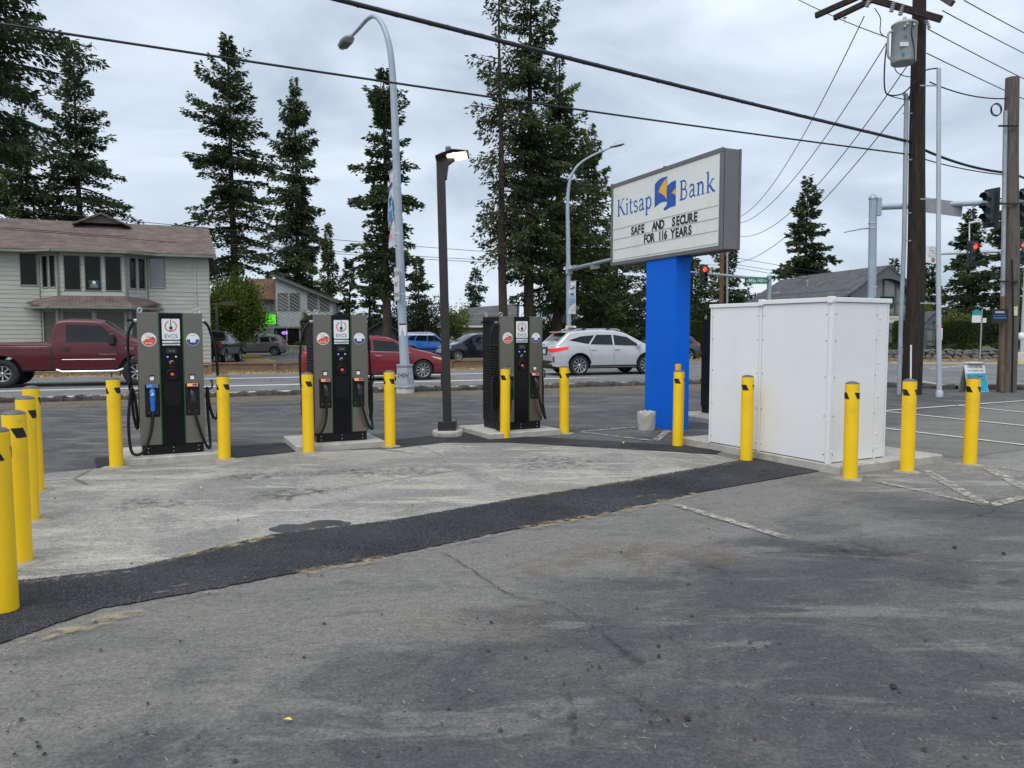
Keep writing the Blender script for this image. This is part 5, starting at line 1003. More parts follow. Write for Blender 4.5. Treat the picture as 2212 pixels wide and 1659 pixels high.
paint_red = mat('paint_dark_red', (.085, .004, .009), .3, .1, var=.04, coat=.35); paint_red2 = mat('paint_cherry', (.20, .009, .018), .28, .1, var=.04, coat=.5); paint_sil = mat('paint_silver_white', (.56, .575, .59), .28, .3, var=.03, coat=.9); paint_blk = mat('paint_black', (.012, .012, .015), .25, var=.05, coat=.9); paint_gry = mat('paint_warm_grey', (.20, .185, .18), .3, .4, var=.03, coat=.8); paint_blu = mat('paint_bright_blue', (.012, .13, .52), .3, var=.04, coat=.8); paint_nav = mat('paint_navy', (.012, .016, .035), .25, .3, var=.04, coat=.9)
SEATM = mat('interior', (.06, .055, .05), .8)
# --- dark red pickup passing behind the leftmost charger
L = 5.9; wr_ = .41
rw = G(6, 838); s0, t0 = ST(rw)
c = Car('pickup_truck', 'dark red pickup truck passing behind the leftmost charger', 'pickup truck', road_pos(s0+L/2-1.23, t0+1.0), RA, L, 2.03, 1.98,
        [(0, 1.0), (.03, 1.27), (2.47, 1.29), (2.50, 1.29), (2.545, 1.88), (2.62, 1.95), (2.9, 1.985), (3.6, 1.97), (3.85, 1.92), (4.55, 1.40), (4.7, 1.36), (5.5, 1.29), (5.78, 1.20), (5.86, .95), (5.9, .62)], [(0, 1.2), (2.5, 1.22), (4.5, 1.25), (5.9, 1.1)], .52, [(1.23, .52), (4.73, .52)], wr_, [(0, .93), (.1, .97), (.4, 1), (5.2, 1), (5.6, .95), (5.9, .82)], paint_red, tumble=.24, sm=.03)
c.patch('side_window', [(2.86, 1.31), (4.28, 1.31), (3.78, 1.80), (2.86, 1.82)], CGL); c.tpatch('windscreen', 3.86, 4.50, .66, .76, CGL); c.patch('cab_gap', [(2.46, .56), (2.52, .56), (2.52, 1.24), (2.46, 1.24)], TRIM, .004, 2, 6)
c.line('door_seam', [(2.72, .62), (2.72, 1.22)], TRIM, .006); c.line('door_seam', [(4.20, .62), (4.20, 1.22)], TRIM, .006); c.line('side_moulding', [(2.75, .80), (4.15, .80)], CHR, .012); c.line('bed_line', [(.1, 1.13), (2.4, 1.13)], paint_red, .012)
c.line('bed_cap', [(.05, 1.235), (2.42, 1.24)], paint_red, .03)
c.patch('door_handle', [(2.78, 1.02), (2.96, 1.02), (2.96, 1.16), (2.78, 1.16)], TRIM, .006, 2, 2); c.mirror(4.08, 1.40, TRIM, (.16, .22, .32))
for sd in (-1, 1): MB().tube([(2.6-L/2, sd*.98, .50), (2.75-L/2, sd*1.04, .44), (4.2-L/2, sd*1.04, .44), (4.35-L/2, sd*.98, .50)], .045, 10).build('side_step', CHR, c.t); MB().b2((4.02-L/2, sd*1.0-.02, .22), (4.05-L/2, sd*1.0+.02, .55)).build('mud_flap', TRIM, c.t)
c.boxp('front_bumper', (L-.12, -.92, .55), (L+.06, .92, .80), CHR, .03); c.boxp('grille', (L-.05, -.6, .82), (L+.02, .6, 1.12), TRIM); c.boxp('rear_bumper', (-.1, -.9, .55), (.06, .9, .75), CHR, .03)
for sd in (-1, 1): c.boxp('tail_lamp', (-.02, sd*.86-.08, .85), (.03, sd*.86+.08, 1.2), TAIL); c.boxp('head_lamp', (L-.12, sd*.74-.16, .85), (L+.0, sd*.74+.16, 1.1), HEADL)
MB().text('F350', .12, Matrix.Translation((4.42-L/2, -1.022, 1.08)) @ FRONT, align='LEFT').build('lettering', CHR, c.t); MB().text('POWER STROKE', .06, Matrix.Translation((3.74-L/2, -1.022, .93)) @ FRONT, align='LEFT').build('lettering', mat('badge_grey', (.25, .25, .25)), c.t)
c.wheels(8, .25, .02, .55)
# --- red sedan
L = 4.86; fwp = G(915, 820); s0, t0 = ST(fwp)
c = Car('red_sedan', 'cherry red sedan passing behind the middle charger', 'car', road_pos(s0-3.93+L/2, t0+.92), RA, L, 1.83, 1.47,
        [(0, .74), (.04, .95), (.14, 1.08), (.6, 1.12), (1.0, 1.25), (1.5, 1.405), (2.0, 1.465), (2.5, 1.465), (2.9, 1.40), (3.55, 1.08), (3.8, 1.0), (4.4, .86), (4.7, .72), (4.83, .55), (4.86, .42)], [(0, .92), (1.0, .96), (3.4, .92), (4.86, .60)], .24, [(1.02, .385), (3.93, .385)], .33, plan_for(4.86), paint_red2, tumble=.36)
c.patch('side_window', [(2.28, .98), (3.42, .945), (2.98, 1.28), (2.28, 1.35)], CGL); c.patch('side_window', [(1.25, 1.01), (2.20, .985), (2.20, 1.35), (1.62, 1.31)], CGL); c.tpatch('windscreen', 2.93, 3.62, .52, .66, CGL); c.tpatch('rear_window', .72, 1.42, .60, .54, CGL)
c.line('window_trim', [(1.1, .99), (2.2, .965), (3.5, .925)], CHR, .010); c.line('door_seam', [(2.24, .34), (2.24, .95)], TRIM, .005); c.line('door_seam', [(3.38, .36), (3.46, .70), (3.42, .9)], TRIM, .005); c.line('door_seam', [(1.4, .6), (1.25, .95)], TRIM, .005); c.line('sill_line', [(1.5, .31), (3.45, .31)], TRIM, .02)
c.handles((2.42, 1.38), .83, CHR); c.mirror(3.32, 1.0, paint_red2); c.patch('head_lamp', [(4.30, .74), (4.74, .62), (4.70, .70), (4.22, .80)], HEADL, .006); c.patch('marker_lamp', [(4.36, .72), (4.60, .65), (4.60, .675), (4.36, .75)], AMB, .009, 3, 2); c.patch('tail_lamp', [(.03, .82), (.40, .86), (.42, 1.0), (.05, .98)], TAIL, .006)
c.boxp('lower_grille', (L-.06, -.5, .28), (L+.01, .5, .5), TRIM)
c.wheels(10, .21, .025, .70)
# --- silver white SUV
L = 4.89; rwp = G(1253, 811); s0, t0 = ST(rwp)
c = Car('silver_suv', 'silver white SUV on the road beside the blue column', 'car', road_pos(s0-1.02+L/2, t0+.95), RA, L, 1.9, 1.69,
        [(0, .70), (.03, .95), (.10, 1.10), (.22, 1.20), (.62, 1.56), (.72, 1.61), (1.3, 1.67), (2.0, 1.69), (2.6, 1.66), (3.0, 1.56), (3.75, 1.18), (4.0, 1.10), (4.6, .98), (4.80, .80), (4.87, .6), (4.89, .45)], [(0, 1.05), (1.0, 1.10), (3.6, 1.03), (4.89, .72)], .30, [(1.02, .44), (3.82, .44)], .37, plan_for(4.89), paint_sil, tumble=.34)
c.patch('side_window', [(2.45, 1.12), (3.55, 1.08), (3.0, 1.42), (2.45, 1.50)], CGL); c.patch('side_window', [(1.45, 1.15), (2.38, 1.125), (2.38, 1.50), (1.75, 1.50)], CGL); c.patch('quarter_window', [(.62, 1.30), (1.38, 1.16), (1.66, 1.49), (1.1, 1.44)], CGL); c.tpatch('windscreen', 3.02, 3.78, .56, .70, CGL); c.tpatch('rear_window', .26, .60, .62, .58, CGL)
c.boxp('roof_spoiler', (.45, -.62, 1.575), (.85, .62, 1.615), paint_sil, .012); c.boxp('high_brake_light', (.43, -.2, 1.56), (.455, .2, 1.585), TAILB, 0)
c.line('window_trim', [(1.42, 1.128), (2.4, 1.105), (3.6, 1.06)], CHR, .009); c.line('door_seam', [(2.42, .45), (2.42, 1.1)], TRIM, .005); c.line('door_seam', [(3.42, .45), (3.52, .8), (3.48, 1.04)], TRIM, .005); c.line('door_seam', [(1.52, .65), (1.36, 1.1)], TRIM, .005); c.line('sill_trim', [(1.48, .35), (3.38, .35)], TRIM, .035)
for xc in (1.02, 3.82): c.line('arch_trim', [(xc+.46*math.sin(R(a)), .37+.46*math.cos(R(a))) for a in range(-80, 81, 10)], TRIM, .022, nn=1)
for sd in (-1, 1): MB().tube([(.95-L/2, sd*.58, 1.66), (1.05-L/2, sd*.58, 1.71), (2.7-L/2, sd*.58, 1.71), (2.85-L/2, sd*.58, 1.65)], .018, 8).build('roof_rail', CHR, c.t)
for x in (1.25, 2.25): c.boxp('roof_bar', (x, -.62, 1.70), (x+.16, .62, 1.755), TRIM, .02)
c.handles((2.55, 1.58), .95, CHR); c.mirror(3.42, 1.10, paint_sil)
c.patch('tail_lamp', [(.02, .86), (.52, .97), (.60, 1.07), (.06, 1.02)], TAILB, .012); c.boxp('tail_lamp', (-.03, -.86, .88), (.03, -.42, 1.0), TAILB, .02); c.boxp('tail_lamp', (-.03, .42, .88), (.03, .86, 1.0), TAILB, .02)
c.boxp('number_plate', (-.035, -.16, .80), (-.02, .16, .96), PLT, 0); c.boxp('plate_recess', (-.02, -.26, .76), (.01, .26, 1.0), TRIM, .01); c.boxp('tailgate_chrome', (-.035, -.40, 1.01), (.02, .40, 1.05), CHR, .006); c.boxp('rear_diffuser', (-.03, -.70, .33), (.08, .70, .55), TRIM, .02)
for sd in (-1, 1): c.boxp('exhaust_tip', (-.06, sd*.62-.11, .40), (.0, sd*.62+.11, .48), CHR, .02); c.boxp('rear_reflector', (-.005, sd*.80-.03, .5), (.05, sd*.80+.03, .72), TAIL, .01)
c.boxp('badge', (-.03, -.07, 1.10), (.05, .07, 1.16), CHR, .02); c.boxp('rear_wiper', (.2, -.3, 1.235), (.24, .1, 1.245), TRIM, 0); c.patch('head_lamp', [(4.35, .82), (4.78, .70), (4.76, .82), (4.25, .92)], HEADL)
c.wheels(10, .24, .02, .72)
# --- parked and passing vehicles across the road
def suv(name, label, pos, hd, paint, L, H, W=1.85, boxy=0, roof=None, n=5, lit=False, wr=.35):
    k = H/1.65
    if boxy: top = [(0, .8), (.03, 1.1), (.06, 1.2), (.25, 1.68), (.4, 1.78), (1.6, 1.82), (2.35, 1.80), (2.6, 1.72), (3.1, 1.28), (3.3, 1.24), (4.3, 1.16), (4.5, 1.02), (4.6, .6)]
    else: top = [(0, .7), (.03, .95), (.1, 1.1), (.2, 1.2), (.5, 1.5), (.65, 1.57), (1.4, 1.65), (2.2, 1.65), (2.6, 1.58), (3.45, 1.14), (3.7, 1.06), (4.3, .92), (4.5, .75), (4.58, .5)]
    f = L/4.6; c = Car(name, label, 'car', pos, hd, L, W, H, [(x*f, z*(k if not boxy else H/1.82)) for x, z in top], [(0, 1.0*k), (3.4*f, .97*k), (L, .75*k)], .28, [(.85*f, wr+.06), (3.62*f, wr+.06)], wr, plan_for(L), paint, tumble=.28 if not boxy else .2)
    c.patch('side_window', [(2.1*f, 1.05*k), (3.2*f, 1.02*k), (2.66*f, 1.40*k), (2.1*f, 1.46*k)], CGL); c.patch('side_window', [(1.15*f, 1.08*k), (2.02*f, 1.06*k), (2.02*f, 1.46*k), (1.3*f, 1.46*k)], CGL); c.patch('quarter_window', [(.5*f, 1.16*k), (1.05*f, 1.09*k), (1.2*f, 1.45*k), (.8*f, 1.40*k)], CGL)
    c.tpatch('windscreen', (2.68 if boxy else 2.64)*f, (3.05 if boxy else 3.45)*f, .56, .68, CGL); c.tpatch('rear_window', .12*f if boxy else .22*f, .24*f if boxy else .5*f, .6, .56, CGL)
    c.line('door_seam', [(2.06*f, .45), (2.06*f, 1.02*k)], TRIM, .008); c.line('sill_trim', [(1.3*f, .33), (3.15*f, .33)], TRIM, .04); c.handles((2.25*f, 1.3*f), .92*k, paint); c.mirror(3.05*f, 1.06*k, TRIM if boxy else paint)
    c.patch('tail_lamp', [(.02, .95*k), (.28*f, .98*k), (.34*f, 1.22*k), (.12*f, 1.18*k)], TAILB if lit else TAIL, .012); c.boxp('rear_bumper', (-.03, -.75, .38), (.05, .75, .62), TRIM if boxy else paint, .03); c.boxp('number_plate', (-.045, -.16, .72), (-.03, .16, .86), PLT, 0); c.patch('head_lamp', [(4.1*f, .78*k), (4.45*f, .72*k), (4.42*f, .82*k), (4.05*f, .90*k)], HEADL)
    c.wheels(n, .22, .02, .66); return c
def lotpos(u, v, z=-.3, y=None):
    p = G(u, v, z) if y is None else Vector(((u-CX)/F*y, y, z)); return p
suv('grey_suv', 'warm grey SUV parked before the shop with the green sign', lotpos(557, 0, -.3, 61), R(188), paint_gry, 4.55, 1.66, n=6)
c = suv('blue_suv', 'bright blue boxy SUV with a white roof in the far lot', lotpos(932, 0, -.3, 60), R(2), paint_blu, 4.65, 1.80, 1.9, 1, n=6, wr=.39)
c.tpatch('white_roof', .42, 2.35, .66, .64, WHITE, .012)
for sd in (-1, 1): MB().tube([(.5-2.32, sd*.6, 1.86), (2.2-2.32, sd*.6, 1.86)], .02, 6).build('roof_rack', TRIM, c.t)
for x in (.5, 1.1, 1.7, 2.2): MB().tube([(x-2.32, -.6, 1.86), (x-2.32, .6, 1.86)], .018, 6).build('roof_rack', TRIM, c.t)
c.patch('white_band', [(.34, 1.60), (2.62, 1.60), (2.50, 1.71), (.42, 1.71)], WHITE, .008)
c.boxp('door_patch', (.35, -.955, .48), (3.6, -.94, .62), TRIM, 0)
suv('navy_suv', 'dark navy SUV parked behind the rightmost charger', lotpos(1022, 0, -.3, 50), R(205), paint_nav, 4.85, 1.74, 1.92, n=10, wr=.37)
suv('dark_car', 'dark green grey car half hidden between silver SUV and blue column', Vector((.1705*44+.9, 44, -.1)), R(200), mat('paint_slate', (.05, .06, .06), .3, .3, coat=.8), 4.6, 1.5, n=5)
# black pickup seen from behind
L = 5.8; wr_ = .4; c = Car('black_pickup', 'black pickup truck parked across the road, seen from behind', 'pickup truck', lotpos(468, 0, -.3, 47.0), R(97), L, 2.03, 1.96,
        [(0, 1.0), (.03, 1.36), (1.75, 1.38), (1.80, 1.38), (1.9, 1.85), (2.0, 1.93), (2.6, 1.96), (3.6, 1.93), (4.4, 1.42), (5.5, 1.25), (5.75, 1.0), (5.8, .6)], [(0, 1.28), (5.8, 1.15)], .52, [(1.1, .5), (4.75, .5)], wr_, [(0, .95), (.1, .99), (.4, 1), (5.2, 1), (5.8, .85)], paint_blk, tumble=.2, sm=.04)
c.patch('side_window', [(2.1, 1.42), (4.1, 1.40), (3.6, 1.82), (2.15, 1.84)], CGL); c.boxp('rear_window', (1.80, -.72, 1.42), (1.86, .72, 1.82), CGL, 0); c.t.children[-1].rotation_euler = (0, R(0), 0)
for sd in (-1, 1): c.boxp('tail_lamp', (-.03, sd*.93-.085, .98), (.05, sd*.93+.085, 1.32), TAIL, .02)
c.boxp('high_brake_light', (1.86, -.2, 1.90), (1.92, .2, 1.935), TAIL, 0); c.boxp('rear_bumper', (-.12, -.98, .55), (.06, .98, .78), CHR if False else mat('bumper_dark', (.04, .04, .045), .4, .5), .03); c.boxp('number_plate', (-.135, -.16, .62), (-.122, .16, .76), PLT, 0); c.boxp('tailgate_panel', (-.022, -.75, .98), (.02, .75, 1.1), TRIM, .01); c.boxp('tailgate_panel', (-.02, -.78, 1.14), (.02, .78, 1.30), paint_blk, .01); c.wheels(6, .26, .02, .6)
# ------------------------------------------------------------------ buildings
def shingle(name, c, swap=False):
    n = NT(name); g = n.t.nodes.new('ShaderNodeTexBrick'); g.inputs['Scale'].default_value = 1.0; g.inputs['Brick Width'].default_value = .30; g.inputs['Row Height'].default_value = .14; g.inputs['Mortar Size'].default_value = .012; g.offset = .5
    sep = n.t.nodes.new('ShaderNodeSeparateXYZ'); n.link(n.c, sep.inputs[0]); cmb = n.t.nodes.new('ShaderNodeCombineXYZ'); n.link(sep.outputs[1 if swap else 0], cmb.inputs[0]); n.link(n.math('ADD', sep.outputs[0 if swap else 1], sep.outputs[2]) if not swap else n.math('MULTIPLY', sep.outputs[2], 2.2), cmb.inputs[1]); n.link(cmb.outputs[0], g.inputs['Vector'])
    g.inputs['Color1'].default_value = (*[x*.8 for x in c], 1); g.inputs['Color2'].default_value = (*[x*1.2 for x in c], 1); g.inputs['Mortar'].default_value = (*[x*.45 for x in c], 1)
    col = n.mix(.5, g.outputs[0], n.mix(n.rng(n.noise(1.5, 6, .6), .3, .7), (.3, .3, .3), (.72, .72, .72)), 'OVERLAY'); n.link(col, n.p.inputs['Base Color']); n.p.inputs['Roughness'].default_value = .95; n.bump(g.outputs['Fac'], .5, .02); return n.m
SH_BR = shingle('shingle_brown', (.155, .118, .102)); SH_GR = shingle('shingle_grey', (.105, .105, .108), True); SH_DK = shingle('shingle_dark', (.06, .06, .065)); SH_TL = shingle('shingle_tile', (.14, .08, .05))
SID = mat('siding_sage', (.43, .44, .385), .8, var=.10, vs=2.5, stretch=(.4, 1, 4), dirt=(.22, .24, .21), dirt_amt=.5, dirt_scale=1.5); TRM = mat('trim_sage', (.20, .215, .185), .75, var=.12); SIDG = mat('siding_grey', (.40, .43, .435), .8, var=.08); WPANE = mat('window_pane', (.010, .009, .008), .06, spec=.22, var=.5, vs=.7); WPANE2 = mat('window_blind', (.085, .078, .062), .35, var=.25, vs=1.2, stretch=(.3, 1, 14)); WREF = mat('window_reflecting', (.16, .16, .17), .06, spec=.9, var=.25, vs=.8)
def wallM(p0, p1):
    d = Vector((p1[0]-p0[0], p1[1]-p0[1], 0)); return Matrix.Translation((p0[0], p0[1], 0)) @ Matrix.Rotation(math.atan2(d.y, d.x), 4, 'Z'), d.length
def siding(parent, p0, p1, z0, z1, ops, m, ch=.2, sink=.0):
    M, L_ = wallM(p0, p1); z = z0
    while z < z1-.02:
        zt_ = min(z+ch, z1); cuts = sorted([(max(0, a), min(L_, b)) for a, b, c, d in ops if c < z+ch*.6 and d > z+ch*.4]); x = 0; segs = []
        for a, b in cuts:
            if a-x > .03: segs.append((x, a))
            x = max(x, b)
        if L_-x > .03: segs.append((x, L_))
        for a, b in segs: MB().prism([(-.032, z), (-.012, zt_+.012), (.012, zt_+.012), (.012, z)], a+.002, b-.002, 'x', M).build('siding_board', m, parent)
        z += ch
def window(parent, M, a, b, c, d, pane, tr, bars=(), rec=.04):
    f = MB(); t_ = .035
    for lo, hi_ in (((a, -.05, c), (b, .02, c+t_)), ((a, -.05, d-t_), (b, .02, d)), ((a, -.048, c+t_), (a+t_, .02, d-t_)), ((b-t_, -.048, c+t_), (b, .02, d-t_))): f.b2(lo, hi_, M)
    fo = f.build('window', tr, parent); MB().b2((a+t_-.01, .0, c+t_-.01), (b-t_+.01, .016, d-t_+.01), M).build('pane', pane, fo)
    for x in bars: MB().b2((x-.025, -.03, c+t_), (x+.025, .0, d-t_), M).build('mullion', tr, fo)
    return fo
# --- sage green office building at the left
lb = thing('office_building', 'two storey sage green office with bay windows and brown roof', 'building', (-14.75, 37.65, -.3), R(21)); EZ = 5.6
MB().b2((-17, .04, 0), (-.02, 9, EZ)).build('wall', SID, lb)
xl, xr, fl, fr_, by = -7.12, -2.71, -6.25, -3.52, -.92
MB().prism([(xl+.03, .05), (fl+.01, by+.03), (fr_-.01, by+.03), (xr-.03, .05)], 0, EZ-.05, 'z').build('bay_core', SID, lb)
up, dn = (3.95, 5.45), (.6, 2.95)
wl = [(9.1, 9.78, 3.95, 5.45)]        # distances along the wall from x=-17
siding(lb, (-17, 0), (xl, 0), .0, EZ-.05, wl, SID); M, _ = wallM((-17, 0), (xl, 0)); window(lb, M, *wl[0], WPANE, TRM)
wr2 = [(.10, .78, 3.95, 5.45)]; siding(lb, (xr, 0), (0, 0), 0, EZ-.05, wr2, SID); M, _ = wallM((xr, 0), (0, 0)); window(lb, M, *wr2[0], WREF, TRM)
for p0, p1, o in (((xl, 0), (fl, by), [(.18, .60, 3.85, 5.38), (.70, 1.12, 3.85, 5.38)]), ((fl, by), (fr_, by), [(.22, .90, 3.75, 5.32), (1.04, 1.72, 3.75, 5.32), (1.86, 2.54, 3.75, 5.32)]), ((fr_, by), (xr, 0), [(.14, .56, 3.85, 5.38), (.66, 1.08, 3.85, 5.38)])):
    siding(lb, p0, p1, 3.3, EZ-.05, o, SID); M, L_ = wallM(p0, p1)
    for w_ in o: window(lb, M, *w_, WPANE, TRM)
    for x in (0, L_): MB().b2((x-.05, -.055, 3.3), (x+.05, .0, EZ-.04), M).build('corner_board', TRM, lb)
for p0, p1, o in (((xl, 0), (fl, by), [(.15, 1.0, .7, 2.85)]), ((fl, by), (fr_, by), [(.12, 1.28, .7, 2.85), (1.46, 2.6, .7, 2.85)]), ((fr_, by), (xr, 0), [(.2, 1.0, .7, 2.85)])):
    siding(lb, p0, p1, 0, 3.1, o, SID); M, L_ = wallM(p0, p1)
    for w_ in o: window(lb, M, *w_, WPANE2, TRM)
    for x in (0, L_): MB().b2((x-.05, -.055, 0), (x+.05, .0, 3.1), M).build('corner_board', TRM, lb)
sgn = MB().b2((-5.05, by-.06, 3.85), (-4.62, by-.045, 4.22)).build('window_sign', mat('window_sign_dark', (.02, .05, .055), .4), lb); MB().prism(off(disc(.075, 16), -4.83, 4.12), by-.066, by-.061).text('360-871-2332', .05, front(-4.83, by-.063, 3.90)).b2((-4.98, by-.064, 3.99), (-4.7, by-.062, 4.01)).build('lettering', SGNW, sgn)
RZH, RY = 7.55, 4.9
def slab(pts, th, m, name, parent):
    b = MB(); n = len(pts); pts = [Vector(p) for p in pts]; b.add(pts+[p-Vector((0, 0, th)) for p in pts], [list(range(n)), list(range(2*n-1, n-1, -1))]+[(i, n+i, n+(i+1) % n, (i+1) % n) for i in range(n)]); return b.build(name, m, parent)
rf = slab([(-17.4, -.45, EZ), (.35, -.45, EZ), (.0, RY, RZH), (-17.4, RY, RZH)], .1, SH_BR, 'roof', lb); slab([(-17.4, RY, RZH-.003), (.0, RY, RZH-.003), (.35, 9.6, EZ), (-17.4, 9.6, EZ)], .1, SH_BR, 'roof', lb)
slab([(xl-.4, -.46, EZ+.012), (fl-.15, by-.42, EZ-.05), (fr_+.15, by-.42, EZ-.05), (xr+.4, -.46, EZ+.012), (xr-.2, .5, EZ+.40), (xl+.2, .5, EZ+.40)], .06, SH_BR, 'roof', lb)
def gutter(pts, z):
    for a, b_ in zip(pts[:-1], pts[1:]):
        M, L_ = wallM(a, b_); MB().prism([(-.11, z), (-.11, z-.09), (-.03, z-.12), (.0, z-.12), (.0, z)], 0, L_, 'x', M).build('gutter', TRM, lb)
gutter([(-17.4, -.46), (xl-.4, -.46), (fl-.15, by-.43), (fr_+.15, by-.43), (xr+.4, -.46), (.36, -.46)], EZ-.07)
MB().add([(-17, -.44, EZ-.16), (.3, -.44, EZ-.16), (.3, .04, EZ-.14), (-17, .04, EZ-.14)], [(0, 1, 2, 3)]).add([(xl-.4, -.44, EZ-.165), (fl-.15, by-.40, EZ-.165), (fr_+.15, by-.40, EZ-.165), (xr+.4, -.44, EZ-.165)], [(0, 1, 2, 3)]).build('soffit', TRM, lb)
pr = slab([(xl-.55, -.12, 3.22), (fl-.28, by-.62, 2.98), (fr_+.28, by-.62, 2.98), (xr+.55, -.12, 3.22), (fr_+.02, by-.03, 3.52), (fl-.02, by-.03, 3.52)], .05, SH_BR, 'pent_roof', lb)
slab([(xl-.55, -.12, 3.225), (fl-.02, by-.035, 3.525), (fl-.02, by-.0, 3.50), (xl, -.02, 3.42)], .02, SH_BR, 'pent_roof', lb); slab([(xr+.55, -.12, 3.225), (xr, -.02, 3.42), (fr_+.02, by-.0, 3.50), (fr_+.02, by-.035, 3.525)], .02, SH_BR, 'pent_roof', lb)
gutter([(xl-.58, -.12), (fl-.28, by-.63), (fr_+.28, by-.63), (xr+.58, -.12)], 3.02)
MB().add([(xl-.5, -.05, 3.0), (fl-.25, by-.58, 2.9), (fr_+.25, by-.58, 2.9), (xr+.5, -.05, 3.0)], [(0, 1, 2, 3)]).build('soffit', TRM, lb)
for x, y, z0, z1 in ((-.62, -.07, 0, EZ-.2), (-4.9, by-.08, .0, 2.85)): MB().b2((x-.045, y, z0), (x+.045, y+.04, z1)).build('downspout', SID, lb)
dm = MB().prism([(-5.95, RZH-.15), (-4.05, RZH-.15), (-5.0, RZH+.24)], 3.9, 5.2).build('roof_vent', TRM, lb); slab([(-6.3, 3.5, RZH-.24), (-5.0, 3.5, RZH+.34), (-5.0, 5.4, RZH+.34), (-6.3, 5.4, RZH-.24)], .09, SH_BR, 'vent_roof', dm); slab([(-5.0, 3.5, RZH+.341), (-3.7, 3.5, RZH-.24), (-3.7, 5.4, RZH-.24), (-5.0, 5.4, RZH+.341)], .09, SH_BR, 'vent_roof', dm)
MB().b2((-.55, -.20, 2.75), (-.42, -.05, 2.85)).build('security_camera', WHITE, lb)
# --- shop with the green sign
Yc = 72.0; c0 = P(597, 700, Yc); kb = thing('shop_building', 'grey shop with diagonal siding and a bright green sign', 'building', (c0.x, Yc, -.3), R(8))
GWi, GE, GP = 5.2, 5.0, 7.3
def diag(name, poly, y, parent, m, step=.27, ang=R(-32)):
    # slanted boards clipped to a convex wall outline, joined as one part
    b = MB(); dx, dz = math.cos(ang), math.sin(ang); nx, nz = -dz, dx
    ds = [p[0]*nx+p[1]*nz for p in poly]; v = min(ds)
    while v < max(ds):
        seg = []
        for lim in (v, v+step*.94):
            hits = []
            for i in range(len(poly)):
                a, c = poly[i], poly[(i+1) % len(poly)]; da, dc = a[0]*nx+a[1]*nz-lim, c[0]*nx+c[1]*nz-lim
                if da*dc < 0: f = da/(da-dc); hits.append((a[0]+(c[0]-a[0])*f, a[1]+(c[1]-a[1])*f))
            seg.append(sorted(hits))
        if len(seg[0]) == 2 and len(seg[1]) == 2:
            b.add([(seg[0][0][0], y-.07, seg[0][0][1]), (seg[0][1][0], y-.07, seg[0][1][1]), (seg[1][1][0], y-.008, seg[1][1][1]), (seg[1][0][0], y-.008, seg[1][0][1])], [(0, 1, 2, 3)])
        v += step
    return tag(b.build(name, m, parent), kind='stuff')
poly = [(0, 2.35), (GWi, 2.35), (GWi, GE), (0, GP-.15)]
MB().prism([(0, 0), (GWi, 0), (GWi, GE), (0, GP-.15)], .0, 9).build('wall', SIDG, kb); diag('siding', poly, 0, kb, SIDG)
for x0 in (.18, 1.25, 2.85, 3.95): window(kb, Matrix.Translation((0, -.06, 0)), x0, x0+.92, 3.85, 5.45 if x0 < 3 else 5.0, WPANE2 if x0 > .5 else WREF, TRM)
slab([(-.7, -.5, GP+.2), (GWi+.6, -.5, GE-.2), (GWi+.6, 9.5, GE-.2), (-.7, 9.5, GP+.2)], .14, SH_DK, 'roof', kb); slab([(-.7, -.52, GP+.06), (GWi+.6, -.52, GE-.34), (GWi+.6, -.48, GE-.5), (-.7, -.48, GP-.12)], .02, TRM, 'fascia', kb)
MB().b2((-3.2, .6, 0), (-.02, 8, 5.0)).build('wing_wall', SIDG, kb); slab([(-3.4, .2, 4.95), (.15, .2, 4.95), (-.3, 3.5, 7.0), (-3.4, 3.5, 7.0)], .12, SH_TL, 'wing_roof', kb); MB().b2((-.1, -.05, .0), (.05, .02, 4.9)).build('downspout', TRM, kb)
for x0 in (-1.05, -.55): window(kb, Matrix.Translation((0, .55, 0)), x0, x0+.45, 3.75, 5.0 - .1, WREF, TRM)
MB().b2((-3.2, -.15, 2.2), (GWi, -.02, 2.36)).build('canopy', TRM, kb)
for x0 in (-.2, 1.0, 2.2): window(kb, Matrix.Translation((0, -.05, 0)), x0, x0+1.05, .3, 2.15, WPANE, BLKM)
gsn = MB().b2((-2.0, -.22, 2.55), (0, -.06, 3.5)).build('shop_sign', mat('sign_lime', (.10, .62, .02), .5, emit=(.12, .8, .03), es=.35), kb); MB().text('KITSAP', .26, front(-1.3, -.225, 3.13), bold=.02).text('CANNABIS', .24, front(-.72, -.225, 2.68), bold=.02).build('lettering', SGNK, gsn); MB().b2((-2.04, -.21, 3.5), (.03, -.07, 3.54)).b2((-2.04, -.21, 2.51), (.03, -.07, 2.549)).b2((.0, -.21, 2.55), (.03, -.07, 3.5)).build('sign_frame', SGNK, gsn)
MB().tube([(.75+.25*math.cos(R(a)), -.08, 1.75+.13*math.sin(R(a))) for a in range(0, 361, 20)], .018, 6).build('neon_ring', mat('neon_blue', (.1, .1, .8), .4, emit=(.1, .12, 1), es=4), kb); MB().text('OPEN', .15, front(.75, -.08, 1.70)).build('neon_lettering', mat('neon_red', (.8, .1, .1), .4, emit=(1, .1, .1), es=3), kb)
plw = thing('planter_wall', 'pale stone planter wall in front of the grey shop', 'planter', P(648, 0, 66)*1, R(6)); plw.location = ((642-CX)/F*66, 66, -.3); q = random.Random(8)
for i in range(9):
    for j in range(2): MB().box((i*.36+.1*(j % 2)-1.6, 0, .16+j*.29), (.33, .3, .26)).build('stone', mat('planter_stone', (.36, .34, .30), .9, var=.25, vs=3), plw, .03)
MB().b2((-1.85, -.2, .60), (1.6, .25, .68)).build('coping', CONC, plw)
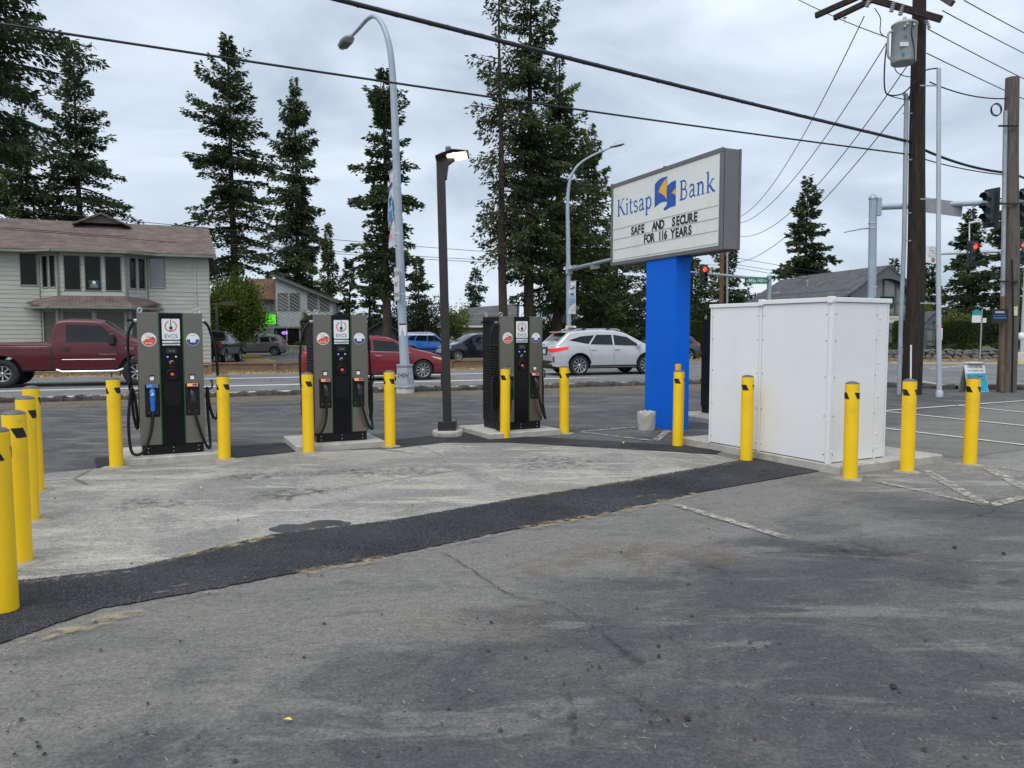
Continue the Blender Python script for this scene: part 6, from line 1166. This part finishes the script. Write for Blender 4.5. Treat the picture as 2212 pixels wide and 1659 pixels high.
# --- dark shed, beige house, far house
def gable_house(name, label, pos, rz, w_, d_, e_, p_, wm, rm, wins=(), ov=.35):
    t = thing(name, label, 'building', pos, rz); MB().prism([(-w_/2, 0), (w_/2, 0), (w_/2, e_), (0, p_), (-w_/2, e_)], 0, d_).build('wall', wm, t); k = (p_-e_)/(w_/2)
    for s in (-1, 1): slab([(s*(w_/2+ov), -ov, e_-k*ov+.1), (0, -ov, p_+.1), (0, d_+ov, p_+.1), (s*(w_/2+ov), d_+ov, e_-k*ov+.1)][::s], .12, rm, 'roof', t)
    for a, b_, c, d in wins: window(t, Matrix.Identity(4), a, b_, c, d, WPANE, WHITE)
    return t
gable_house('garden_shed', 'dark grey shed behind the red sedan', ((826-CX)/F*66, 66, -.3), R(8), 2.4, 3, 2.0, 2.7, mat('shed_dark', (.035, .038, .045), .7), SH_DK)
gh = thing('beige_house', 'beige house with a dark roof left of the rightmost charger', 'building', ((1030-CX)/F*78, 78, -.5), R(-14)); BEI = mat('beige_siding', (.48, .44, .38), .85, var=.08)
MB().b2((-4, .0, 0), (4, 8, 2.75)).build('wall', BEI, gh); siding(gh, (-4, -.01), (4, -.01), 0, 2.7, [(-.0+2.0, 2.5, 1.0, 2.2)], BEI, .3); window(gh, Matrix.Translation((-4, -.03, 0)), 2.0, 2.5, 1.0, 2.2, WPANE, WHITE)
slab([(-4.5, -.5, 2.65), (4.5, -.5, 2.65), (3.5, 4, 5.0), (-2.2, 4, 4.6)], .15, SH_GR, 'roof', gh); MB().b2((-4.5, -.58, 2.50), (4.5, -.5, 2.66)).build('gutter', WHITE, gh); slab([(-4.5, -.5, 2.645), (-2.2, 4, 4.595), (-4.5, 8.5, 2.645)], .1, SH_GR, 'roof', gh)
gable_house('low_house', 'low grey roofed house seen beyond the rock wall at far right', ((2135-CX)/F*72, 72, -.6), R(-60), 5, 6, 1.4, 2.6, mat('low_house_wall', (.17, .16, .15), .8), SH_GR)
gable_house('hillside_house', 'small dark roofed house half hidden left of the arched building', ((1600-CX)/F*70, 72, -.3), R(40), 6, 7, 2.9, 4.6, mat('hill_house_wall', (.12, .12, .12), .8), SH_DK)
# --- arched dark building at the right
ab = thing('arched_building', 'dark blue grey building with a tall arched window', 'building', (23.0, 52, .42), R(11)); DKW = mat('slate_wall', (.075, .085, .10), .75, var=.08); DKW2 = mat('slate_trim', (.10, .115, .13), .7, var=.06); PALEP = mat('pale_pane', (.17, .19, .165), .08, spec=.8, var=.25, vs=.9)
AWd, AE, AP_, AL = 4.9, 4.05, 5.55, 13.5
MB().prism([(0, 0), (AWd, 0), (AWd, AE), (AWd/2, AP_), (0, AE)], .5, AL).build('wall', DKW, ab)
b = MB()                                      # horizontal boards of the long side, too fine to part
for k in range(22): b.prism([(-.035, .1+k*.18), (-.004, .1+(k+1)*.18), (.0, .1+(k+1)*.18), (.0, .1+k*.18)], .6, AL-1.5, 'y')
tag(b.build('siding', mat('side_boards', (.10, .105, .11), .8, var=.08), ab), kind='stuff')
arc = [(AWd/2+1.95*math.cos(R(a)), 3.0+1.75*math.sin(R(a))) for a in range(0, 181, 10)]
fr_poly = [(-.55, AE-.35), (-.1, AE-.75), (-.0, 3.0)]+[(AWd/2-1.95*math.cos(R(a)), 3.0+1.75*math.sin(R(a))) for a in range(0, 181, 12)]+[(AWd, 3.0), (AWd+.1, AE-.75), (AWd+.55, AE-.35), (AWd/2, AP_+.02)]
MB().prism(fr_poly, -.15, .1).build('arched_gable', DKW2, ab)
for x in (0, AWd): MB().b2((x-.22, -.1, 0), (x+.22, .45, 3.3)).build('corner_pier', DKW2, ab)
aw = MB().prism([(AWd/2-1.93, .4), (AWd/2+1.93, .4)]+[(x, z) for x, z in arc], .30, .34).build('arch_window', PALEP, ab)
for x in (-1.9, -.95, .0, .95, 1.9):
    zt2 = 3.0+1.75*math.sqrt(max(0, 1-(x/1.95)**2)); MB().b2((AWd/2+x-.05, .22, .4), (AWd/2+x+.05, .30, zt2)).build('mullion', DKW2, aw)
for z in (1.3, 2.3, 3.15): MB().b2((AWd/2-1.93, .225, z-.05), (AWd/2+1.93, .295, z+.05)).build('mullion', DKW2, aw)
slab([(-.75, -.2, AE-.52), (AWd/2, -.2, AP_+.1), (AWd/2, AL-2.5, AP_+.1), (-.75, AL+.5, AE-.52)], .13, SH_GR, 'roof', ab); slab([(AWd/2, -.2, AP_+.1), (AWd+.75, -.2, AE-.52), (AWd+.75, AL+.5, AE-.52), (AWd/2, AL-2.5, AP_+.1)], .13, SH_GR, 'roof', ab); slab([(-.75, AL+.5, AE-.53), (AWd/2, AL-2.5, AP_+.09), (AWd+.75, AL+.5, AE-.53)], .1, SH_GR, 'roof', ab)
MB().b2((-.82, .2, AE-.68), (-.72, AL+.4, AE-.55)).build('gutter', TRIM, ab); MB().tube([(.9, 7, AE+.2), (.9, 7, AE+.9)], .06, 8).lathe([(.1, 0), (.1, .12)], 8, Matrix.Translation((.9, 7, AE+.9))).build('roof_vent', GALV, ab)
pe = thing('entry_porch', 'small arched entry porch right of the dark utility pole', 'porch', ((2016-CX)/F*50, 50, .42), R(4))
MB().b2((-.75, .1, 0), (.75, 3, 1.75)).build('wall', DKW, pe); MB().prism([(-.95, 1.5), (-.55, 1.35)]+[(-.5*math.cos(R(a)), 1.35+.5*math.sin(R(a))) for a in range(0, 181, 15)]+[(.55, 1.35), (.95, 1.5), (0, 2.4)], -.1, .05).build('arched_gable', DKW2, pe)
for x in (-.62, .62): MB().b2((x-.1, -.08, 0), (x+.1, .1, 1.4)).build('corner_pier', DKW2, pe)
pw = MB().prism([(-.5, .25), (.5, .25)]+[(.5*math.cos(R(a)), 1.35+.48*math.sin(R(a))) for a in range(0, 181, 15)], .06, .09).build('arch_window', PALEP, pe); MB().b2((-.04, .01, .25), (.04, .06, 1.8)).b2((-.5, .012, 1.3), (.5, .058, 1.38)).b2((-.5, .012, .55), (.5, .058, .62)).build('mullion', DKW2, pw)
for s in (-1, 1): slab([(s*1.15, -.15, 1.42), (0, -.15, 2.5), (0, 4, 2.5), (s*1.15, 4, 1.42)][::s], .1, SH_GR, 'roof', pe)
vs_ = thing('office_sign', 'cream VAZQUEZ sign beside the hedge left of the dark utility pole', 'sign', P(1930, 690, 49.5), R(6)); MB().b2((-.5, -.02, -.22), (.5, .02, .22)).build('board', mat('sign_cream', (.55, .55, .44), .6), vs_); MB().text('VAZQUEZ & CO', .15, front(.0, -.023, .0), xs=.8).build('lettering', mat('sign_olive', (.1, .12, .05)), vs_)
# ------------------------------------------------------------------ rock wall
rw_ = thing('rock_wall', 'low wall of stacked grey boulders across the intersection', 'wall', (0, 44.35, 0)); ROCK = mat('boulder', (.125, .12, .118), .9, var=.45, vs=2.2, bump=.8, bs=9, dirt=(.05, .047, .042), dirt_amt=.7, dirt_scale=2); q = random.Random(12); protos = []
for k in range(6):
    rows = [[(math.cos(a_*math.pi/5)*math.sin(b_*math.pi/5)*q.uniform(.8, 1.1), math.sin(a_*math.pi/5)*math.sin(b_*math.pi/5)*q.uniform(.8, 1.1), math.cos(b_*math.pi/5)*q.uniform(.85, 1.08)) for a_ in range(10)] for b_ in range(1, 5)]
    tp_ = (0, 0, .97); bt = (0, 0, -.97)
    for r in rows: r.append(r[0])
    rows = [[tp_]*11]+rows+[[bt]*11]; protos.append(MB().grid(rows, smooth=False))
pm_ = []
for x0, x1 in ((9.6, 13.0), (20.6, 32)):
    for lay, (z, hh) in enumerate(((.10, .16), (.30, .15), (.46, .12))):
        x = x0+q.uniform(0, .3)
        while x < x1:
            wd = q.uniform(.17, .36); k = q.randrange(6)
            if len(pm_) < 6: o = protos[len(pm_)].build('stone', ROCK, rw_); pm_.append(o)
            else: o = inst(pm_[k], 'stone', rw_)
            o.location = (x+wd, lay*.14+q.uniform(-.05, .05), z+q.uniform(-.03, .03)); o.scale = (wd*1.05, .26, hh*q.uniform(.9, 1.25)); o.rotation_euler = (q.uniform(-.2, .2), q.uniform(-.25, .25), q.uniform(-.4, .4)); x += wd*1.95
# ------------------------------------------------------------------ small street furniture far away
def lotlamp(u, Y, vtop, label, z=-.3):
    x = (u-CX)/F*Y; zt_ = P(u, vtop, Y).z; t = thing('car_park_lamp', label, 'lamp post', (x, Y, z), 0, 'brown lamps in the far car parks'); m_ = mat('brown_wood', (.10, .075, .06), .8, var=.2)
    MB().b2((-.07, -.07, 0), (.07, .07, zt_-z)).build('post', m_, t); MB().b2((-.3, -.05, zt_-z-.12), (.4, .05, zt_-z-.02)).build('arm', m_, t); MB().b2((.4, -.2, zt_-z-.2), (1.15, .2, zt_-z+.06)).build('lamp_head', m_, t, .02)
lotlamp(471, 48.6, 654, 'brown wooden lamp post in front of the round green tree'); lotlamp(1118, 60, 658, 'brown wooden lamp post behind the rightmost charger')
q = random.Random(2); WST = mat('wheel_stop', (.30, .27, .20), .9, var=.2); WSB = mat('wheel_stop_band', (.45, .30, .04), .8)
for i in range(5):
    p = Vector(((527+i*9-CX)/F*(60-i*3.2), 60-i*3.2, -.3)); t = thing('wheel_stop', ('farthest', 'second farthest', 'middle', 'second nearest', 'nearest')[i]+' of the five striped wheel stops in the far lot', 'wheel stop', p, R(100), 'wheel stops in the far car park')
    MB().prism([(-.08, 0), (.08, 0), (.05, .13), (-.05, .13)], -.9, .9).build('block', WST, t)
    for y in (-.6, 0, .6): MB().prism([(-.085, 0), (.085, 0), (.055, .135), (-.055, .135)], y-.12, y+.12).build('yellow_band', WSB, t)
for i in range(5): strip('paint_line', [Vector(((545+i*10-CX)/F*(63-4*i), 63-4*i, 0)), Vector(((700+i*14-CX)/F*(66-4*i), 66-4*i, 0))], .12, PAINT, farlot, -.294, 0, .1, 6)
blob('blue_bay_mark', Vector(((700-CX)/F*58, 58, 0)), 1.4, .6, staincol('blue_paint', (.08, .25, .5), .2, .4, .8), farlot, -.293, 0, 3, .1)
bs = thing('bus_stop_sign', 'teal and white bus stop sign on a thin post before the rock wall', 'bus stop sign', ((2117-CX)/F*43.2, 43.2, 0)); MB().tube([(0, 0, 0), (0, 0, 2.85)], .035, 8).build('post', GALV, bs); MB().b2((-.55, -.03, 2.1), (-.05, -.01, 2.5)).build('white_panel', SGNW, bs); MB().prism([(-.55, 2.5), (-.05, 2.5), (-.08, 2.75), (-.3, 2.85), (-.52, 2.75)], -.03, -.01).build('teal_panel', mat('teal', (.03, .28, .30), .5), bs); MB().b2((.05, -.03, 2.1), (.25, -.01, 2.35)).build('small_panel', SGNW, bs)
fp = G(2207, 784); lpp = thing('light_pole', 'pale pole on a concrete foot at the right edge of the picture', 'pole', fp); MB().tube([(0, 0, 0), (0, 0, 4.8)], [.12, .09], 10).build('shaft', MATS['riser_pale'], lpp); MB().lathe([(.3, -.1), (.28, .5), (.2, .55)], 12).build('footing', CONC, lpp)
# ------------------------------------------------------------------ vegetation
BARK = mat('conifer_bark', (.055, .040, .032), .95, var=.4, vs=3, stretch=(3, 3, .6), bump=.8, bs=12); BARK2 = mat('pale_bark', (.10, .085, .07), .95, var=.35, vs=3, bump=.5)
N_DARK = leafmat('needles_dark', (.015, .030, .015), (.092, .135, .05)); N_MID = leafmat('needles_mid', (.022, .042, .016), (.115, .16, .048)); N_BLUE = leafmat('needles_blue', (.022, .045, .028), (.08, .12, .065)); N_THIN = leafmat('needles_olive', (.026, .034, .015), (.11, .12, .05))
L_GRN = leafmat('leaves_green', (.036, .072, .010), (.19, .24, .042), .55, .35); L_HEDGE = leafmat('hedge_green', (.018, .038, .008), (.085, .12, .02), .6, .3); L_DARK = leafmat('leaves_dark', (.012, .024, .010), (.05, .065, .022)); L_LIME = leafmat('leaves_lime', (.06, .08, .015), (.17, .18, .04))
def kites(rng, base, dirs, ln, wd):
    n = len(base); d = dirs/np.linalg.norm(dirs, axis=1, keepdims=True); r = rng.normal(size=(n, 3)); nn = np.cross(d, r); nn /= np.linalg.norm(nn, axis=1, keepdims=True)+1e-9
    mid = base+d*(ln*.45)[:, None]; V = np.empty((n, 4, 3)); V[:, 0] = base; V[:, 1] = mid+nn*(wd*.5)[:, None]; V[:, 2] = base+d*ln[:, None]; V[:, 3] = mid-nn*(wd*.5)[:, None]
    return V.reshape(-1, 3), np.arange(n*4).reshape(-1, 4)
DK = 1.0
def conifer(label, u, Y, vtop, vcrown, prof, seed, mt=N_DARK, tr=.3, dens=34, per_m=9.0, hang=.35, lean=0.0, zb=-.5, up=.25, ksz=1.0, side=None, name='conifer_tree', spar=0.0, group='conifers beyond the road', jag=.35):
    ksz = ksz*max(1.0, Y/58); rng = np.random.default_rng(seed); x = (u-CX)/F*Y; top = P(u, vtop, Y).z-zb; cb = max(.3, P(u, vcrown, Y).z-zb); cl = top-cb
    t = thing(name, label, 'tree', (x, Y, zb), 0, group)
    hs = np.sort(cb+cl*(1-(1-rng.random(int(cl*per_m*.92)))**1.0)); hs = np.clip(hs, cb, top*.995); nb = len(hs)
    hf = (hs-cb)/cl; az = np.arange(nb)*2.39996+rng.normal(size=nb)*.5
    Rm = np.interp(hf, [p[0] for p in prof], [p[1] for p in prof])
    # whorl to whorl variation gives the ragged, layered outline
    lay = .78+jag*np.sin(hs*2.1+seed)*.5+jag*.5*np.sin(hs*4.7+seed*2+az); Ln = Rm*np.clip(lay, .35, 1.3)*rng.uniform(.42, 1.15, nb)
    if side is not None: Ln *= 1+side[1]*np.cos(az-side[0])
    el = np.interp(hf, [0, .5, 1], [-.12, .12, .75])+rng.normal(size=nb)*.08; sag = np.interp(hf, [0, .6, 1], [.32, .22, .0])
    TB = MB(); n_ = 14
    TB.tube([(lean*top*(i/n_)+.06*math.sin(i*.9+seed)*.5, 0, top*.985*i/n_) for i in range(n_+1)], [tr*(1-.93*(i/n_)**.9)+.01 for i in range(n_+1)], 10)
    B, Dd, S, Wd = [], [], [], []
    for i in range(nb):
        L_ = Ln[i]
        L_ = max(L_, .22)
        ca, sa = math.cos(az[i]), math.sin(az[i]); out = np.array([ca, sa, 0]); lat = np.array([-sa, ca, 0])
        o = np.array([lean*hs[i], 0, hs[i]])
        def bp(tt): return o+np.outer(tt*L_, out)+np.outer(L_*(np.tan(el[i])*tt-sag[i]*tt**2+up*.5*tt**3), [0, 0, 1])
        n = max(5, int(L_*dens*DK*rng.uniform(.6, 1.2)*(1-spar*rng.random()))); tt = rng.uniform(.05, 1.0, n)**.95
        wl = (.10+.36*L_*np.sqrt(np.clip(tt*(1.02-tt), 0, 1))*.85)*np.clip(1.7/L_**.5, .6, 1.2); l = rng.uniform(-1, 1, n)*wl
        p = bp(tt)+np.outer(l, lat); p[:, 2] += -np.abs(l)*.30+rng.normal(size=n)*.06-rng.random(n)**2*hang*.7
        d = np.outer(rng.uniform(.4, 1.0, n), out)+np.outer(np.sign(l)*rng.uniform(.1, .8, n), lat); d[:, 2] += rng.normal(size=n)*.25-hang*rng.random(n)*1.6+.15
        s = rng.uniform(.14, .40, n)*ksz; B.append(p); Dd.append(d); S.append(s); Wd.append(s*rng.uniform(.30, .52, n))
        if L_ > .5:
            q = bp(np.linspace(0, .88, 5)); r0 = .012+.014*L_; TB.tube([tuple(a) for a in q], [r0*(1-.2*k)+.004 for k in range(5)], 4, False)
    TB.build('trunk', BARK, t); B = np.concatenate(B); V, Fc = kites(rng, B, np.concatenate(Dd), np.concatenate(S), np.concatenate(Wd)); np_obj('crown', V, Fc, mt, t)
    return t
def leafy(name, label, cat, u, Y, zbase, trunk_h, r, mt, seed, n=60, per=140, lsz=.14, group=None, bark=BARK2, flat=1.0, x=None, stems=1):
    rng = np.random.default_rng(seed); x = (u-CX)/F*Y if x is None else x; t = thing(name, label, cat, (x, Y, zbase), 0, group); rx, ry, rz = r
    c = rng.normal(size=(n, 3)); c /= np.linalg.norm(c, axis=1, keepdims=True); c *= (rng.random((n, 1))**.4)*.86; c = c*np.array([rx, ry, rz]); c[:, 2] += trunk_h+rz
    B = np.repeat(c, per, 0)+rng.normal(size=(n*per, 3))*np.array([rx, ry, rz])*.155; B[:, 2] = np.maximum(B[:, 2], .02)
    ctr = np.array([0, 0, trunk_h+rz]); d = (B-ctr)*.6+rng.normal(size=B.shape)*np.array([rx, ry, rz])*.5; d[:, 2] -= .2
    s = rng.uniform(.6, 1.3, len(B))*lsz; V, Fc = kites(rng, B, d, s, s*.6); 
    TB = MB(); TB.tube([(0, 0, -.05), (.03, 0, trunk_h*.6+.1), (0, .03, trunk_h+rz*1.2)], [.05*rx+.03, .04*rx+.02, .01], 8)
    for k in range(0, n, 3): TB.tube([(0, 0, trunk_h*.7+rz*.3), tuple(c[k]*.5+np.array([0, 0, (trunk_h+rz)*.4])), tuple(c[k])], [.02*rx+.008, .014*rx, .006], 4, False)
    TB.build('trunk', bark, t); np_obj('crown', V, Fc, mt, t); return t
def hedge(label, x, y, z, w_, d_, h_, seed, mt=L_HEDGE, n=9000, rz=0.0, sz=.09, cat='hedge', rnd=.25):
    rng = np.random.default_rng(seed); t = thing('hedge', label, cat, (x, y, z), rz, 'clipped hedges')
    MB().b2((-w_/2+.1, -d_/2+.1, 0), (w_/2-.1, d_/2-.1, h_-.1)).build('twigs', mat('hedge_core', (.012, .016, .007), .95), t, .08)
    u_ = rng.uniform(-1, 1, (n, 3)); ax = rng.integers(0, 5, n); k = np.array([0, 0, 1, 1, 2])[ax]; sg_ = np.where(rng.random(n) < .5, -1, 1); u_[np.arange(n), k] = np.where(k == 2, 1, sg_)
    nr = np.linalg.norm(np.maximum(np.abs(u_)-(1-rnd), 0)/rnd, axis=1); f = np.where(nr > 1, 1-(nr-1)*.12, 1)
    Bp = u_*f[:, None]*np.array([w_/2, d_/2, h_/2])+np.array([0, 0, h_/2])+rng.normal(size=(n, 3))*.035; d = u_+rng.normal(size=(n, 3))*.7; d[:, 2] += .5
    s = rng.uniform(.6, 1.4, n)*sz; V, Fc = kites(rng, Bp, d, s, s*.5); np_obj('foliage', V, Fc, mt, t); return t
# --- conifers, left to right
DK = 2.3
cone = lambda r, b=.75, m=.5: [(0, r*b), (.12, r), (.35, r*.86), (.6, r*.6), (.82, r*.3), (1, .05)]
conifer('huge near conifer at the left edge, its top cut by the frame', -25, 43, -330, 330, [(0, 3.6), (.15, 6.2), (.4, 6.6), (.7, 5.2), (1, .3)], 1, N_DARK, .45, 38, 11, .7, side=(0, .12), ksz=1.1)
conifer('tall conifer just right of the one at the left edge, over the office roof', 183, 56, 105, 560, cone(5.2), 2, N_DARK, .35, 38, 10, .4)
conifer('lighter green conifer filling the gap above the office roof at the far left', 62, 54, 225, 600, cone(4.2, .9), 3, N_MID, .32, 38, 10, .5)
conifer('conifer behind the left end of the office roof, at the frame edge', -15, 58, 250, 600, cone(4.0, .9), 17, N_MID, .32, 32, 9, .5)
conifer('tall pointed conifer right of the office building', 512, 55, 72, 610, [(0, 3.0), (.08, 4.6), (.3, 4.6), (.5, 3.9), (.7, 2.9), (.86, 1.5), (1, .05)], 4, N_DARK, .36, 38, 10.5, .3, lean=-.006)
conifer('slimmer conifer with drooping twigs above the shop roof', 648, 84, 166, 640, [(0, 4.6), (.08, 4.9), (.25, 4.0), (.5, 3.1), (.7, 2.7), (.85, 1.5), (1, .05)], 5, N_DARK, .38, 40, 7.5, .9, lean=-.002)
conifer('dense conifer behind the tall street light', 836, 47, 152, 640, [(0, 2.0), (.15, 2.6), (.4, 2.5), (.65, 2.1), (.85, 1.2), (1, .1)], 6, N_DARK, .32, 46, 12, .35)
conifer('thin ragged conifer with bare branches left of the giant one', 1088, 47, -70, 560, [(0, 2.0), (.15, 2.9), (.35, 2.4), (.6, 1.7), (1, .5)], 7, N_THIN, .33, 20, 7, .9, spar=.5, jag=.6, lean=-.012)
conifer('giant dark conifer with a bare double trunk in the middle of the picture', 1142, 49, -95, 600, [(0, 2.0), (.12, 3.4), (.35, 3.7), (.6, 2.7), (.82, 1.8), (1, .2)], 8, N_DARK, .40, 40, 10, .6, lean=.004, jag=.6)
conifer('broad conifer behind the giant one, leaning over to the bank sign', 1205, 52, 120, 660, [(0, 3.6), (.2, 4.7), (.45, 4.0), (.7, 2.3), (1, .1)], 9, N_MID, .38, 40, 10, .6, side=(0, .12), jag=.6)
conifer('conifer between the giant one and the bank sign', 1268, 58, 270, 700, [(0, 3.6), (.3, 3.6), (.6, 2.8), (1, .2)], 10, N_MID, .3, 38, 10, .5)
DK = 2.0
conifer('small lone conifer standing against the sky behind the rightmost charger', 1028, 92, 578, 700, [(0, 2.2), (.2, 2.1), (.5, 1.6), (.75, 1.1), (1, .08)], 11, N_BLUE, .18, 30, 8, .7, zb=-1)
conifer('small pointed conifer right of the shop', 757, 78, 556, 730, cone(1.9), 12, N_BLUE, .15, 36, 10, .3)
conifer('young conifer just right of the small pointed one', 800, 70, 540, 740, cone(2.4), 13, N_DARK, .18, 36, 10, .3)
conifer('dark young conifer left of the dark lamp post', 905, 72, 560, 740, cone(2.2), 14, N_DARK, .18, 36, 10, .3)
conifer('blue green conifer behind the shop roof', 628, 82, 525, 690, cone(3.2), 15, N_BLUE, .2, 30, 9, .4)
conifer('conifer with hanging twigs right of the shop roof', 712, 82, 480, 690, cone(2.3), 16, N_MID, .2, 32, 9, .9)
for i, (u, Y, vt, r, lb) in enumerate(((1330, 62, 430, 3.6, 'dark conifer behind the left part of the bank sign'), (1405, 66, 470, 4.2, 'dark conifer directly behind the blue column'), (1490, 63, 430, 3.8, 'dark conifer behind the right part of the bank sign'), (1563, 68, 500, 2.9, 'dark conifer right of the bank sign'), (1300, 55, 560, 3.0, 'low dark conifer above the silver SUV'))):
    conifer(lb, u, Y, vt, 735, [(0, r), (.2, r), (.5, r*.75), (.8, r*.35), (1, .1)], 30+i, N_DARK if i % 2 else N_MID, .3, 32, 9, .5)
DK = 2.0
conifer('well shaped conifer behind the arched building roof', 1735, 74, 378, 660, [(0, 3.6), (.15, 3.9), (.4, 3.2), (.65, 2.0), (.85, 1.1), (1, .05)], 40, N_DARK, .3, 42, 11, .3)
conifer('conifer behind the red light between the utility poles', 2085, 76, 448, 740, cone(4.4), 41, N_DARK, .3, 36, 10, .4)
conifer('broad dark conifer behind the right utility pole', 2168, 72, 405, 740, cone(5.0), 42, N_DARK, .32, 36, 10, .4)
conifer('conifer cut by the right edge of the picture', 2245, 66, 380, 740, cone(4.2), 43, N_DARK, .3, 32, 9, .4)
conifer('small distant conifer tip right of the arched gable', 1925, 92, 560, 690, cone(2.0), 44, N_BLUE, .15, 28, 9, .3)
conifer('narrow conifer behind the thin riser pole', 2000, 84, 560, 730, cone(3.4), 45, N_DARK, .22, 30, 9, .4)
for i, (u, Y, vt) in enumerate(((1612, 95, 612), (1596, 90, 625), (1634, 98, 634), (1655, 100, 640))): conifer(('tallest', 'leftmost', 'third', 'rightmost')[i]+' of the small distant conifers left of the green street sign', u, Y, vt, 705, cone(1.7), 50+i, N_BLUE, .15, 26, 8, .3)
# --- leafy trees and shrubs
leafy('maple_tree', 'round green leafy tree at the corner of the office building', 'tree', 509, 51.5, -.3, .7, (2.05, 1.9, 2.35), L_GRN, 60, 120, 190, .17)
for i, (u, Y, zb, th, r, m_, lb) in enumerate(((925, 70, -.4, .4, (1.7, 1.3, 2.5), L_DARK, 'dark leafy bush left of the dark lamp post'), (985, 70, -.5, .6, (1.5, 1.5, 2.2), L_GRN, 'loose green bush between the lamp post and the navy SUV'), (870, 72, -.4, .4, (2.0, 1.5, 2.4), L_DARK, 'dark leafy mass behind the street light base'), (745, 74, -.4, .3, (1.8, 1.2, 1.8), L_DARK, 'dark bush right of the shop'), (1200, 62, -.3, .2, (2.4, 1.5, 2.2), L_DARK, 'dark bush behind the silver SUV roof'), (1290, 60, -.3, .2, (2.6, 1.5, 2.0), L_GRN, 'green bush behind the silver SUV bonnet'), (1370, 58, -.3, .2, (2.6, 1.5, 2.2), L_DARK, 'dark bush just left of the blue column'), (1455, 60, -.3, .2, (2.6, 1.5, 2.4), L_DARK, 'dark bush hidden behind the blue column'), (1535, 58, -.3, .2, (2.4, 1.5, 2.0), L_DARK, 'dark bush right of the blue column'), (1150, 66, -.4, .2, (1.6, 1.2, 1.3), L_DARK, 'low dark bush behind the rightmost charger'), (2060, 58, .3, .3, (1.4, 1.2, 1.2), L_LIME, 'yellow green bush behind the clipped hedge'), (1985, 56, .3, .6, (1.0, 1.0, 1.5), L_LIME, 'yellow green shrub between porch and dark utility pole'), (2120, 64, 0, .2, (3.0, 2, 1.6), L_DARK, 'dark bush behind the bus stop sign'), (2210, 62, 0, .2, (3.0, 2, 2.0), L_DARK, 'dark bush at the right edge behind the hedge'), (655, 69, -.3, .1, (.9, .5, .5), L_HEDGE, 'low shrub in the planter before the shop'))):
    leafy('shrub', lb, 'bush', u, Y, zb, th, r, m_, 70+i, 50, 90, .17 if r[0] > 1 else .1, 'bushes in the background')
leafy('ornamental_tree', 'small feathery tree against the shop wall', 'tree', 660, 70, -.3, 1.4, (.55, .5, 1.1), L_LIME, 90, 26, 70, .12); leafy('ornamental_tree', 'feathery green shrub top at the right of the shop windows', 'tree', 690, 70.5, -.3, 2.2, (.8, .5, .55), L_LIME, 91, 24, 70, .12)
hedge('tall clipped hedge left of the dark utility pole', 24.7, 48.2, .42, 1.1, 1.2, 1.75, 1); hedge('square clipped hedge beyond the rock wall between the utility poles', (2069-CX)/F*47, 47, .42, 2.0, 1.4, 1.72, 2, n=12000); hedge('clipped hedge at the right edge behind the right utility pole', (2212-CX)/F*48, 48, .42, 1.6, 1.3, 1.7, 3); hedge('tall hedge seen between the blue column and the white enclosure', (1518-CX)/F*47, 47, .42, 2.2, 1.4, 1.7, 4, n=12000)
for i, (u, w_, lb) in enumerate(((1938, .8, 'low round shrub on the rock wall left of the dark pole'), (2050, .9, 'low round shrub on the rock wall at the hedge corner'), (2100, .6, 'tiny round shrub on the rock wall right of the hedge'), (2152, .9, 'low dark shrub on the rock wall left of the right pole'))): leafy('shrub', lb, 'bush', u, 45.6, .42, .0, (w_/2, .4, .28), L_HEDGE, 110+i, 24, 70, .07, 'low shrubs on the rock wall')
# --- far wood closing the horizon
rng = np.random.default_rng(99); Bs, Ds, Ss = [], [], []
for i in range(420):
    a = rng.uniform(-44, 44); r = rng.uniform(128, 175); h = rng.uniform(2.6, 5.2); cx_, cy_ = r*math.sin(R(a)), r*math.cos(R(a)); w_ = rng.uniform(1.5, 3); n = 70
    f = rng.random(n)**.8; z = -1+h*f; rad = w_*(1-f)*rng.random(n)**.5; th = rng.uniform(0, 6.28, n)
    Bs.append(np.stack([cx_+rad*np.cos(th), cy_+rad*np.sin(th), z], 1)); Ds.append(rng.normal(size=(n, 3))+np.array([0, 0, .6])); Ss.append(rng.uniform(.7, 1.5, n))
S = np.concatenate(Ss); V, Fc = kites(rng, np.concatenate(Bs), np.concatenate(Ds), S, S*.6); tag(np_obj('distant_wood', V, Fc, N_BLUE), 'distant dark wood along the horizon', 'wood', kind='stuff')
